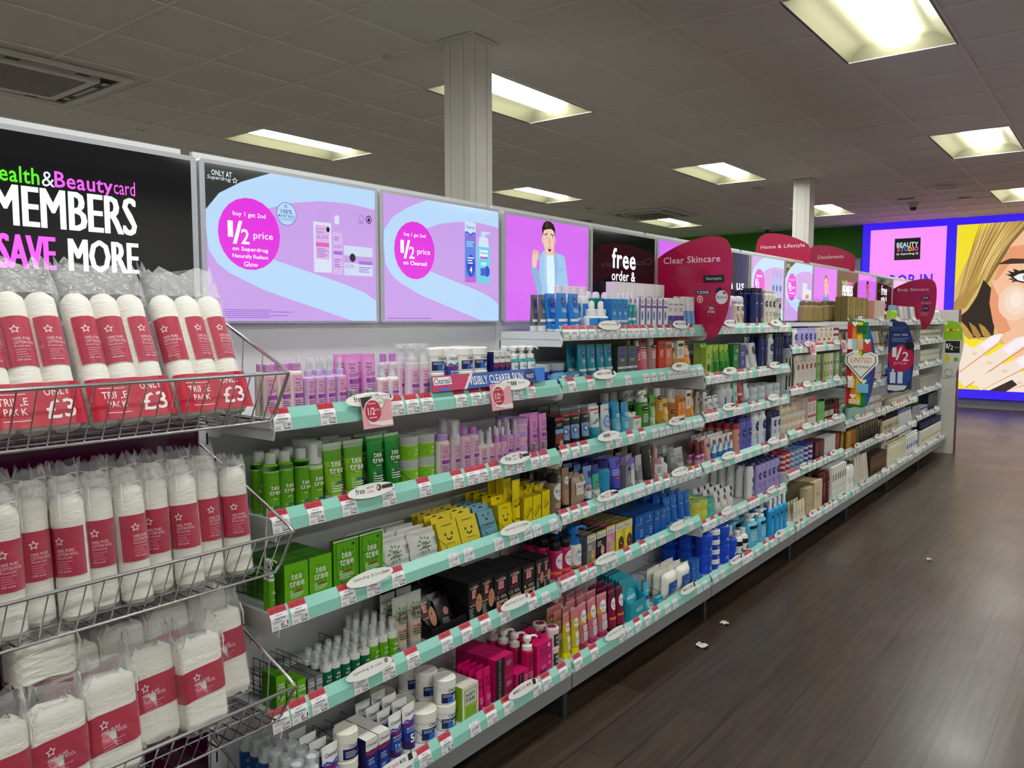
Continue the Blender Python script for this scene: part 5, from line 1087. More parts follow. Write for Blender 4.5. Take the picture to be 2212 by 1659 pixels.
LAYOUT = [
('A', 1, 'glow_bot', 1.045, 1.17, 3, 2, 0.118, 1, 0),
('A', 1, 'glow_spray', 1.169, 1.298, 4, 2, 0.126, 1, 0),
('A', 1, 'glow_tube', 1.295, 1.402, 2, 2, 0.13, 1, 0),
('A', 1, 'glow_serum', 1.405, 1.476, 2, 1, 0.106, 1, 0),
('A', 1, 'glow_toner', 1.464, 1.562, 3, 1, 0.126, 1, 1),
('A', 1, 'glow_foam', 1.512, 1.595, 2, 2, 0.152, 1, 0),
('A', 1, 'clr_jar', 1.597, 1.665, 1, 2, 0.069, 2, 0),
('A', 1, 'clr_tube5', 1.665, 1.72, 1, 2, 0.128, 1, 0),
('A', 1, 'clr_jar2', 1.722, 1.86, 2, 2, 0.068, 2, 0),
('A', 1, 'clr_box', 1.862, 1.946, 3, 2, 0.12, 1, 0),
('A', 1, 'clr_pump', 1.951, 2.091, 3, 2, 0.134, 1, 0),
('A', 2, 'tt_bot', 1.037, 1.181, 3, 2, 0.143, 1, 0),
('A', 2, 'tt_foam', 1.181, 1.229, 1, 2, 0.155, 1, 0),
('A', 2, 'tt_tube', 1.228, 1.362, 2, 3, 0.144, 1, 0),
('A', 2, 'tt_dtube', 1.363, 1.486, 2, 3, 0.147, 1, 0),
('A', 2, 'tt_jar', 1.492, 1.624, 2, 3, 0.065, 2, 0),
('A', 2, 'glow_bot2', 1.628, 1.682, 1, 2, 0.123, 1, 0),
('A', 2, 'glow_foam', 1.684, 1.721, 1, 2, 0.157, 1, 0),
('A', 2, 'glow_toner', 1.725, 1.804, 2, 3, 0.13, 1, 0),
('A', 2, 'glow_serum', 1.804, 1.879, 2, 2, 0.109, 1, 0),
('A', 2, 'glow_drop', 1.879, 1.935, 2, 3, 0.115, 1, 0),
('A', 2, 'glow_spray', 1.935, 2.002, 2, 3, 0.131, 1, 0),
('A', 2, 'glow_jar', 1.999, 2.059, 1, 2, 0.044, 3, 0),
('A', 2, 'glow_tube', 2.059, 2.163, 2, 2, 0.136, 1, 0),
('A', 3, 'tt_pump', 1.034, 1.074, 1, 2, 0.121, 1, 0),
('A', 3, 'tt_box', 1.093, 1.235, 2, 5, 0.101, 1, 0),
('A', 3, 'tt_tray', 1.238, 1.404, 2, 1, 0.124, 1, 0),
('A', 3, 'tt_wipes', 1.41, 1.637, 2, 4, 0.08, 1, 0),
('A', 3, 'star_box', 1.641, 1.818, 2, 5, 0.102, 1, 0),
('A', 3, 'star_blue', 1.823, 1.902, 1, 5, 0.1, 1, 0),
('A', 3, 'star_face', 1.906, 1.977, 1, 4, 0.11, 1, 0),
('A', 3, 'star_tube', 1.968, 2.012, 1, 4, 0.157, 1, 0),
('A', 3, 'star_water', 2.014, 2.111, 2, 4, 0.108, 1, 0),
('A', 3, 'star_off', 2.114, 2.181, 1, 4, 0.115, 1, 0),
('A', 4, 'tt_slim', 1.065, 1.093, 1, 2, 0.083, 1, 0),
('A', 4, 'tt_sbox', 1.095, 1.15, 2, 2, 0.053, 1, 0),
('A', 4, 'tt_grey', 1.153, 1.2, 2, 5, 0.044, 1, 0),
('A', 4, 'tt_dspray', 1.203, 1.359, 5, 3, 0.081, 1, 0),
('A', 4, 'tt_lspray', 1.361, 1.457, 3, 4, 0.108, 1, 0),
('A', 4, 'tt_scrub', 1.448, 1.566, 2, 2, 0.154, 1, 0),
('A', 4, 'tz_tray', 1.577, 1.736, 1, 1, 0.133, 1, 0),
('A', 4, 'tz_mask', 1.74, 1.858, 2, 3, 0.122, 1, 0),
('A', 4, 'tz_strip', 1.862, 2.002, 2, 4, 0.113, 1, 0),
('A', 4, 'tz_strip6', 2.007, 2.078, 1, 5, 0.107, 1, 0),
('A', 4, 'tz_peel', 2.081, 2.18, 2, 4, 0.109, 1, 0),
('A', 5, 'clr_blue', 1.075, 1.155, 2, 6, 0.135, 1, 0),
('A', 5, 'clr_tubeR', 1.159, 1.214, 1, 4, 0.135, 1, 0),
('A', 5, 'clr_jarW', 1.218, 1.284, 1, 1, 0.073, 2, 0),
('A', 5, 'clr_box', 1.287, 1.371, 2, 3, 0.105, 1, 0),
('A', 5, 'clr_tubeM', 1.374, 1.428, 1, 4, 0.125, 1, 0),
('A', 5, 'clr_tube5', 1.431, 1.486, 1, 4, 0.13, 1, 0),
('A', 5, 'clr_jarS', 1.491, 1.572, 1, 3, 0.085, 1, 0),
('A', 5, 'clr_jar', 1.576, 1.646, 1, 3, 0.074, 2, 0),
('A', 5, 'nf_lime', 1.652, 1.724, 1, 4, 0.103, 1, 0),
('A', 5, 'nf_tube', 1.726, 1.795, 2, 4, 0.122, 1, 0),
('A', 5, 'nf_boxA', 1.802, 1.893, 1, 2, 0.066, 2, 0),
('A', 5, 'nf_boxS', 1.903, 1.973, 1, 1, 0.053, 1, 0),
('A', 5, 'nf_pump', 1.966, 2.011, 1, 4, 0.147, 1, 0),
('A', 5, 'nf_tall', 2.016, 2.105, 1, 5, 0.126, 1, 0),
('A', 5, 'nf_tub', 2.11, 2.162, 1, 2, 0.066, 2, 0),
('B', 0, 'fb_grey', 2.167, 2.232, 1, 4, 0.125, 1, 1),
('B', 0, 'fb_blue', 2.223, 2.361, 2, 3, 0.13, 1, 0),
('B', 0, 'fb_white', 2.302, 2.501, 4, 1, 0.16, 1, 1),
('B', 0, 'fb_drop', 2.427, 2.553, 2, 1, 0.109, 1, 0),
('B', 0, 'fb_teal', 2.524, 2.596, 1, 1, 0.12, 1, 1),
('B', 0, 'fb_bbox', 2.553, 2.673, 3, 2, 0.117, 1, 0),
('B', 0, 'fb_tall', 2.581, 2.849, 4, 1, 0.15, 1, 2),
('B', 0, 'fb_tdrop', 2.676, 2.748, 2, 2, 0.145, 1, 0),
('B', 0, 'pp_box', 2.756, 2.999, 5, 2, 0.125, 1, 0),
('B', 0, 'pp_big', 2.768, 3.197, 5, 1, 0.192, 1, 2),
('B', 0, 'pp_box2', 3.003, 3.15, 3, 2, 0.13, 1, 0),
('B', 0, 'pp_tube', 3.154, 3.303, 3, 2, 0.14, 1, 0),
('B', 1, 'fb_jar', 2.187, 2.533, 4, 2, 0.063, 1, 1),
('B', 1, 'fb_wipes', 2.18, 2.345, 2, 1, 0.037, 1, 0),
('B', 1, 'fb_ttube', 2.348, 2.59, 4, 2, 0.126, 1, 0),
('B', 1, 'fb_gbox', 2.597, 2.749, 2, 3, 0.115, 1, 0),
('B', 1, 'nt_pump', 2.753, 2.79, 1, 3, 0.134, 1, 0),
('B', 1, 'nt_ptube', 2.79, 2.863, 1, 3, 0.134, 1, 0),
('B', 1, 'nt_wcap', 2.867, 2.923, 1, 3, 0.147, 1, 0),
('B', 1, 'nt_red', 2.927, 2.984, 1, 3, 0.131, 1, 0),
('B', 1, 'nt_salmon', 2.988, 3.047, 1, 3, 0.126, 1, 0),
('B', 1, 'nt_amber', 3.052, 3.09, 1, 3, 0.118, 1, 0),
('B', 1, 'nt_owhite', 3.095, 3.161, 1, 3, 0.127, 1, 0),
('B', 1, 'nt_orange', 3.17, 3.287, 1, 3, 0.136, 1, 0),
('B', 2, 'gn_box', 2.179, 2.243, 1, 5, 0.115, 1, 0),
('B', 2, 'gn_black', 2.246, 2.427, 3, 6, 0.136, 1, 0),
('B', 2, 'gn_tealw', 2.437, 2.511, 1, 4, 0.127, 1, 0),
('B', 2, 'gn_white', 2.514, 2.588, 1, 4, 0.127, 1, 0),
('B', 2, 'gn_blue', 2.591, 2.718, 2, 4, 0.125, 1, 0),
('B', 2, 'gn_small', 2.722, 2.789, 1, 2, 0.078, 1, 0),
('B', 2, 'nt_green', 2.793, 2.878, 1, 3, 0.161, 1, 0),
('B', 2, 'nt_caps', 2.715, 2.972, 4, 1, 0.149, 1, 2),
('B', 2, 'nt_gtube', 2.882, 2.926, 1, 4, 0.136, 1, 0),
('B', 2, 'nt_amber', 2.93, 2.988, 1, 3, 0.159, 1, 0),
('B', 2, 'nt_ytube', 2.992, 3.051, 1, 4, 0.111, 1, 0),
('B', 2, 'nt_foam', 3.055, 3.108, 1, 3, 0.151, 1, 0),
('B', 2, 'nt_obox', 3.112, 3.184, 2, 3, 0.11, 1, 0),
('B', 2, 'nt_owhite', 3.189, 3.239, 1, 3, 0.135, 1, 0),
('B', 2, 'nt_orange', 3.244, 3.306, 1, 3, 0.133, 1, 0),
('C', 2, 'av_cream', 3.389, 3.434, 1, 3, 0.099, 1, 0),
('B', 3, 'bi_brown', 2.186, 2.248, 1, 3, 0.135, 1, 0),
('B', 3, 'bi_pouchs', 2.251, 2.294, 1, 3, 0.15, 1, 0),
('B', 3, 'bi_pouch', 2.3, 2.387, 1, 3, 0.115, 1, 0),
('B', 3, 'cc_blue', 2.39, 2.447, 1, 4, 0.133, 1, 0),
('B', 3, 'cc_green', 2.45, 2.508, 1, 4, 0.131, 1, 0),
('B', 3, 'cc_bottle', 2.511, 2.585, 1, 4, 0.135, 1, 0),
('B', 3, 'cc_purple', 2.589, 2.666, 1, 4, 0.136, 1, 0),
('B', 3, 'cc_gbox', 2.669, 2.713, 1, 3, 0.101, 1, 0),
('B', 3, 'cc_lil', 2.716, 2.765, 1, 3, 0.12, 1, 0),
('B', 3, 'cb_grey', 2.772, 2.833, 1, 3, 0.122, 1, 0),
('B', 3, 'cb_black', 2.837, 2.925, 1, 3, 0.149, 1, 0),
('B', 3, 'cb_pink', 2.929, 2.987, 1, 2, 0.135, 1, 0),
('B', 3, 'cb_white', 2.991, 3.05, 1, 2, 0.081, 1, 0),
('B', 3, 'cb_tube', 3.055, 3.129, 1, 3, 0.117, 1, 0),
('B', 3, 'cb_tube2', 3.134, 3.234, 1, 3, 0.102, 1, 0),
('C', 3, 'by_burg', 3.321, 3.415, 2, 2, 0.109, 1, 0),
('B', 4, 'bi_char', 2.205, 2.315, 2, 3, 0.134, 1, 0),
('B', 4, 'bi_foam', 2.317, 2.39, 1, 3, 0.155, 1, 0),
('B', 4, 'bi_gbox', 2.394, 2.457, 1, 6, 0.114, 1, 0),
('B', 4, 'bi_kbox', 2.46, 2.526, 1, 6, 0.115, 1, 0),
('B', 4, 'bi_pbox', 2.529, 2.594, 1, 6, 0.119, 1, 0),
('B', 4, 'bi_ybox', 2.597, 2.726, 2, 6, 0.116, 1, 0),
('B', 4, 'fd_box', 2.748, 2.904, 2, 4, 0.114, 1, 0),
('B', 4, 'fd_box2', 2.908, 3.024, 2, 4, 0.109, 1, 0),
('B', 4, 'fd_tube', 3.028, 3.287, 4, 4, 0.134, 1, 0),
('B', 5, 'bi_yel', 2.17, 2.283, 2, 3, 0.16, 1, 0),
('B', 5, 'bi_pnk', 2.285, 2.484, 3, 3, 0.159, 1, 0),
('B', 5, 'bi_bur', 2.487, 2.607, 2, 3, 0.154, 1, 0),
('B', 5, 'wt_tray', 2.618, 2.751, 1, 1, 0.182, 1, 0),
('B', 5, 'wt_slim', 2.758, 2.809, 1, 2, 0.117, 1, 0),
('B', 5, 'wt_low', 2.817, 2.93, 1, 1, 0.031, 1, 0),
('B', 5, 'fd_wipe', 2.914, 3.159, 2, 3, 0.114, 1, 0),
('B', 5, 'fd_box', 3.168, 3.244, 2, 3, 0.105, 1, 0),
('B', 5, 'fd_low', 3.239, 3.307, 1, 2, 0.022, 1, 0),
('C', 0, 'nv_small', 3.722, 3.851, 2, 1, 0.13, 1, 0),
('C', 0, 'nv_pump', 3.804, 4.093, 3, 2, 0.188, 1, 1),
('C', 0, 'nv_navy', 3.969, 4.105, 2, 2, 0.199, 1, 0),
('C', 0, 'nv_cream', 4.112, 4.277, 3, 2, 0.192, 1, 0),
('C', 0, 'nv_jars', 4.284, 4.408, 1, 2, 0.079, 2, 0),
('C', 1, 'al_box', 3.386, 3.447, 1, 3, 0.151, 1, 0),
('C', 1, 'al_tube', 3.447, 3.695, 4, 3, 0.142, 1, 0),
('C', 1, 'al_dbox', 3.7, 3.776, 1, 3, 0.136, 1, 0),
('C', 1, 'nv_lbox', 3.781, 3.865, 1, 3, 0.136, 1, 0),
('C', 1, 'nv_wtube', 3.871, 4.061, 2, 3, 0.14, 1, 0),
('C', 1, 'nv_navy', 4.068, 4.189, 2, 3, 0.181, 1, 0),
('C', 1, 'nv_white', 4.196, 4.28, 1, 3, 0.184, 1, 0),
('C', 1, 'nv_dark', 4.287, 4.525, 3, 3, 0.223, 1, 0),
('C', 2, 'av_white', 3.44, 3.582, 2, 3, 0.075, 1, 0),
('C', 2, 'nv_tallw', 3.587, 3.739, 2, 3, 0.124, 1, 0),
('C', 2, 'pl_mint', 3.745, 3.797, 1, 3, 0.119, 1, 0),
('C', 2, 'pl_red', 3.803, 3.888, 1, 3, 0.12, 1, 0),
('C', 2, 'nv_wblue', 3.894, 3.963, 1, 3, 0.107, 1, 0),
('C', 2, 'nv_wjar', 3.969, 4.417, 4, 2, 0.041, 2, 0),
('C', 3, 'by_pink', 3.425, 3.487, 1, 2, 0.112, 1, 0),
('C', 3, 'pl_blue', 3.498, 3.758, 4, 3, 0.111, 1, 0),
('C', 3, 'vs_salmon', 3.764, 3.823, 1, 8, 0.146, 1, 0),
('C', 3, 'nv_purp', 3.835, 3.991, 2, 3, 0.167, 1, 0),
('C', 3, 'nv_white', 4.004, 4.204, 2, 3, 0.181, 1, 0),
('C', 3, 'nv_dark', 4.211, 4.274, 1, 3, 0.173, 1, 0),
('C', 3, 'nv_wnavy', 4.281, 4.413, 2, 3, 0.161, 1, 0),
('C', 4, 'cj_yel', 3.293, 3.474, 2, 2, 0.049, 2, 0),
('C', 4, 'cj_teal', 3.479, 3.548, 1, 3, 0.044, 2, 0),
('C', 4, 'pl_white', 3.554, 3.774, 3, 4, 0.109, 1, 0),
('C', 4, 'nv_coco', 3.938, 4.067, 1, 7, 0.182, 1, 0),
('C', 4, 'nv_lilac', 4.074, 4.442, 5, 4, 0.174, 1, 0),
('C', 5, 'as_big', 3.282, 3.434, 1, 3, 0.089, 2, 0),
('C', 5, 'as_slim', 3.398, 3.519, 1, 2, 0.046, 4, 0),
('C', 5, 'as_big2', 3.53, 3.619, 1, 2, 0.089, 2, 0),
('C', 5, 'as_big', 3.625, 3.705, 1, 1, 0.095, 1, 0),
('C', 5, 'sm_black', 3.711, 3.85, 2, 4, 0.117, 1, 0),
('C', 5, 'nt_lblue', 3.856, 4.124, 2, 3, 0.164, 1, 0),
('C', 5, 'nt_bblue', 4.131, 4.477, 4, 3, 0.209, 1, 0),
('D', 1, 'nv_dark', 4.456, 4.564, 2, 2, 0.181, 1, 0),
('D', 1, 'nv_wtall', 4.572, 4.676, 1, 2, 0.171, 1, 0),
('D', 1, 'nv_lil2', 4.684, 5.014, 4, 3, 0.177, 1, 0),
('D', 1, 'rx_box', 5.023, 5.321, 3, 2, 0.189, 1, 0),
('D', 1, 'rx_stack', 5.331, 5.455, 2, 2, 0.042, 3, 0),
('D', 1, 'bo_gold', 5.466, 5.551, 1, 3, 0.088, 1, 0),
('D', 2, 'dv_black', 4.422, 4.6, 3, 2, 0.181, 1, 0),
('D', 2, 'dv_box', 4.608, 5.0, 5, 2, 0.19, 1, 0),
('D', 2, 'mx_box', 5.01, 5.667, 8, 2, 0.183, 1, 0),
('D', 3, 'bg_jar', 4.442, 4.855, 5, 2, 0.051, 2, 0),
('D', 3, 'bg_pump', 4.563, 4.996, 4, 1, 0.182, 1, 1),
('D', 3, 'pk_box', 4.864, 5.025, 2, 3, 0.173, 1, 0),
('D', 3, 'gr_box', 5.053, 5.195, 3, 2, 0.129, 1, 0),
('D', 3, 'br_bot', 5.214, 5.426, 4, 2, 0.121, 1, 0),
('D', 3, 'dr_bot', 5.436, 5.564, 2, 2, 0.117, 1, 0),
('D', 4, 'rd_jar', 4.445, 4.609, 2, 3, 0.031, 4, 0),
('D', 4, 'bl_jar', 4.617, 4.842, 3, 3, 0.03, 4, 0),
('D', 4, 'pu_jar', 4.851, 5.02, 2, 3, 0.031, 4, 0),
('D', 4, 'bu_box', 5.029, 5.209, 2, 3, 0.118, 1, 0),
('D', 4, 'wh_box', 5.219, 5.462, 4, 3, 0.122, 1, 0),
('D', 4, 'rd_box', 5.473, 5.569, 3, 2, 0.117, 1, 0),
('D', 5, 'cr_tube', 4.54, 4.73, 4, 3, 0.11, 1, 0),
('D', 5, 'bg_box', 4.738, 4.851, 3, 3, 0.159, 1, 0),
('D', 5, 'cm_box', 4.86, 5.025, 1, 3, 0.177, 1, 0),
('D', 5, 'bu_bot', 5.034, 5.218, 2, 3, 0.204, 1, 0),
('D', 5, 'ws_box', 5.228, 5.599, 6, 3, 0.211, 1, 0),
('E', 5, 'ws_bot', 5.621, 5.794, 2, 2, 0.187, 1, 0),
('D', 0, 'ol_can', 5.234, 5.582, 3, 1, 0.144, 1, 2),
('E', 0, 'ol_can', 5.613, 5.992, 3, 1, 0.145, 1, 2),
('E', 0, 'ol_box', 5.632, 6.157, 8, 2, 0.168, 1, 0),
('E', 0, 'pk_flat', 6.183, 6.341, 1, 1, 0.152, 1, 0),
('E', 0, 'cl_bot', 6.355, 6.923, 5, 1, 0.158, 1, 0),
('E', 1, 'gy_tube', 5.704, 6.804, 9, 2, 0.149, 1, 0),
('E', 2, 'wh_red', 5.732, 6.842, 9, 2, 0.134, 1, 0),
('E', 3, 'tl_bot', 5.76, 6.199, 5, 2, 0.105, 1, 0),
('E', 3, 'wh_mix', 6.212, 6.878, 7, 2, 0.124, 1, 0),
('E', 4, 'or_bot', 5.785, 6.124, 5, 2, 0.137, 1, 0),
('E', 4, 'br_tube', 6.136, 6.757, 8, 2, 0.136, 1, 0),
('E', 5, 'wb_tube', 5.818, 6.168, 4, 2, 0.195, 1, 0),
('E', 5, 'db_box', 6.181, 6.717, 5, 2, 0.15, 1, 0),
('F', 0, 'li_bot', 6.955, 7.149, 1, 1, 0.13, 1, 0),
('F', 0, 'mx_tube', 7.165, 7.928, 8, 2, 0.127, 1, 0),
('F', 1, 'gy_tube', 6.927, 7.931, 8, 2, 0.137, 1, 0),
('F', 2, 'wh_red', 6.965, 7.976, 8, 2, 0.085, 1, 0),
('F', 3, 'cm_bot', 7.003, 8.021, 7, 2, 0.054, 1, 0),
('F', 4, 'cr_bot', 6.789, 7.336, 6, 2, 0.135, 1, 0),
('F', 4, 'wbl_tube', 7.354, 8.043, 8, 2, 0.14, 1, 0),
('F', 5, 'cmb_bot', 6.763, 7.373, 5, 2, 0.166, 1, 0),
('F', 5, 'wbl_bot', 7.39, 7.98, 5, 2, 0.175, 1, 0),
('G', 0, 'wt_bot', 7.987, 9.064, 9, 1, 0.141, 1, 0),
('G', 1, 'wh_mix', 8.023, 9.106, 10, 2, 0.1, 1, 0),
('G', 2, 'gn_mix', 8.067, 9.158, 10, 2, 0.127, 1, 0),
('G', 3, 'gy_box', 8.114, 9.213, 10, 2, 0.122, 1, 0),
('G', 4, 'wbl_box', 8.16, 8.502, 3, 2, 0.07, 1, 0),
('G', 4, 'nb_box', 8.524, 9.216, 7, 2, 0.165, 1, 0),
('G', 5, 'nb_wht', 7.98, 8.969, 8, 2, 0.208, 1, 0),
]
TAGS = {
    'A1': 'h1.052 h1.180 h1.405 h1.461 h1.516 h1.652 h1.718 h1.773 h1.914 h1.985',
    'A2': 'h1.042 h1.140 h1.240 h1.371 h1.504 h1.639 h1.700 h1.747 h1.809 h1.875 h1.931 h2.008 h2.063',
    'A3': 'h1.033 h1.087 h1.231 h1.314 h1.401 p1.619 p1.684 p1.823 p1.898 p1.969 p2.021 p2.113',
    'A4': 'h1.030 h1.082 h1.139 h1.268 h1.363 h1.453 s1.588 s1.674 s1.759 s1.852 s1.996 p2.070',
    'A5': 'h1.376 h1.442 h1.527 p1.648 s1.722 s1.803 s1.948 s2.005 s2.099',
    'B0': 's2.189 s2.236 s2.290 s2.346 s2.406 s2.457 s2.505 s2.561 s2.616 s2.665 s2.719 s2.785 s2.863 s2.934 s2.996 s3.065 s3.144',
    'B1': 's2.218 s2.339 s2.463 p2.599 p2.742 p2.806 p2.876 p2.949 p2.998 p3.050 p3.102 p3.165 p3.234',
    'B2': 's2.179 s2.243 s2.307 s2.464 s2.533 s2.628 s2.722 p2.820 p2.883 p2.944 p3.002 p3.067 p3.129 p3.197 p3.253',
    'B3': 's2.184 s2.248 s2.312 p2.407 p2.468 p2.537 p2.605 p2.676 p2.717 s2.784 s2.854 s2.935 s3.002 s3.057 s3.110 s3.169 s3.234',
    'B4': 's2.186 s2.233 s2.306 s2.361 s2.443 s2.511 s2.618 s2.741 p2.814 p2.897 p3.036 p3.174',
    'B5': 's2.191 s2.293 s2.484 p2.541 s2.608 s2.685 s2.761 p2.852 p2.922 p3.151 p3.218',
}
# ================================================================ stocking the shelves
BAY = {'A': 1, 'B': 2, 'C': 3, 'D': 4, 'E': 5, 'F': 6, 'G': 7}
HEADROOM = {}
NUM = ['first', 'second', 'third', 'fourth', 'fifth', 'sixth', 'seventh', 'eighth', 'ninth', 'tenth', 'eleventh', 'twelfth', 'thirteenth', 'fourteenth', 'fifteenth', 'sixteenth', 'seventeenth', 'eighteenth', 'nineteenth', 'twentieth']
ROWN = ['front row', 'second row', 'third row', 'fourth row', 'fifth row', 'sixth row', 'seventh row']
def merged(parts):
    m = MB()
    for n, b, subs in parts:
        m.join(b)
        for _, s in subs: m.join(s)
    return m
PROTO = {}
def proto(key, w, h, colr=None, one=False):
    kind, name, desc, cat, p = STY[key]
    if colr: p = dict(p, c=colr)
    parts, d = BUILD[kind](w, h, p)
    if one:
        me = merged(parts).mesh(name)
        return ('one', me, d)
    return ('parts', [(n, b.mesh(n), [(sn, sb.mesh(sn)) for sn, sb in subs]) for n, b, subs in parts], d)
def place(pr, first, name, label, cat, group, loc, rot):
    """the first of a kind is built from its meshes, later ones are copies of the thing and each of its parts."""
    if pr[0] == 'one':
        o = first['o'].copy() if 'o' in first else bpy.data.objects.new(name, pr[1])
        COL.objects.link(o); first.setdefault('o', o); o.location = loc; o.rotation_euler = rot
        return tag(o, label, cat, group)
    if 'o' not in first:
        t = thing(name, label, cat, loc, rot, group); kids = []
        for n, me, subs in pr[1]:
            c = obj(n, me, t); kids.append((c, [obj(sn, sm, c) for sn, sm in subs]))
        first['o'], first['k'] = t, kids
        return t
    t = copy_tree(first['o'], first['k']); t.location = loc; t.rotation_euler = rot
    return tag(t, label, cat, group)

def stock(bay, s, key, y0, y1, n, rows, h, stack, back):
    k = BAY[bay]; kind, name, desc, cat, p = STY[key]; base = s == 5
    zl = LIP[bay][s]; zs = zl + .0285; xf = (XBASE if base else XLIP) - .036
    ups = [z for z in LIP[bay] if z is not None and z > zl + .02]
    room = (min(ups) - zs - .006) if ups else .30
    if h * stack > room: h = room / stack
    y0 = max(y0, YB[k] + .012); y1 = min(y1, YB[k + 1] - .014)
    if y1 - y0 < .015: return
    w = (y1 - y0) / n
    if bay in 'EFG' and w > .085: n = int(round((y1 - y0) / .072)); w = (y1 - y0) / n
    w = min(w, h * 1.6 if kind not in ('pack', 'tray') else w)
    far_ = bay in 'DEFG'
    if n == 1 and kind in ('bottle', 'jar') and w > .1: w = .085
    pitch = (y1 - y0) / n
    multi = p.get('multi')
    prs = {}
    depth = (.30 if base else .235)
    lim = {0: 2, 1: 2, 2: 2, 3: 4, 4: 4, 5: 4}[s]
    if bay in 'C': lim = min(lim, 3)
    if far_: lim = 2
    if key in ('gn_black', 'tt_dspray', 'tt_lspray', 'tt_tube', 'bi_ybox', 'clr_blue', 'nv_coco', 'vs_salmon'): lim += 2
    rows = min(rows, lim)
    place_name = '%s, %s' % (UPN[s] if s in (0, 5) else UPN[s].replace(' shelf up', ' shelf up'), BAYN[k])
    grp = '%s %s' % (desc.split(',')[0] + ' goods on the', place_name.replace(',', ' of the'))
    rr = random.Random(hash((key, s, bay)) % 999 if False else sum(map(ord, key)) + s)
    for r in range(rows):
        for i in range(n):
            colr = multi[i % len(multi)] if multi else None
            if colr not in prs:
                prs[colr] = (proto(key, w * .97, h, colr, far_), {})
            pr, first = prs[colr]; d = pr[2]
            if kind == 'tube' : d = max(d, w * .5)
            lean = p.get('lean', 0)
            gap = d + .002 + (.006 if lean else 0)
            if r * gap + d > depth - .055 * back: continue
            x = xf - d / 2 - r * gap - .058 * back
            if lean: x = xf - h * sin(-lean) - d / 2 - r * gap * 1.0 if False else xf - d / 2 - h * .12 - r * gap
            jy = rr.uniform(-.004, .004) * (1 if kind in ('bottle', 'jar', 'tube', 'pack') else .3) * min(1, w / .05); rz = rr.uniform(-.10, .10) if kind in ('bottle', 'jar', 'tube') else rr.uniform(-.03, .03)
            if kind == 'carton' and pitch - w < .004: jy *= .3; rz *= .4
            for q in range(stack):
                bits = [desc]
                if n > 1: bits.append(NUM[i] + ' along')
                if rows > 1: bits.append(ROWN[r])
                if stack > 1: bits.append('at stack %s' % ('base' if q == 0 else 'top' if q == stack - 1 else 'middle' if stack == 3 else 'level ' + ['', 'two', 'three'][q]))
                if back: bits.append('rear')
                bits.append(place_name)
                lab = ', '.join(bits)
                if len(lab.split()) > 16: lab = lab.replace(' along,', ',').replace('at stack ', 'stack ')
                if len(lab.split()) > 16: lab = lab.replace(' shelf up,', ' shelf,')
                if len(lab.split()) > 16: lab = lab.replace(' row,', ' back,' if r else ' row,').replace('front row, ', 'front, ')
                place(pr, first, name, lab, cat, grp, (x, y0 + pitch * (i + .5) + jy, zs + q * h + (.0 if not lean else .0)), (0, lean, rz) if lean else (0, 0, rz))

TAGMODE = {'A': 2, 'B': 2}
PRICE = {'h': ['£7.99', '£3.99', '£3.99', '£3.49', '£1'], 's': ['£3.99', '£4.66', '£1.33', '£6.66', '£5.99', '£2.66'], 'p': ['£8.99', '£4.99', '£11.99', '£9.99', '£5.49', '£3.29', '£12.99']}
KTALK = ['free', 'doctor', 'mobile', 'members', 'beauty']
for bay in 'ABCDEFG':
    k = BAY[bay]
    for s in range(6):
        zl = LIP[bay][s]
        if zl is None or (bay == 'D' and s == 0): continue
        key = bay + str(s); tg = []; rr = random.Random(k * 10 + s)
        ents = sorted([(e[3], e[4]) for e in LAYOUT if e[0] == bay and e[1] == s and not e[9]])
        if key in TAGS:
            items = [(t[0], float(t[1:])) for t in TAGS[key].split()]
            for i, (kd, y) in enumerate(items):
                nx = items[i + 1][1] if i + 1 < len(items) else y + .06
                w = min(.047 if kd != 'p' else .044, nx - y - .0005)
                pl = PRICE[kd]; pr = pl[(i * 7 + s * 3) % len(pl)]
                if kd == 'h' and s < 3: pr = pl[s - 1]
                if y + w > YB[k + 1] - .008: w = YB[k + 1] - .008 - y
                tg.append((kd, y + w / 2, round(w, 3), pr))
        else:
            y = YB[k] + .02; red = rr.random() < .7
            while y < YB[k + 1] - .07:
                kd = 's' if rr.random() < (.62 if bay in 'CD' else .25) else 'p'
                tg.append((kd, y + .023, .045, rr.choice(PRICE[kd]))); y += rr.choice([.047, .05, .085, .12])
        tk = []
        for j, f in enumerate((.26, .78)):
            yy = YB[k] + 1.125 * f + rr.uniform(-.02, .02)
            kd = KTALK[(s + j + k) % 5]
            if bay == 'A': kd = {(1, 0): 'free', (1, 1): 'beauty', (2, 0): 'free', (2, 1): 'free', (3, 0): 'doctor', (3, 1): 'doctor', (4, 0): 'mobile', (4, 1): 'mobile', (5, 0): 'members', (5, 1): 'members'}[(s, j)]
            tk.append((yy, kd))
        dv = []
        if bay in 'AB' and s >= 2:
            dv = [e[0] - .002 for e in ents[1:]]
            if (bay, s) == ('A', 4): dv += [1.075, 1.11, 1.15, 1.18, 1.22]
            if (bay, s) == ('A', 5): dv += [1.26, 1.33, 1.66, 1.72, 1.77]
            if (bay, s) == ('B', 5): dv += [2.62, 2.68, 2.86]
        make_shelf(k, s, zl, tg, tk, dv, TAGMODE.get(bay, 1))
for e in LAYOUT: stock(*e)
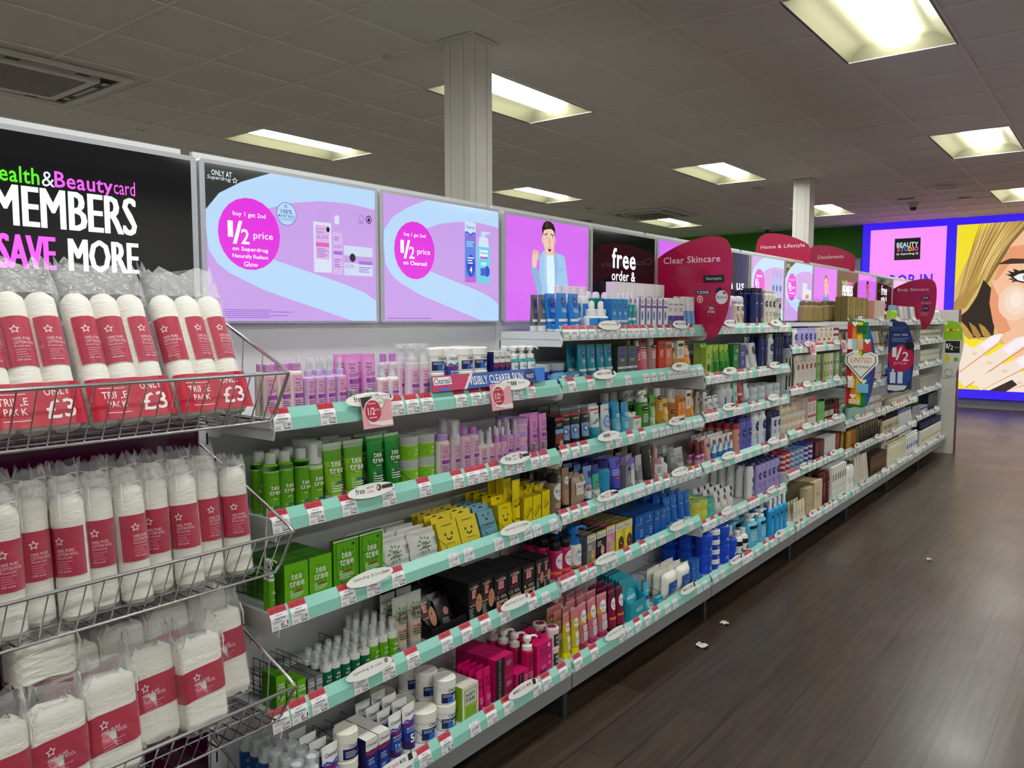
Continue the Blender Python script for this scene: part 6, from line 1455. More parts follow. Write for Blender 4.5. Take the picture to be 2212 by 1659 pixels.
# ================================================================ light boxes above the shelving
FRAMEC = M('#b6b9c2', .35)
def rrect(y0, y1, z0, z1, r, n=4):
    out = []
    for cy, cz, a0 in ((y1 - r, z1 - r, 0), (y0 + r, z1 - r, pi / 2), (y0 + r, z0 + r, pi), (y1 - r, z0 + r, 1.5 * pi)):
        for i in range(n + 1):
            a = a0 + i / n * pi / 2; out.append((cy + r * cos(a), cz + r * sin(a)))
    return out
LB = dict(lil='*1.0#c89fe8', blue='*1.05#b4d4f4', mag='*1.0#e42adf', wht='*1.35#f4fbff', blk='#16171c', dk='#222a2a', txt='*1.0#e9f4ff', pur='*1.0#8a6ac8', pnk='*1.0#d66cf0', hot='*1.2#ff5cf4', grn='*1.2#58f01c')
NOS = {}
def lit_mat(c):
    m = M(c) if isinstance(c, str) and c[0] == '*' else M(c, .05, spec=.6)
    return m
def light_box(y0, w, name, label, prims, z0=1.342, zh=.383):
    t = thing(name, label, 'light box', (-1.724, y0, z0), group='light boxes above the shelving')
    obj('frame', MB().prism(rrect(0, w, 0, zh, .009), 'x', -.0215, 0, FRAMEC), t, False)
    obj('screen', art(prims, 1, 1, lambda u, v, off: (.0006 + off, u, v), mk=lit_mat), t, False)
    return t
SW_OUT = [(.193, .374), (.11, .342), (.049, .308), (.014, .268), (.012, .227), (.018, .172), (.04, .142), (.072, .12), (.165, .083), (.249, .06), (.454, .005), (.543, .005), (.543, .062)]
SW_IN = [(.497, .086), (.416, .109), (.304, .135), (.197, .16), (.16, .19), (.15, .25), (.187, .287), (.255, .308), (.345, .323), (.441, .328), (.542, .321), (.543, .374)]
def swirl(black):
    a = [('r', .013, .005, .543, .374, LB['lil']), ('p', SW_OUT + SW_IN, LB['blue'])]
    if black:
        a += [('p', [(.013, .374), (.193, .374), (.11, .342), (.049, .308), (.013, .266)], '*.35#3a4644'), ('tf', 'ONLY AT', .057, .354, .054, .013, LB['txt'], 1), ('tf', 'Superdrug', .05, .3415, .062, .012, LB['txt'], 0, .25), ('s', .092, .342, .008, LB['txt'])]
    return a
def roundel(cu, cv, r, top, big, low, low2=None, price=True):
    a = [('e', cu, cv, r, r, LB['mag'])]
    a += [('tf', top, cu, cv + r * .52, r * 1.05, r * .16, LB['wht'], 0)]
    a += [('tf', big[0], cu - r * .62, cv + r * .1, r * .16, r * .44, LB['wht'], 1), ('p', [(cu - r * .55, cv - r * .3), (cu - r * .44, cv - r * .3), (cu - r * .24, cv + r * .34), (cu - r * .35, cv + r * .34)], LB['wht']), ('tf', big[1], cu - r * .16, cv - r * .08, r * .26, r * .42, LB['wht'], 1)]
    if price: a += [('tf', 'price', cu + r * .43, cv - r * .05, r * .64, r * .24, LB['wht'], 0)]
    for i, s in enumerate(low): a.append(('tf', s, cu, cv - r * (.44 + i * .2), r * min(1.15, .1 * len(s) + .05), r * .14, LB['wht'], 1 if i == 0 else 0))
    return a
BX = [YB[1] - .0072, 1.6, 2.174, 2.739, 3.304, 3.868, 4.435, 4.998, 5.564, 6.126, 6.686, 7.27, 7.862, 8.43]
A1 = swirl(True) + roundel(.13, .218, .0875, 'buy 1 get 2nd', '12', ['on Superdrug', 'Naturally Radiant', 'Glow']) + [
    ('e', .238, .278, .0305, .0295, '*1.0#4a62a8'), ('e', .238, .278, .029, .028, LB['blue']), ('s', .236, .297, .006, '*1.0#3a5698'), ('tf', '100%', .238, .284, .034, .011, '*1.0#3a5698', 1), ('tf', 'MONEY BACK', .238, .2725, .05, .007, '*1.0#3a5698', 1), ('tf', 'GUARANTEE', .238, .264, .046, .006, '*1.0#6a82b8', 0),
    ('r', .322, .135, .381, .268, '*1.0#d8e0f2'), ('r', .334, .268, .368, .304, '*1.0#c4a0e4'), ('r', .328, .17, .374, .26, '*1.0#dcb0e4'), ('tf', 'Naturally', .345, .25, .028, .006, LB['pur'], 1), ('tf', 'Radiant', .343, .242, .024, .006, LB['pur'], 1), ('tf', 'GLOW', .35, .229, .04, .01, LB['pur'], 0), ('r', .328, .203, .372, .214, '*1.0#e060b0'), ('l', .332, .175, .37, .2, 5, LB['pur']), ('e', .369, .25, .006, .007, '#26263a'),
    ('r', .384, .131, .418, .245, '*1.0#d6b4ea'), ('r', .385, .245, .417, .267, '*1.0#caa0e6'), ('p', [(.392, .267), (.408, .267), (.408, .285), (.405, .291), (.395, .291), (.392, .285)], '*1.0#d9dff4'), ('tf', 'GLOW', .401, .207, .028, .009, LB['pur'], 0), ('l', .387, .222, .41, .235, 2, LB['pur']), ('r', .386, .185, .417, .195, '*1.0#a070d0'), ('l', .388, .15, .414, .175, 4, LB['pur']),
    ('r', .422, .131, .526, .212, '*1.0#cfd8f0'), ('r', .422, .165, .526, .185, '*1.0#c49ce0'), ('e', .452, .18, .0105, .0115, '#26263a'), ('tf', 'GLOW', .441, .156, .032, .01, LB['pur'], 0), ('r', .474, .163, .525, .172, '*1.0#a070d0'), ('l', .474, .14, .52, .158, 3, LB['pur']),
    ('ring', .513, .29, .011, .0025, '#3a3050'), ('p', [(.507, .288), (.513, .297), (.519, .288), (.513, .283)], '#3a3050'), ('ring', .484, .291, .010, .0015, LB['pur']), ('l', .474, .276, .494, .282, 1, LB['pur']),
    ('l', .03, .012, .25, .035, 5, LB['pur'])]
light_box(BX[0], .555, 'offer_light_box', 'lit lilac offer sign with half price roundel and three pink bottles', A1)
A2 = swirl(False) + roundel(.14, .217, .0865, 'buy 1 get 2nd', '12', ['on Clearasil']) + [
    ('r', .368, .131, .422, .325, '*1.0#5a86e0'), ('r', .368, .285, .422, .325, '*1.0#cfe2f6'), ('tf', 'Clearasil', .395, .31, .044, .011, '*1.0#3a62c0', 1), ('p', [(.368, .293), (.38, .296), (.395, .288), (.41, .296), (.422, .293), (.422, .284), (.41, .287), (.395, .279), (.38, .287), (.368, .284)], '*1.0#4a70d8'), ('p', [(.368, .284), (.395, .274), (.422, .284), (.422, .278), (.395, .268), (.368, .278)], '*1.0#c050c8'), ('l', .375, .245, .415, .266, 3, '*1.0#c8defa'), ('e', .396, .185, .021, .036, '*1.0#2a48c8'), ('l', .381, .19, .41, .215, 3, LB['wht']), ('tf', '4', .396, .172, .012, .02, LB['wht'], 1), ('r', .368, .131, .422, .148, '*1.0#c060d8'),
    ('r', .428, .131, .494, .25, '*1.0#6ad0e6'), ('p', [(.434, .25), (.488, .25), (.482, .282), (.44, .282)], '*1.0#cfe6f4'), ('p', [(.448, .282), (.47, .282), (.468, .291), (.497, .296), (.49, .301), (.45, .301)], '*1.0#c4daf2'), ('r', .44, .212, .482, .24, '*1.0#e4f0fa'), ('tf', 'Clearasil', .461, .231, .036, .009, '*1.0#3a62c0', 1), ('r', .442, .212, .482, .218, '*1.0#c050c8'), ('e', .478, .17, .014, .018, '*1.0#2a48c8'), ('r', .444, .155, .47, .18, '*1.0#3a62d0'), ('l', .446, .188, .48, .2, 2, LB['wht']),
    ('l', .02, .01, .23, .016, 1, LB['pur'])]
light_box(BX[1], .549, 'offer_light_box', 'lit lilac offer sign with blue carton and pump bottle', A2)
SKIN, HAIR = '*1.0#f0c8b4', '#2a2024'
B1 = [('r', .011, .005, .536, .372, LB['pnk']),
      ('p', [(.232, .262), (.305, .262), (.372, .25), (.385, .2), (.4, .13), (.375, .06), (.365, .005), (.235, .005), (.225, .1), (.205, .165), (.21, .235)], '*1.0#9cc4e8'),
      ('p', [(.232, .262), (.21, .235), (.155, .19), (.162, .215), (.16, .228), (.185, .232)], '*1.0#8ab4dc'), ('p', [(.155, .195), (.19, .2), (.226, .13), (.22, .09), (.2, .1)], '*1.0#86b0da'),
      ('p', [(.25, .262), (.3, .262), (.305, .2), (.31, .005), (.262, .005), (.26, .1)], '*1.05#d4ecfa'), ('p', [(.236, .262), (.256, .262), (.25, .19), (.262, .12), (.255, .1), (.232, .19)], '*1.0#a9cdec'), ('p', [(.298, .262), (.316, .262), (.33, .2), (.312, .12), (.306, .19)], '*1.0#8fb8e0'), ('r', .335, .196, .36, .199, '*1.0#7ea8d2'),
      ('p', [(.246, .25), (.305, .25), (.3, .285), (.25, .285)], '*1.0#e4b49e'),
      ('p', [(.228, .315), (.232, .285), (.245, .26), (.262, .246), (.278, .246), (.292, .262), (.302, .29), (.304, .32), (.296, .35), (.262, .357), (.234, .347)], SKIN), ('e', .226, .302, .006, .012, '*1.0#e8b8a4'), ('e', .306, .304, .006, .012, '*1.0#e0ac98'),
      ('p', [(.226, .315), (.222, .345), (.232, .362), (.25, .371), (.275, .371), (.296, .362), (.307, .345), (.306, .318), (.298, .338), (.28, .345), (.25, .341), (.234, .336)], HAIR), ('p', [(.24, .362), (.26, .369), (.262, .35), (.246, .345)], '#6a4a34'),
      ('p', [(.238, .322), (.256, .328), (.256, .324), (.239, .318)], '#3a2822'), ('p', [(.278, .328), (.298, .322), (.297, .318), (.278, .324)], '#3a2822'), ('e', .249, .313, .007, .0035, '*1.1#ffffff'), ('e', .287, .313, .007, .0035, '*1.1#ffffff'), ('e', .25, .313, .003, .0035, '#2a2424'), ('e', .288, .313, .003, .0035, '#2a2424'),
      ('p', [(.264, .312), (.271, .312), (.277, .291), (.268, .287), (.26, .291)], '*1.0#e0ac98'), ('e', .27, .27, .009, .010, '#8a2a30'), ('e', .27, .274, .007, .003, '*1.0#ffffff'),
      ('p', [(.16, .215), (.162, .245), (.17, .258), (.192, .258), (.198, .245), (.19, .225), (.186, .2), (.165, .195)], SKIN)] + [('e', .169 + i * .0085, .2545 - abs(i - 1.2) * .0015, .0052, .008, '*1.0#e6b6a2') for i in range(4)] + [('p', [(.184, .24), (.2, .236), (.201, .229), (.186, .23)], '*1.0#eabfa9')]
light_box(BX[2], .548, 'poster_light_box', 'lit pink sign of a man in a pale blue suit raising his fist', B1)
def black_free(dz=0):
    return [('r', .011, .005, .536, .372, LB['blk']), ('tf', 'free', .26, .266, .2, .085, LB['wht'], 1.6), ('tf', 'order &', .258, .194, .2, .043, LB['wht'], 1), ('tf', 'collect', .258, .137, .2, .043, LB['hot'], 1), ('tf', 'in store', .258, .075, .2, .04, LB['wht'], 1)]
light_box(BX[3], .548, 'order_light_box', 'dark sign reading free order and collect beside the skincare sign', black_free())
light_box(BX[4], .548, 'poster_light_box', 'lit pink sign hidden mostly behind the skincare sign', [('r', .011, .005, .536, .372, '*1.0#d66cf0'), ('e', .3, .26, .04, .055, SKIN), ('p', [(.2, .005), (.23, .16), (.3, .2), (.37, .16), (.4, .005)], '*1.0#5a80d0')])
light_box(BX[5], .548, 'order_light_box', 'dark grey sign with white letters beyond the skincare sign', [('r', .011, .005, .536, .372, '*.30#6a6660'), ('tf', 'with us', .27, .2, .4, .06, LB['wht'], 1), ('tf', 'Superdrug', .27, .1, .42, .055, LB['hot'], 1)])
def offer(n, black, txt):
    return swirl(black) + roundel(.13, .217, .0865, txt, n, ['on selected'], price=n != '13') + ([('r', .34 + i * .06, .13, .385 + i * .06, .26, '*1.0#9ab8ea') for i in range(3)] + [('e', .3625 + i * .06, .2, .017, .02, '*1.0#2a4ac0') for i in range(3)] + [('r', .352 + i * .06, .26, .373 + i * .06, .31, '*1.0#8aa4e0') for i in range(3)] if n == '13' else [('r', .34, .14, .43, .25, '*1.0#cfe0f0'), ('r', .43, .14, .52, .21, '*1.0#cfe0f0'), ('r', .4, .15, .47, .175, '*1.0#f06a6a')])
light_box(BX[6], .548, 'offer_light_box', 'lit lilac sign with save roundel and three blue bottles', offer('13', False, 'save'))
light_box(BX[7], .548, 'offer_light_box', 'lit lilac sign with black corner and two pale jars', offer('12', True, 'buy 1 get 2nd'))
def person(cloth, skin, hair):
    return [('r', .011, .005, .536, .372, LB['pnk']), ('p', [(.18, .005), (.2, .14), (.25, .19), (.31, .19), (.37, .15), (.39, .005)], cloth), ('r', .262, .17, .3, .22, skin), ('e', .281, .26, .036, .052, skin), ('p', [(.243, .26), (.243, .3), (.262, .325), (.3, .325), (.32, .3), (.319, .26), (.31, .295), (.281, .305), (.252, .295)], hair), ('e', .268, .268, .005, .003, '#2a2424'), ('e', .294, .268, .005, .003, '#2a2424'), ('e', .281, .235, .012, .004, '*1.0#b04a50'), ('p', [(.31, .19), (.345, .2), (.33, .27), (.318, .25)], skin)]
light_box(BX[8], .546, 'poster_light_box', 'lit pink sign of a person in a denim jacket', person('*1.0#4a7ad8', '*1.0#e8b8a0', '*1.0#8a6a5a'))
def members(y=0):
    return [('r', .011, .005, .541, .372, LB['blk']), ('tf', 'Health', .168, .290, .098, .032, LB['grn'], 1.2), ('tf', '&', .233, .288, .024, .03, LB['txt'], 0), ('tf', 'Beauty', .303, .285, .116, .042, LB['hot'], 1.2), ('tf', 'card', .386, .29, .046, .03, LB['hot'], 0),
            *[('tf', wd_, u_ + du, v_, w_, h_, LB[c_], 0) for wd_, u_, v_, w_, h_, c_ in (('MEMBERS', .270, .230, .276, .080, 'wht'), ('SAVE', .188, .141, .102, .067, 'hot'), ('MORE', .338, .141, .142, .067, 'wht')) for du in (-.0024, -.0008, .0008, .0024)]]
light_box(BX[9], .546, 'members_light_box', 'small distant dark sign with green, pink and white lettering', members())
light_box(BX[10], .56, 'poster_light_box', 'lit pink sign of a slim person in a lilac top', person('*1.0#a890d8', '*1.0#a06a50', '#3a2420'))
light_box(BX[11], .56, 'order_light_box', 'distant dark sign reading free order, before the body skincare sign', black_free())
light_box(BX[12], .55, 'poster_light_box', 'lit pale pink sign behind the body skincare sign', [('r', .011, .005, .536, .372, '*1.0#f0a8e0')])
light_box(BX[13], .55, 'poster_light_box', 'farthest lit pink sign at the run end', [('r', .011, .005, .536, .372, '*1.0#e88ae8')])
light_box(.475, .556, 'members_light_box', 'large dark sign above the wire baskets with members lettering', members())
light_box(-.085, .55, 'members_light_box', 'dark sign at the very start of the run, left of the members sign', [('r', .011, .005, .536, .372, LB['blk'])])
t = thing('shelf_card', 'pale blue rounded card edge showing above the members sign', 'sign', (-1.8015, .862, 1.688))
obj('card', MB().prism([(0, 0), (0, .05), (.008, .062), (.072, .062), (.088, .05), (.09, 0)], 'x', -.003, 0, M('#a8c4ee', .4)), t, False)
obj('clip', MB().box(-.004, .004, .03, .05, .0, .02, CLEAR), t, False)

# ================================================================ header fins standing out into the aisle
MAGF = M('#b8124c', .22, spec=.5)
def smooth(pts, n=5):
    out = []; N_ = len(pts)
    for i in range(N_):
        p0, p1, p2, p3 = [pts[(i + d) % N_] for d in (-1, 0, 1, 2)]
        for j in range(n):
            t = j / n
            out.append(tuple(.5 * (2 * p1[a] + (p2[a] - p0[a]) * t + (2 * p0[a] - 5 * p1[a] + 4 * p2[a] - p3[a]) * t * t + (3 * p1[a] - p0[a] - 3 * p2[a] + p3[a]) * t ** 3) for a in (0, 1)))
    return out
FIN = smooth([(-1.745, 1.50), (-1.745, 1.60), (-1.70, 1.645), (-1.60, 1.69), (-1.50, 1.712), (-1.42, 1.708), (-1.378, 1.66), (-1.368, 1.55), (-1.382, 1.40), (-1.415, 1.31), (-1.445, 1.272), (-1.478, 1.272), (-1.482, 1.30), (-1.545, 1.32), (-1.62, 1.335), (-1.72, 1.36)], 4)
def fin(y, label, title, prims, dx=0, dz=0, mirror=False, group='category header fins'):
    t = thing('category_sign', label, 'sign', (dx, y, dz), group=group)
    pts = [(-3.5 - x, z) if mirror else (x, z) for x, z in FIN]
    obj('sign_board', MB().prism(pts, 'y', -.002, .002, MAGF), t, False)
    x0, x1 = min(p[0] for p in pts), max(p[0] for p in pts)
    a = [('tf', title, (x0 + x1) / 2, 1.617, .018 * len(title) + .02, .034 if any(c in title for c in 'ygp') else .03, '#f0d6d8', 1)] + prims
    obj('lettering', art(a, 1, 1, lambda u, v, off: (u, -.0022 - off, v)), t, False)
    return t
fin(3.308, 'large magenta skincare header fin between second and third bay', 'Clear Skincare', [
    ('r', -1.50, 1.512, -1.402, 1.546, '#1c1a24'), ('tf', 'Neutrogena', -1.451, 1.529, .07, .016, '#e8e4e4', 0),
    ('r', -1.535, 1.462, -1.468, 1.48, '#1c1f5a'), ('tf', 'T-ZONE', -1.501, 1.471, .056, .012, '#f4f4f4', 2), ('e', -1.513, 1.441, .015, .017, '#e8b8c0'), ('ring', -1.513, 1.441, .010, .003, '#b8124c'),
    ('e', -1.424, 1.475, .016, .017, '#22264e'), ('e', -1.412, 1.448, .028, .03, '#eceaf0'), ('e', -1.40, 1.466, .008, .005, '#c02a4a'), ('tf', 'Bior\u00e9', -1.412, 1.449, .044, .013, '#44507a', 0),
    ('leaf', -1.458, 1.393, .034, '#7a6a2c'), ('tf', 'tea', -1.458, 1.402, .022, .015, '#f4f0f0', 1), ('tf', 'tree', -1.458, 1.386, .032, .013, '#f4f0f0', 1)])
fin(7.868, 'distant magenta body skincare header fin by the run end', 'Body Skincare', [
    ('e', -1.455, 1.545, .034, .02, '#26264a'), ('ring', -1.455, 1.545, .012, .001, '#26264a'), ('tf', 'E45', -1.455, 1.545, .04, .018, '#f0f0f4', 1), ('tf', 'Aveeno', -1.45, 1.502, .08, .022, '#e0c0c8', 0), ('e', -1.45, 1.452, .028, .028, '#1a2458'), ('tf', 'NIVEA', -1.45, 1.452, .036, .012, '#f0f0f4', 1), ('l', -1.49, 1.385, -1.42, 1.42, 3, '#d890a4')])
def rear_fin(y, label, title):
    t = fin(y, label, title, [], 0, .24, True)
    t['group'] = 'header fins on the rear side'
    obj('bracket_arm', MB().box(-1.80, -1.74, -.008, .008, 1.40, 1.46, STEEL), t, False)
rear_fin(5.566, 'magenta home and lifestyle header fin on the rear side of the run', 'Home & Lifestyle')
rear_fin(6.69, 'magenta deodorants header fin on the rear side of the run', 'Deodorants')

# promotional totems clipped to the shelf ends
def totem(y, label, outline, base, prims, name='promo_totem'):
    t = thing(name, label, 'promotional sign', (0, y, 0))
    obj('totem_board', MB().prism(outline, 'y', -.0018, .0018, M(base, .35)), t, False)
    obj('totem_print', art(prims, 1, 1, lambda u, v, off: (u, -.002 - off, v)), t, False)
    obj('clip', MB().box(-1.486, -1.462, -.004, .006, 1.30, 1.335, STEEL), t, False)
RB = ['#c8202c', '#e88a20', '#f0d020', '#1f8a3a', '#1c5ab0', '#5a2a8c']
o1 = smooth([(-1.49, .78), (-1.49, 1.05), (-1.488, 1.34), (-1.44, 1.345), (-1.38, 1.335), (-1.335, 1.24), (-1.31, 1.08), (-1.32, .92), (-1.36, .785), (-1.43, .772)], 4)
o1 = [(max(-1.49, x), z) for x, z in o1]
def band_right(z):
    xs = [x for (x, q) in o1 if abs(q - z) < .05]; return max(xs) if xs else -1.36
rp = []
edges = [-1.49, -1.458, -1.425, -1.393, -1.36, -1.335, -1.30]
for i in range(6):
    z = .785
    while z < 1.33:
        z1 = min(z + .03, 1.335); e0 = min(band_right(z), band_right(z1)) - .003
        a, b = edges[i], min(edges[i + 1], e0)
        if b > a: rp.append(('r', a, z, b, z1, RB[i]))
        z = z1
heart = lambda u, v, s: [(u, v - s), (u - s * .95, v + .1 * s), (u - s * .92, v + .5 * s), (u - s * .55, v + .72 * s), (u - s * .15, v + .62 * s), (u, v + .4 * s), (u + s * .15, v + .62 * s), (u + s * .55, v + .72 * s), (u + s * .92, v + .5 * s), (u + s * .95, v + .1 * s)]
rp += [('p', heart(-1.395, 1.06, .112), '#f4f0ee'), ('p', heart(-1.395, 1.06, .098), '#26262c'), ('p', heart(-1.395, 1.062, .092), '#efe9e0'), ('tf', 'UNITED', -1.395, 1.085, .13, .034, '#d0762a', 0, .2), ('tf', 'WE STAND', -1.395, 1.04, .1, .016, '#26262c', 1)]
for (u, v, w_, h_, c) in ((-1.47, 1.19, .03, .07, '#efe8e4'), (-1.44, 1.19, .03, .07, '#9ac8d8'), (-1.4, 1.19, .028, .07, '#e8b0a0'), (-1.36, 1.17, .05, .06, '#c83a3a'), (-1.455, .93, .04, .06, '#e8dcc4'), (-1.38, .9, .07, .06, '#7ac0e0'), (-1.43, .81, .07, .03, '#f0d9b0'), (-1.40, 1.29, .06, .05, '#1c5a2c')):
    rp.append(('r', u - w_ / 2, v - h_ / 2, u + w_ / 2, v + h_ / 2, c))
for (u, v) in ((-1.44, 1.325), (-1.43, 1.14), (-1.36, 1.21), (-1.46, .965), (-1.375, .945), (-1.44, .845)): rp.append(('p', heart(u, v, .02), '#f4f0ee'))
totem(5.566, 'rainbow striped totem with white heart clipped to the fourth bay', o1, '#1f8a3a', rp)
o2 = smooth([(-1.485, .80), (-1.485, 1.05), (-1.483, 1.335), (-1.42, 1.338), (-1.36, 1.32), (-1.315, 1.2), (-1.30, 1.05), (-1.312, .9), (-1.35, .805), (-1.42, .795)], 4)
o2 = [(max(-1.485, x), z) for x, z in o2]
bp = [('e', -1.40, .94, .085, .11, '#2a50a0'), ('e', -1.392, 1.055, .092, .105, '#c0124c'), ('e', -1.335, 1.15, .035, .03, '#131318'), ('tf', '1', -1.44, 1.1, .03, .075, '#f4f0f0', 1), ('p', [(-1.43, 1.04), (-1.415, 1.04), (-1.385, 1.14), (-1.40, 1.14)], '#f4f0f0'), ('tf', '2', -1.36, 1.07, .045, .07, '#f4f0f0', 1), ('tf', 'price', -1.395, 1.015, .09, .035, '#e8b8c8', 0), ('tf', 'your skin', -1.40, 1.235, .10, .028, '#dfe6f4', 0), ('l', -1.46, 1.18, -1.34, 1.215, 3, '#8a9ac8'), ('l', -1.47, 1.265, -1.36, 1.30, 3, '#5a6aa8'),
      ('r', -1.465, .86, -1.425, .945, '#dfe6ee'), ('r', -1.452, .945, -1.438, .97, '#dfe6ee'), ('r', -1.41, .86, -1.375, .95, '#dfe6ee'), ('p', [(-1.48, .845), (-1.34, .845), (-1.36, .812), (-1.42, .80), (-1.48, .805)], '#e6e4e0')]
totem(6.69, 'navy totem with magenta half price roundel clipped to the fifth bay', o2, '#1c2f6a', bp)
o3 = smooth([(-1.49, .79), (-1.49, 1.05), (-1.488, 1.345), (-1.42, 1.35), (-1.35, 1.32), (-1.315, 1.2), (-1.31, 1.08), (-1.345, .88), (-1.38, .79), (-1.43, .78)], 4)
o3 = [(max(-1.49, x), z) for x, z in o3]
gp = [('p', [(-1.488, 1.15), (-1.32, 1.15), (-1.325, 1.26), (-1.36, 1.325), (-1.42, 1.342), (-1.488, 1.34)], '#8ab81c'), ('r', -1.47, 1.02, -1.34, 1.14, '#141412'), ('tf', '1', -1.455, 1.09, .016, .045, '#f0f0ea', 1), ('p', [(-1.447, 1.055), (-1.44, 1.055), (-1.424, 1.115), (-1.431, 1.115)], '#f0f0ea'), ('tf', '2', -1.412, 1.073, .026, .045, '#f0f0ea', 1), ('tf', 'price', -1.365, 1.075, .04, .02, '#c8c8c0', 0), ('e', -1.45, .96, .022, .04, '#e0c020'), ('ring', -1.385, .96, .035, .008, '#c8d8b8'), ('e', -1.37, .955, .02, .02, '#6a9a3a'), ('leaf', -1.43, .82, .05, '#3a5a2a')] + [('e', -1.455 + i * .03, 1.25, .012, .013, c) for i, c in enumerate(('#d8e060', '#c03a2a', '#e0a040', '#c8d840'))]
totem(9.016, 'lime green and white totem on the white end panel', o3, '#cfd0c4', gp)

# end panel of the run
t = thing('end_panel', 'white end panel board closing the run, behind the green totem', 'panel', (0, 9.02, 0))
obj('panel_board', MB().box(-1.80, -1.36, 0, .03, 0, 1.45, M('#cfccc4', .5)), t, False)
obj('edge_strip', MB().box(-1.36, -1.345, -.002, .032, 0, 1.45, M('#6a4a50', .3)), t, False)

# half-price cards clipped to the strips, header strip
def promo_card(y, zl, label, rz, badge):
    t = thing('promo_card', label, 'promotional card', (XLIP + .006, y, zl + .056), (0, -.16, rz))
    w, h = .098, .078
    obj('card', MB().box(-.0004, .0004, 0, w, -h, 0, M('#e9a8b4', .4)), t, False)
    a = [('p', [(0, 0), (w, 0), (w, -.012), (.03, -.004)], '#f0e9e6'), ('p', [(.012, -.012), (.03, -.002), (w * .55, -.0), (w * .8, -.012), (w * .6, -.02), (w * .35, -.02), (w * .2, -.04), (w * .3, -.056), (w * .6, -.064), (w, -.062), (w, -.075), (w * .6, -.074), (w * .2, -.066), (.006, -.04)], '#f3ece8')]
    if badge: a += [('p', [(0, 0), (.04, 0), (.015, -.014), (.004, -.03)], '#2a2a2a'), ('ring', w * .62, -.018, .014, .001, '#5a5a5a'), ('e', w * .62, -.018, .0128, .0128, '#f2efec'), ('tf', '100%', w * .62, -.017, .016, .006, '#5a5a5a', 0)]
    a += [('e', w * .36, -.036, .026, .027, '#c02a4a'), ('tf', '1/2', w * .30, -.036, .022, .018, '#ffffff', 1), ('tf', 'price', w * .5, -.034, .016, .01, '#f0d0d8', 0), ('l', w * .2, -.055, w * .5, -.048, 1, '#f0c8d0'), ('l', w * .2, -.02, w * .5, -.014, 1, '#f0c8d0')]
    obj('card_print', art(a, 1, 1, lambda u, v, off: (.0006 + off, u, v)), t, False)
    obj('clip', MB().box(-.012, .001, w * .4, w * .6, -.006, .006, CLEAR), t, False)
promo_card(1.295, 1.105, 'pink half price card with black corner hanging from the nearest top strip', .0, True)
promo_card(1.79, 1.105, 'plain pink half price card hanging under the blue header strip', .0, False)
promo_card(4.72, 1.162, 'small pink card below the tall lilac bottles', .0, False)
promo_card(5.36, 1.162, 'small pink card below the cream red cartons', .0, False)
t = thing('header_strip', 'blue and pink printed header strip along the nearest top shelf', 'header strip', (XLIP - .006, 1.562, 1.105 + .049), (0, -.30, 0))
Lh, hh = .54, .044
obj('card_strip', MB().prism([(0, 0), (Lh * .97, 0), (Lh, hh), (.01, hh)], 'x', -.0012, 0, M('#24408c', .35)), t, False)
obj('strip_print', art([('p', [(0, 0), (.13, 0), (.17, hh), (.01, hh)], '#c02a62'), ('p', [(.13, 0), (.142, 0), (.182, hh), (.17, hh)], '#e8e4e4'), ('p', [(.142, 0), (.47, 0), (.48, hh), (.182, hh)], '#2d58ac'), ('r', .012, .018, .085, .04, '#f0eff0'), ('tf', 'Clearasil', .048, .029, .066, .017, '#20206a', 1), ('p', [(.03, .012), (.05, .006), (.07, .012), (.07, .003), (.05, -.001 + .001), (.03, .003)], '#3a6ad0'),
    ('tf', 'VISIBLY CLEARER SKIN', .285, .022, .255, .026, '#f4f6fa', 1.6), ('e', .452, .022, .026, .021, '#16246e'), ('tf', 'FAST', .452, .02, .036, .013, '#f4f6fa', 1), ('p', [(.478, 0), (Lh * .965, 0), (Lh * .99, hh), (.478, hh)], '#1a70d4')], 1, 1, lambda u, v, off: (.0004 + off, u, v)), t, False)

# sachets inside the open display trays
def sachet(x, y, z, w, h, col1, prims, lean, label, grp):
    t = thing('mask_sachet', label, 'sachet', (x, y, z), (0, lean, 0), grp)
    m = MB()
    n = 6; rings = []
    for i in range(n + 1):
        v = i / n; b = .0038 * (1 - abs(v * 2 - 1) ** 3)
        rings.append([(b, -w / 2, v * h), (b * 1.6, 0, v * h), (b, w / 2, v * h), (-b, w / 2, v * h), (-b * 1.6, 0, v * h), (-b, -w / 2, v * h)])
    obj('sachet_body', m.loft(rings, M(col1, .3), True, True), t)
    if prims: obj('sachet_print', art(prims, w, h, lambda u, v, off: (.0062 * (1 - abs(v / h * 2 - 1) ** 3) * (1 - .4 * abs(u / w * 2)) + .0008 + off, u, v), w * .16, vstep=h * .15), t)
zA4 = .418 + .031
for i in range(6):
    sachet(XLIP - .075 - i * .02, 1.62, zA4, .058, .10 + .008 * i, '#1a161a', TZ(None, True) if i < 2 else TZ()[:4], -.42, 'dark mask sachet leaning in the open black tray, left file, %s from front' % NUM[i], 'dark sachets in the tray')
for i in range(4):
    sachet(XLIP - .075 - i * .024, 1.69, zA4, .058, .085 + .008 * i, '#1c181c', [('e', .1, .5, .2, .2, '#c88a92'), ('l', -.3, .1, .3, .3, 3, '#d0d0d0')] if i == 0 else None, -.42, 'dark mask sachet leaning in the open black tray, right file, %s from front' % NUM[i], 'dark sachets in the tray')
zB5 = .163 + .031
for i in range(8):
    sachet(XBASE - .060 - i * .0145, 2.685, zB5, .105, .150 + i * .003, '#1c9ab0', [('e', .05, .5, .3, .34, '#3ab4c8'), ('tf', 'witch', .05, .5, .6, .12, '#eaf6f8', 1), ('r', -.4, .12, .4, .24, '#8ac83a')] if i == 0 else None, -.22, 'teal sachet in the display box, %s from front' % NUM[i], 'teal sachets in the display box')

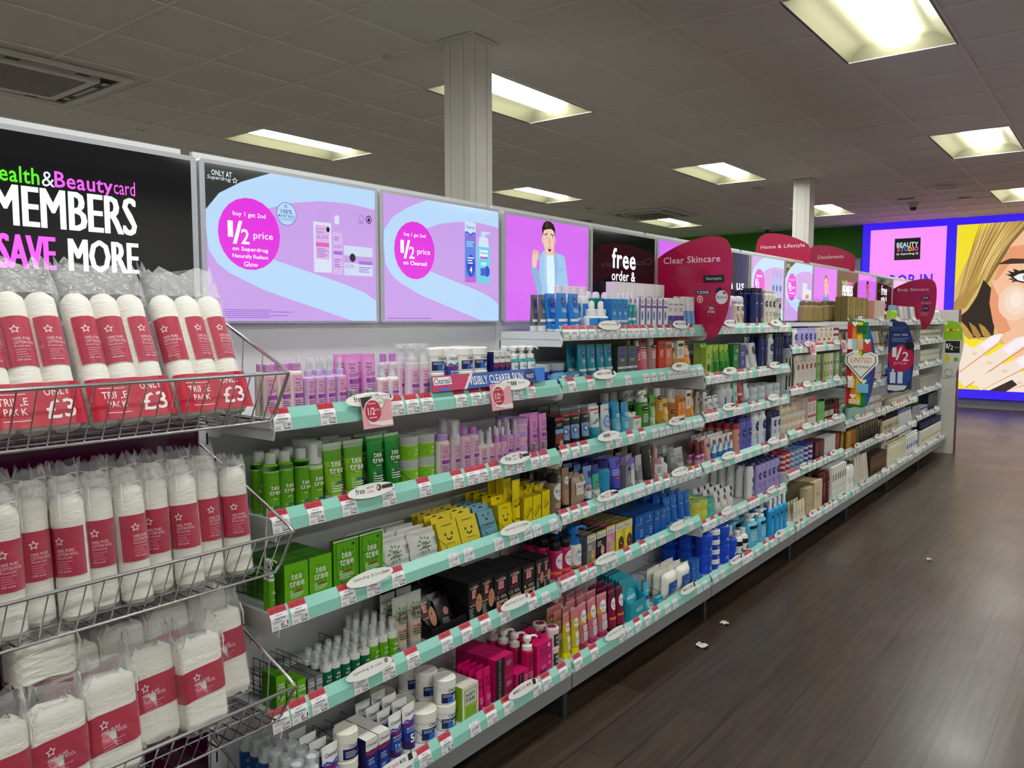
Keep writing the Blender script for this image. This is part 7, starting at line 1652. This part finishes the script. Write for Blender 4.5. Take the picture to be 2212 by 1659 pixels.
# ================================================================ wire baskets with cotton goods
def basket(z0, zr, xb, xr, y0, y1, label):
    """floor at z0, front rail at zr; xb front foot, xr front rail."""
    t = thing('wire_basket', label, 'basket', (0, 0, 0), group='wire baskets of the first bay')
    r = .0017
    obj('front_rail', MB().tube([(-1.745, y1, zr + .155), (xr - .02, y1, zr + .012), (xr, y1, zr), (xr, y1 - .012, zr), (xr, y0, zr)], .0037, CHROME, 8), t)
    obj('base_rail', MB().tube([(-1.745, y1 - .012, z0 - .004), (xb, y1 - .012, z0 - .004), (xb, y1 - .02, z0 - .004), (xb, y0, z0 - .004)], .0028, CHROME, 8), t)
    obj('corner_post', MB().tube([(xr, y1, zr), (xb + .004, y1 - .004, z0 + .01), (xb, y1 - .016, z0 - .004)], .0037, CHROME, 8), t)
    m = MB(); y = y1 - .03
    while y > y0:
        m.tube([(xr, y, zr), (xb, y, z0), (xb - .01, y, z0 - .006), (-1.745, y, z0 - .006)], r, CHROME, 5); y -= .0305
    obj('front_wires', m, t)
    s = MB()
    for i in range(1, 5):
        x = xr - .02 - i * .07; zt = zr + .012 + .143 * (i * .07) / (xr - .02 + 1.745)
        s.tube([(x, y1, zt), (x, y1 - .012, z0 - .006)], r, CHROME, 5)
    obj('side_wires', s, t)
    bw = MB()
    for x in (-1.50, -1.58, -1.66): bw.tube([(x, y0, z0 - .004), (x, y1 - .012, z0 - .004)], r, CHROME, 5)
    obj('base_wires', bw, t)
basket(1.138, 1.239, -1.445, -1.395, .1, 1.03, 'topmost chrome wire basket holding triple packs')
basket(.808, .900, -1.440, -1.390, .1, 1.03, 'second chrome wire basket holding upright cotton pad rolls')
basket(.478, .562, -1.435, -1.385, .1, 1.022, 'third chrome wire basket holding folded cotton wool packs')
basket(.150, .235, -1.430, -1.385, .3, 1.0, 'lowest chrome wire basket with cotton ball bags')
LABR = M('#b5123f', .38)
def roll_parts(r, h, lab0, lab1, turn, seed, label_text=True, bag=True, arc=1.25):
    rr = random.Random(seed); n = 28
    out = []
    body = MB(); rings = []
    for i in range(25):
        z = h * i / 24; q = 1 + .02 * sin(i * 2.1 + seed) * (i % 2); e = min(1, (i + .5) / 1.5, (24.5 - i) / 1.8) ** .4
        rings.append([(r * q * e * cos(2 * pi * j / n), r * q * e * sin(2 * pi * j / n), z) for j in range(n)])
    body.loft(rings, COTTON, True, True); out.append(('cotton_pads', body))
    R = r * 1.035
    def mp(u, v, off):
        a = turn + u / R; return ((R + off) * cos(a), (R + off) * sin(a), v)
    Wl = 2 * R * arc; c0 = lab0 * h; c1 = lab1 * h; W2 = Wl / 2; P_ = '#efc9d2'
    a = [('r', -W2, c0, W2, c1, '#b5123f')]
    if label_text:
        L_ = c1 - c0; u0 = -.0
        a += [('s', u0 - .008, c1 - L_ * .27, .0085, '#f4e6ea'), ('tf', '100% PURE', u0 + .001, c1 - L_ * .46, .028, .0055, P_, 1), ('tf', 'COTTON WOOL', u0 + .004, c1 - L_ * .54, .034, .0055, P_, 1), ('tf', 'Round pads', u0 - .001, c1 - L_ * .615, .024, .005, P_, 0), ('l', u0 - .013, c1 - L_ * .85, u0 + .012, c1 - L_ * .66, 4, '#d67a92'), ('tf', '100 pads', u0 - .003, c1 - L_ * .89, .02, .0045, P_, 1)]
    out.append(('label', art(a, 1, 1, mp, .006, lift=.0006)))
    if bag:
        b = MB(); rings = []
        for i in range(12):
            t = i / 11; z = -.002 + (h + .026) * t; up = max(0, (z - h) / .026)
            rings.append([((R * 1.02 * (1 - .35 * up) + rr.uniform(-1, 1) * .006 * up + .0006) * cos(2 * pi * j / n), (R * 1.02 * (1 - .2 * up) + rr.uniform(-1, 1) * .008 * up) * sin(2 * pi * j / n), z + rr.uniform(-1, 1) * .012 * up) for j in range(n)])
        b.loft(rings[:10], FILM2, True, False); b.loft(rings[9:], FILM3); out.append(('clear_bag', b))
        s = MB(); sx, sy = R * .75, -R * .7
        s.tube([(sx, sy, h + .004), (sx + .006, sy - .004, h - .02), (sx + .007, sy - .003, h - .05)], .0009, M('#efeee6', .6), 5)
        s.tube([(R * cos(a_) * .98, R * sin(a_) * .98, h + .003 + .002 * sin(3 * a_)) for a_ in [i * pi / 10 - pi * .7 for i in range(15)]], .0008, M('#efeee6', .6), 4)
        out.append(('drawstring', s))
    return out
def build(name, label, cat, parts, loc, rot, group):
    t = thing(name, label, cat, loc, rot, group)
    for n, b in parts: obj(n, b, t)
    return t
# second basket: rolls
for i in range(12):
    y = .955 - i * .0552
    tilt = -.10 + .03 * sin(i * 2.7); off = (0, -.02, -.003, -.024)[i % 4]
    build('cotton_pad_roll', 'white cotton pad roll, magenta label, %s from the basket end, second basket front row' % NUM[i], 'cotton pads', roll_parts(.0275, .226, .36, .745, -.30 + .45 * sin(i * 1.9), i), (-1.478 + off, y, .812), (0, tilt, 0), 'cotton pad rolls in the second basket')
for i in range(11):
    build('cotton_pad_roll', 'white cotton pad roll standing behind, %s from the basket end, second basket rear row' % NUM[i], 'cotton pads', roll_parts(.0275, .226, .36, .745, .9 * sin(i * 2.3), 40 + i, False), (-1.575, .945 - i * .0575, .828), (0, -.12, 0), 'rear cotton pad rolls in the second basket')
# top basket: triple packs
def triple_pack(idx, yc, lab):
    t = thing('triple_cotton_pack', lab, 'cotton pads', (-1.484, yc, 1.1515), (0, -.42, (.0, .02, -.02, 0)[idx % 4]), 'triple packs in the top basket')
    for j in range(3):
        tx = [(-.5, .25, .2), (.1, -.2, .25), (.35, 0, .1), (.1, .1, .1)][idx % 4][j]
        for n, b in roll_parts(.0265, .262, .44, .80, tx, idx * 7 + j, True, False, 1.05):
            if n == 'cotton_pads':
                p = obj('cotton_roll', b.move(0, (j - 1) * .0515, .004), t)
            else:
                obj('label', b.move(0, (j - 1) * .0515, .004), p)
    W, Hh = .166, .30
    def front(u, v, off):
        k = abs(((u / .0515 + .5) % 1) - .5) * 2
        return (.0285 - .004 * k ** 2 - max(0, (abs(u) - .078)) * 2.0 + off, u, v)
    a = [('r', -.081, .006, .081, .086, '#bb1436'), ('tf', 'TRIPLE', -.036, .053, .047, .0135, '#f4eaea', 1), ('tf', 'PACK', -.034, .035, .037, .013, '#f4eaea', 1), ('r', -.062, .066, -.014, .0673, '#f4eaea'), ('r', -.056, .018, -.012, .0193, '#f4eaea'), ('tf', 'ONLY', .036, .068, .042, .0135, '#f4eaea', 1), ('tf', '\u00a33', .037, .036, .048, .035, '#f4eaea', 1.2)]
    obj('price_band', art(a, 1, 1, front, .008, lift=.0012), t)
    rr = random.Random(idx + 20); n = 30; rings = []
    for i in range(15):
        z = -.002 + .33 * i / 14; up = max(0, (z - .262) / .068)
        ring = []
        for j in range(n):
            a_ = 2 * pi * j / n; cx, cy = cos(a_), sin(a_)
            sx = (abs(cx) ** .55) * (1 if cx > 0 else -1) * (.031 * (1 - .75 * up) + rr.uniform(-1, 1) * .005 * (up + .12)); sy = (abs(cy) ** .45) * (1 if cy > 0 else -1) * (.0835 * (1 - .03 * up) + rr.uniform(-1, 1) * .002)
            ring.append((sx, sy, z + (rr.uniform(-1, 1) * .014 + .012 * abs(cy)) * up))
        rings.append(ring)
    obj('clear_bag', MB().loft(rings[:12], FILM, True, False).loft(rings[11:], FILM3), t)
for i, (yc, lab) in enumerate(((.912, 'triple cotton pad pack nearest the basket end, top basket'), (.742, 'triple cotton pad pack second from the basket end, top basket'), (.572, 'triple cotton pad pack third from the basket end, top basket'), (.402, 'triple cotton pad pack at the picture edge, top basket'))):
    triple_pack(i, yc, lab)
# third basket: folded cotton wool packs
def pleat_pack(label, loc, rot, seed, w=.093, h=.19, d=.046, lz=(.36, .70), text=True):
    t = thing('cotton_wool_pack', label, 'cotton wool', loc, rot, 'folded cotton wool packs in the third basket')
    rr = random.Random(seed); rings = []; n = 32
    def sup(a_, i, z, W_, D_):
        cx, cy = cos(a_), sin(a_)
        return ((abs(cx) ** .4) * (1 if cx > 0 else -1) * D_ / 2, (abs(cy) ** .28) * (1 if cy > 0 else -1) * W_ / 2, z)
    for i in range(29):
        z = h * i / 28; e = min(1, (i + 1) / 2.5, (29 - i) / 3.2) ** .5; q = 1 + (.03 if i % 3 == 0 else -.012)
        rings.append([sup(2 * pi * j / n, i, z + .004 * sin(j * 1.3 + i), w * e * (1 + .006 * sin(i * 1.7)), d * e * q) for j in range(n)])
    obj('cotton_wool', MB().loft(rings, COTTON, True, True), t)
    lb = MB(); L0, L1 = lz[0] * h, lz[1] * h
    rg = [[sup(2 * pi * j / n, 0, z + .006 * (sin(2 * pi * j / n)), w * 1.03, d * 1.07) for j in range(n)] for z in (L0, L0 + (L1 - L0) * .5, L1)]
    lb.loft(rg, LABR)
    if text:
        P_ = '#f0d0d8'; L_ = L1 - L0
        def mp(u, v, off):
            q = min(.999, abs(u) / (w * 1.03 / 2)) ** (1 / .28)
            return (d * 1.07 / 2 * (1 - q * q) ** .2 + .0035 + off, u, v + .006 * u / (w * .5))
        lb.join(art([('s', -.022, L1 - L_ * .25, .009, '#f4e6ea'), ('tf', '100% PURE', -.011, L1 - L_ * .45, .033, .0062, P_, 1), ('tf', 'COTTON WOOL', -.005, L1 - L_ * .55, .045, .0062, P_, 1), ('tf', 'Pleat', -.021, L1 - L_ * .65, .014, .005, P_, 0), ('l', -.028, L1 - L_ * .95, .014, L1 - L_ * .7, 3, '#d67a92')], 1, 1, mp, .009, lift=.0004))
    obj('label', lb, t)
    b = MB(); rings = []
    for i in range(12):
        z = -.003 + (h + .045) * i / 11; up = max(0, (z - h) / .045)
        rings.append([(lambda p: (p[0] + rr.uniform(-1, 1) * .008 * up, p[1] + rr.uniform(-1, 1) * .006 * up, p[2] + rr.uniform(-1, 1) * .014 * up))(sup(2 * pi * j / n, i, z, w * 1.05 * (1 - .1 * up), d * 1.12 * (1 - .55 * up))) for j in range(n)])
    b.loft(rings[:9], FILM2, True, False); b.loft(rings[8:], FILM3); obj('clear_bag', b, t)
    s = MB(); s.tube([(d * .5, w * .47, h + .004), (d * .56, w * .5, h - .015), (d * .57, w * .49, h - .045)], .001, M('#efeee6', .6), 5)
    s.tube([(d * .55, w * .47, h + .004), (d * .6, w * .52, h - .02), (d * .52, w * .53, h - .03), (d * .55, w * .47, h)], .001, M('#efeee6', .6), 5)
    obj('drawstring', s, t)
pk = [((-1.455, .480, .488), -.10, 'cotton wool pack at the picture edge, third basket'),
      ((-1.452, .573, .488), -.10, 'front cotton wool pack under the lying pack, third basket'),
      ((-1.462, .672, .500), -.16, 'front cotton wool pack with short slumped top, third basket'),
      ((-1.500, .770, .512), -.16, 'cotton wool pack set back between two front packs, third basket'),
      ((-1.475, .862, .512), -.14, 'front cotton wool pack second from the basket end, third basket'),
      ((-1.525, .950, .528), -.22, 'raised cotton wool pack at the basket end, third basket')]
for i, (lc, ln, lb) in enumerate(pk):
    pleat_pack(lb, lc, (0, ln, .04 * sin(i * 2)), i, lz=((.36, .70), (.36, .72), (.30, .66), (.36, .70), (.36, .68), (.42, .74))[i])
pleat_pack('plain white cotton wool pack lying on top at the picture edge, third basket', (-1.50, .415, .712), (0, -.06, .03), 21, .1, .075, .07, (.0, .02), False)
pleat_pack('plain white cotton wool pack lying over the front pack, third basket', (-1.515, .572, .712), (0, -.06, -.02), 22, .104, .075, .075, (.0, .02), False)
for i, (y, x, z) in enumerate(((.66, -1.585, .53), (.76, -1.60, .54), (.86, -1.60, .55), (.955, -1.605, .56))):
    pleat_pack('cotton wool pack in the rear row, %s from the left, third basket' % NUM[i], (x, y, z), (0, -.12, .05 * sin(i)), 30 + i)
# lowest basket: bags of cotton balls
def ball_bag(label, loc, seed, band, k=1.0):
    t = thing('cotton_ball_bag', label, 'cotton balls', loc, (0, -.04, 0), 'cotton ball bags in the lowest basket'); t.scale = (k, k, k)
    rr = random.Random(seed); m = MB()
    for i in range(34):
        a, b, c = rr.uniform(-.06, .06), rr.uniform(-.085, .085), rr.uniform(.015, .15)
        m.lathe([(0, c - .016), (.012, c - .012), (.017, c), (.012, c + .012), (0, c + .016)], COTTON, 10, 1.0, a, b)
    o = obj('cotton_balls', m, t); o['kind'] = 'stuff'
    rings = []
    for i in range(10):
        f = i / 9; e = (max(0, 1 - abs(f * 2 - 1) ** 2.4)) ** .5 * .9 + .1
        rings.append([(.085 * e * cos(2 * pi * j / 24) + rr.uniform(-1, 1) * .004, .108 * e * sin(2 * pi * j / 24) + rr.uniform(-1, 1) * .004, -.004 + .19 * f) for j in range(24)])
    obj('clear_bag', MB().loft(rings, FILM, True, True), t)
    if band:
        W_ = .1
        obj('label', art([('r', -.055, .05, .055, .13, '#a8124a'), ('e', -.02, .1, .01, .011, '#e8c0cc'), ('e', -.02, .075, .008, .009, '#c8708a'), ('l', .0, .06, .04, .12, 5, '#c8507a')], 1, 1, lambda u, v, off: (.088 * sqrt(max(.05, 1 - (u / .112) ** 2)) + off, u, v), .015), t)
ball_bag('bag of cotton balls with magenta label in the lowest basket', (-1.545, .765, .166), 1, True, .9)
ball_bag('clear bag of cotton balls at the lowest basket end', (-1.56, .925, .176), 2, False, .66)
ball_bag('clear bag of cotton balls farthest in, lowest basket', (-1.56, .55, .166), 3, False)

# ================================================================ lit display on the far wall
W0 = YF - .12
def wall_lit(c):
    m = M(c, .5) if c[0] != '*' else M(c)
    m = m.copy() if c[0] == '*' and c not in WL else WL.get(c, m)
    if c[0] == '*':
        WL[c] = m; m.node_tree.nodes['Principled BSDF'].inputs['Roughness'].default_value = .35; m.node_tree.nodes['Principled BSDF'].inputs['Specular IOR Level'].default_value = .2
    return m
WL = {}
t = thing('wall_display', 'huge lit blue framed display on the far wall with pink and portrait panels', 'display', (0, W0, 0))
obj('blue_surround', MB().box(-3.53, 2.2, 0, .11, .153, 2.896, wall_lit('*1.0#3a1cf0')), t, False)
def wall_map(u, v, off): return (u, -.004 - off * 4, v)
PKB = '*1.12#f48cf0'
obj('pink_panel', art([('r', -3.408, .30, -2.309, 2.792, PKB), ('p', [(-3.045, 2.298), (-2.668, 2.298), (-2.671, 2.637), (-3.045, 2.637)], '#120a10'), ('tf', 'BEAUTY', -2.857, 2.535, .31, .075, '*1.1#d8f0f4', 1), ('tf', 'S', -2.983, 2.465, .05, .065, '*1.0#f04060', 3), ('tf', 'T', -2.93, 2.465, .05, .065, '*1.0#3ac0d0', 3), ('tf', 'U', -2.873, 2.465, .05, .065, '*1.0#9a60e0', 3), ('tf', 'D', -2.815, 2.465, .05, .065, '*1.0#f0d030', 3), ('tf', 'I', -2.77, 2.465, .02, .065, '*1.0#f07a30', 3), ('tf', 'O', -2.725, 2.465, .055, .065, '*1.0#f060c0', 3),
    ('tf', 'by Superdrug', -2.88, 2.39, .26, .04, '*1.1#f0f4f4', 1, .2), ('s', -2.715, 2.392, .025, '*1.1#f0f4f4'), ('tf', 'DROP-IN', -2.86, 1.975, .76, .19, '*1.0#3a24e8', 2), ('tf', 'BEAUTY', -2.86, 1.68, .76, .19, '*1.0#3a24e8', 2)], 1, 1, wall_map, mk=wall_lit), t, False)
H1, H2, H3, SK1, SK2, SK3 = '*1.0#d8b86a', '*1.0#b08a44', '*1.0#7a5a30', '*1.0#f2c09a', '*1.0#e89a70', '*1.05#f6e4d8'
face = [('r', -2.17, .29, 2.0, 2.79, '*1.0#f4e02a'),
    ('p', [(-1.70, 2.79), (-1.86, 2.60), (-1.96, 2.40), (-2.06, 2.15), (-2.165, 1.85), (-2.17, 1.30), (-2.06, 1.15), (-1.95, 1.06), (-1.70, 1.05), (-1.2, .9), (.9, .9), (1.3, 1.2), (1.3, 2.2), (1.0, 2.79)], H1),
    ('p', [(-1.55, 2.79), (-1.75, 2.50), (-1.90, 2.15), (-2.05, 1.80), (-2.17, 1.62), (-2.17, 1.42), (-2.0, 1.55), (-1.85, 1.85), (-1.70, 2.2), (-1.5, 2.55), (-1.35, 2.79)], H2),
    ('p', [(-1.35, 2.79), (-1.55, 2.5), (-1.68, 2.15), (-1.8, 1.85), (-1.92, 1.6), (-1.80, 1.75), (-1.66, 2.05), (-1.5, 2.35), (-1.25, 2.70), (-1.2, 2.79)], '*1.0#8a6834'),
    ('p', [(-1.78, 1.95), (-1.86, 1.70), (-1.97, 1.50), (-2.10, 1.38), (-2.05, 1.2), (-1.9, 1.08), (-1.62, 1.1), (-1.6, 1.5), (-1.66, 1.8)], '#3a2c24'),
    ('p', [(-2.08, 1.36), (-2.0, 1.12), (-1.93, 1.05), (-1.88, 1.1), (-1.98, 1.25)], '*1.0#c49a4a'), ('p', [(-1.95, 1.32), (-1.88, 1.12), (-1.8, 1.06), (-1.78, 1.12), (-1.86, 1.25)], '*1.0#a8803a'), ('p', [(-1.82, 1.3), (-1.76, 1.12), (-1.66, 1.06), (-1.66, 1.14), (-1.74, 1.25)], '*1.0#b48a40'),
    ('p', [(-1.25, 2.72), (-1.45, 2.45), (-1.58, 2.15), (-1.67, 1.93), (-1.69, 1.60), (-1.63, 1.30), (-1.54, 1.10), (-1.30, .75), (-.85, .45), (-.3, .45), (.25, .8), (.5, 1.3), (.58, 1.9), (.4, 2.5), (.1, 2.79), (-1.15, 2.79)], SK1),
    ('p', [(-1.45, 2.42), (-1.58, 2.15), (-1.66, 1.93), (-1.60, 1.95), (-1.45, 2.18), (-1.2, 2.26), (-1.2, 2.45)], SK2), ('p', [(-1.67, 1.9), (-1.69, 1.60), (-1.63, 1.30), (-1.54, 1.12), (-1.40, 1.2), (-1.50, 1.45), (-1.58, 1.7)], SK2), ('e', -1.38, 1.60, .20, .26, '*1.0#f4d0b4'), ('e', -1.36, 1.62, .14, .19, '*1.0#f6dcc8'), ('e', -1.35, 1.64, .08, .11, '*1.0#f8e6da'),
    ('p', [(-1.62, 2.17), (-1.45, 2.25), (-1.25, 2.235), (-1.1, 2.2), (-1.1, 2.155), (-1.3, 2.17), (-1.48, 2.17)], '#5a4030'),
    ('p', [(-1.44, 1.985), (-1.36, 2.06), (-1.25, 2.085), (-1.12, 2.06), (-1.02, 1.98), (-1.12, 1.9), (-1.25, 1.88), (-1.36, 1.91)], '#2a201c'), ('p', [(-1.40, 1.98), (-1.33, 2.02), (-1.25, 2.03), (-1.14, 2.01), (-1.07, 1.965), (-1.15, 1.92), (-1.26, 1.905), (-1.34, 1.925)], '*1.0#f4f0ee'), ('e', -1.22, 1.97, .065, .065, '*1.0#7a9a8a'), ('e', -1.22, 1.97, .03, .03, '#101010'),
    ('p', [(-1.44, 1.985), (-1.50, 2.02), (-1.43, 2.02), (-1.48, 2.07), (-1.39, 2.045), (-1.41, 2.10), (-1.34, 2.07)], '#2a201c'), ('p', [(-1.42, 1.96), (-1.47, 1.95), (-1.40, 1.93), (-1.43, 1.90), (-1.36, 1.91)], '#3a2c26'),
    ('p', [(-.40, 2.2), (-.2, 2.24), (0, 2.2), (.1, 2.14), (-.2, 2.17), (-.4, 2.15)], '#5a4030'), ('p', [(-.46, 1.98), (-.32, 2.07), (-.15, 2.07), (-.02, 1.98), (-.15, 1.89), (-.35, 1.89)], '#2a201c'), ('p', [(-.41, 1.97), (-.3, 2.02), (-.15, 2.02), (-.06, 1.97), (-.16, 1.91), (-.33, 1.91)], '*1.0#f4f0ee'), ('e', -.25, 1.97, .065, .065, '*1.0#7a9a8a'), ('e', -.25, 1.97, .03, .03, '#101010'),
    ('p', [(-.78, 1.95), (-.66, 1.95), (-.58, 1.55), (-.6, 1.48), (-.84, 1.48), (-.88, 1.55)], SK2)]
rs = random.Random(3)
strands = []
for i in range(46):
    f = i / 45; c0 = (-1.86 + .62 * f + rs.uniform(-.02, .02), 2.79); c1 = (-2.02 + .42 * f, 2.18 + .25 * f); c2 = (-2.17 + .40 * f ** 1.2, 1.40 + .45 * f + rs.uniform(-.05, .05)); wd = rs.uniform(.004, .013)
    L1, L2 = [], []
    for j in range(9):
        q = j / 8; x = (1 - q) ** 2 * c0[0] + 2 * q * (1 - q) * c1[0] + q * q * c2[0]; z = (1 - q) ** 2 * c0[1] + 2 * q * (1 - q) * c1[1] + q * q * c2[1]; t_ = wd * sin(pi * min(1, q + .12))
        L1.append((x - t_, z)); L2.append((x + t_, z))
    strands.append(('p', L1 + L2[::-1], rs.choice([H1, H2, '*1.0#e8cc84', '*1.0#c49c50', '*1.0#9a7838'])))
face[4:4] = strands
HD, HDS, NAIL = '*1.0#f4e2d0', '*1.0#d8885a', '*1.05#f4e8f0'
def finger(x0, z0, x1, z1, w):
    d = Vector((x1 - x0, z1 - z0)); n = Vector((-d.y, d.x)).normalized() * w; e = d.normalized()
    q = [(x0 + n.x, z0 + n.y), (x1 + n.x * .85, z1 + n.y * .85), (x1 + e.x * w * .8 + n.x * .4, z1 + e.y * w * .8 + n.y * .4), (x1 + e.x * w * .9 - n.x * .3, z1 + e.y * w * .9 - n.y * .3), (x1 - n.x * .85, z1 - n.y * .85), (x0 - n.x, z0 - n.y)]
    m1 = (x1 - e.x * w * 2.2, z1 - e.y * w * 2.2)
    nl = [(m1[0] + n.x * .6, m1[1] + n.y * .6), (x1 + n.x * .6 + e.x * w * .5, z1 + n.y * .6 + e.y * w * .5), (x1 + e.x * w * 1.6, z1 + e.y * w * 1.6), (x1 - n.x * .6 + e.x * w * .5, z1 - n.y * .6 + e.y * w * .5), (m1[0] - n.x * .6, m1[1] - n.y * .6)]
    k = Vector((x0 + d.x * .5, z0 + d.y * .5))
    sh = [(x0 - n.x, z0 - n.y), (x1 - n.x * .85, z1 - n.y * .85), (x1 - n.x * 1.02, z1 - n.y * 1.02), (x0 - n.x * 1.14, z0 - n.y * 1.14)]
    return [('p', q, HD), ('p', nl, NAIL), ('p', sh, HDS), ('e', k.x, k.y, w * .4, w * .22, '*1.0#e8c8b0')]
face += [('p', [(-2.17, .62), (-2.1, .5), (-1.9, .38), (-1.6, .29), (-.9, .29), (-1.0, .5), (-1.6, .75), (-2.0, 1.0), (-2.17, .95)], HD)]
face += finger(-2.10, .62, -1.60, 1.06, .085) + finger(-2.02, .40, -1.28, 1.02, .10) + finger(-1.80, .36, -1.10, .82, .10) + finger(-1.50, .30, -1.00, .56, .09)
face += [('p', [(-1.64, .29), (-1.35, .47), (-1.28, .40), (-1.42, .29)], '#4a3a30')]
def inside(p):
    return [(max(-2.17, min(2.0, a)), max(.29, min(2.79, b))) for a, b in p]
face = [(q[0], inside(q[1]), q[2]) if q[0] == 'p' else q for q in face]
obj('portrait_panel', art(face, 1, 1, wall_map, lift=.0004, dl=.0003, mk=wall_lit), t, False)
# small screen and grey cabinet on the green wall
t = thing('wall_screen', 'small lit picture panel on the green wall', 'screen', (-4.02, YF - .06, 2.02))
obj('casing', MB().box(-.22, .22, 0, .06, -.3, .3, M('#3a3c40', .4)), t, False)
obj('picture', art([('r', -.2, -.28, .2, .28, '*1.0#8a5a34'), ('p', [(-.2, .28), (.1, .28), (-.2, .1)], '*1.0#5ae020'), ('p', [(.0, .1), (.16, .2), (.18, .05), (.1, -.05), (.0, 0)], '*1.0#e8c060'), ('e', .1, -.14, .07, .08, '*1.0#c8c8f0'), ('r', .03, -.28, .17, -.2, '#201410')], 1, 1, lambda u, v, off: (u, -.002 - off * 4, v), mk=wall_lit), t, False)
t = thing('wall_cabinet', 'grey box cabinet between the small screen and blue display', 'cabinet', (-3.66, YF - .1, 2.0))
obj('cabinet_body', MB().rbox(-.11, .11, 0, .1, -.32, .36, M('#7a8098', .4)), t, False)
obj('cabinet_door', MB().box(-.1, .1, -.004, 0, -.3, .34, M('#868ca4', .4)), t, False)

# white lettering glimpsed on the green wall
t = thing('wall_lettering', 'pale letters on the green wall beside the skincare sign', 'sign', (0, YF - .02, 0))
obj('letter', art([('ring', -5.72, 2.32, .12, .03, '#c8d4c0')], 1, 1, lambda u, v, off: (u, -off * 4, v)), t, False)
# scraps on the floor
def scrap(x, y, r, label, seed):
    rr = random.Random(seed); n = 14
    t = thing('paper_scrap', label, 'litter', (x, y, .002))
    rim = [(r * (1 + rr.uniform(-.25, .25)) * cos(2 * pi * i / n), r * .7 * (1 + rr.uniform(-.25, .25)) * sin(2 * pi * i / n), rr.uniform(0, .012)) for i in range(n)]
    m = MB().add([(0, 0, .006)] + rim, [(0, i + 1, (i + 1) % n + 1) for i in range(n)], M('#e4e2dc', .7))
    obj('torn_paper', m, t)
    f = MB().add([(-.3 * r, -.1 * r, .012), (.5 * r, .1 * r, .016), (.3 * r, .4 * r, .010), (-.2 * r, .3 * r, .008)], [(0, 1, 2, 3)], M('#efeeea', .7))
    obj('folded_edge', f, t)
scrap(-1.338, 3.009, .030, 'crumpled white paper scrap on the dark floor', 1)
scrap(-1.366, 3.30, .022, 'thin white paper scrap farther along the dark floor', 2)
scrap(-.833, 4.90, .018, 'tiny white scrap in the middle of the aisle floor', 3)
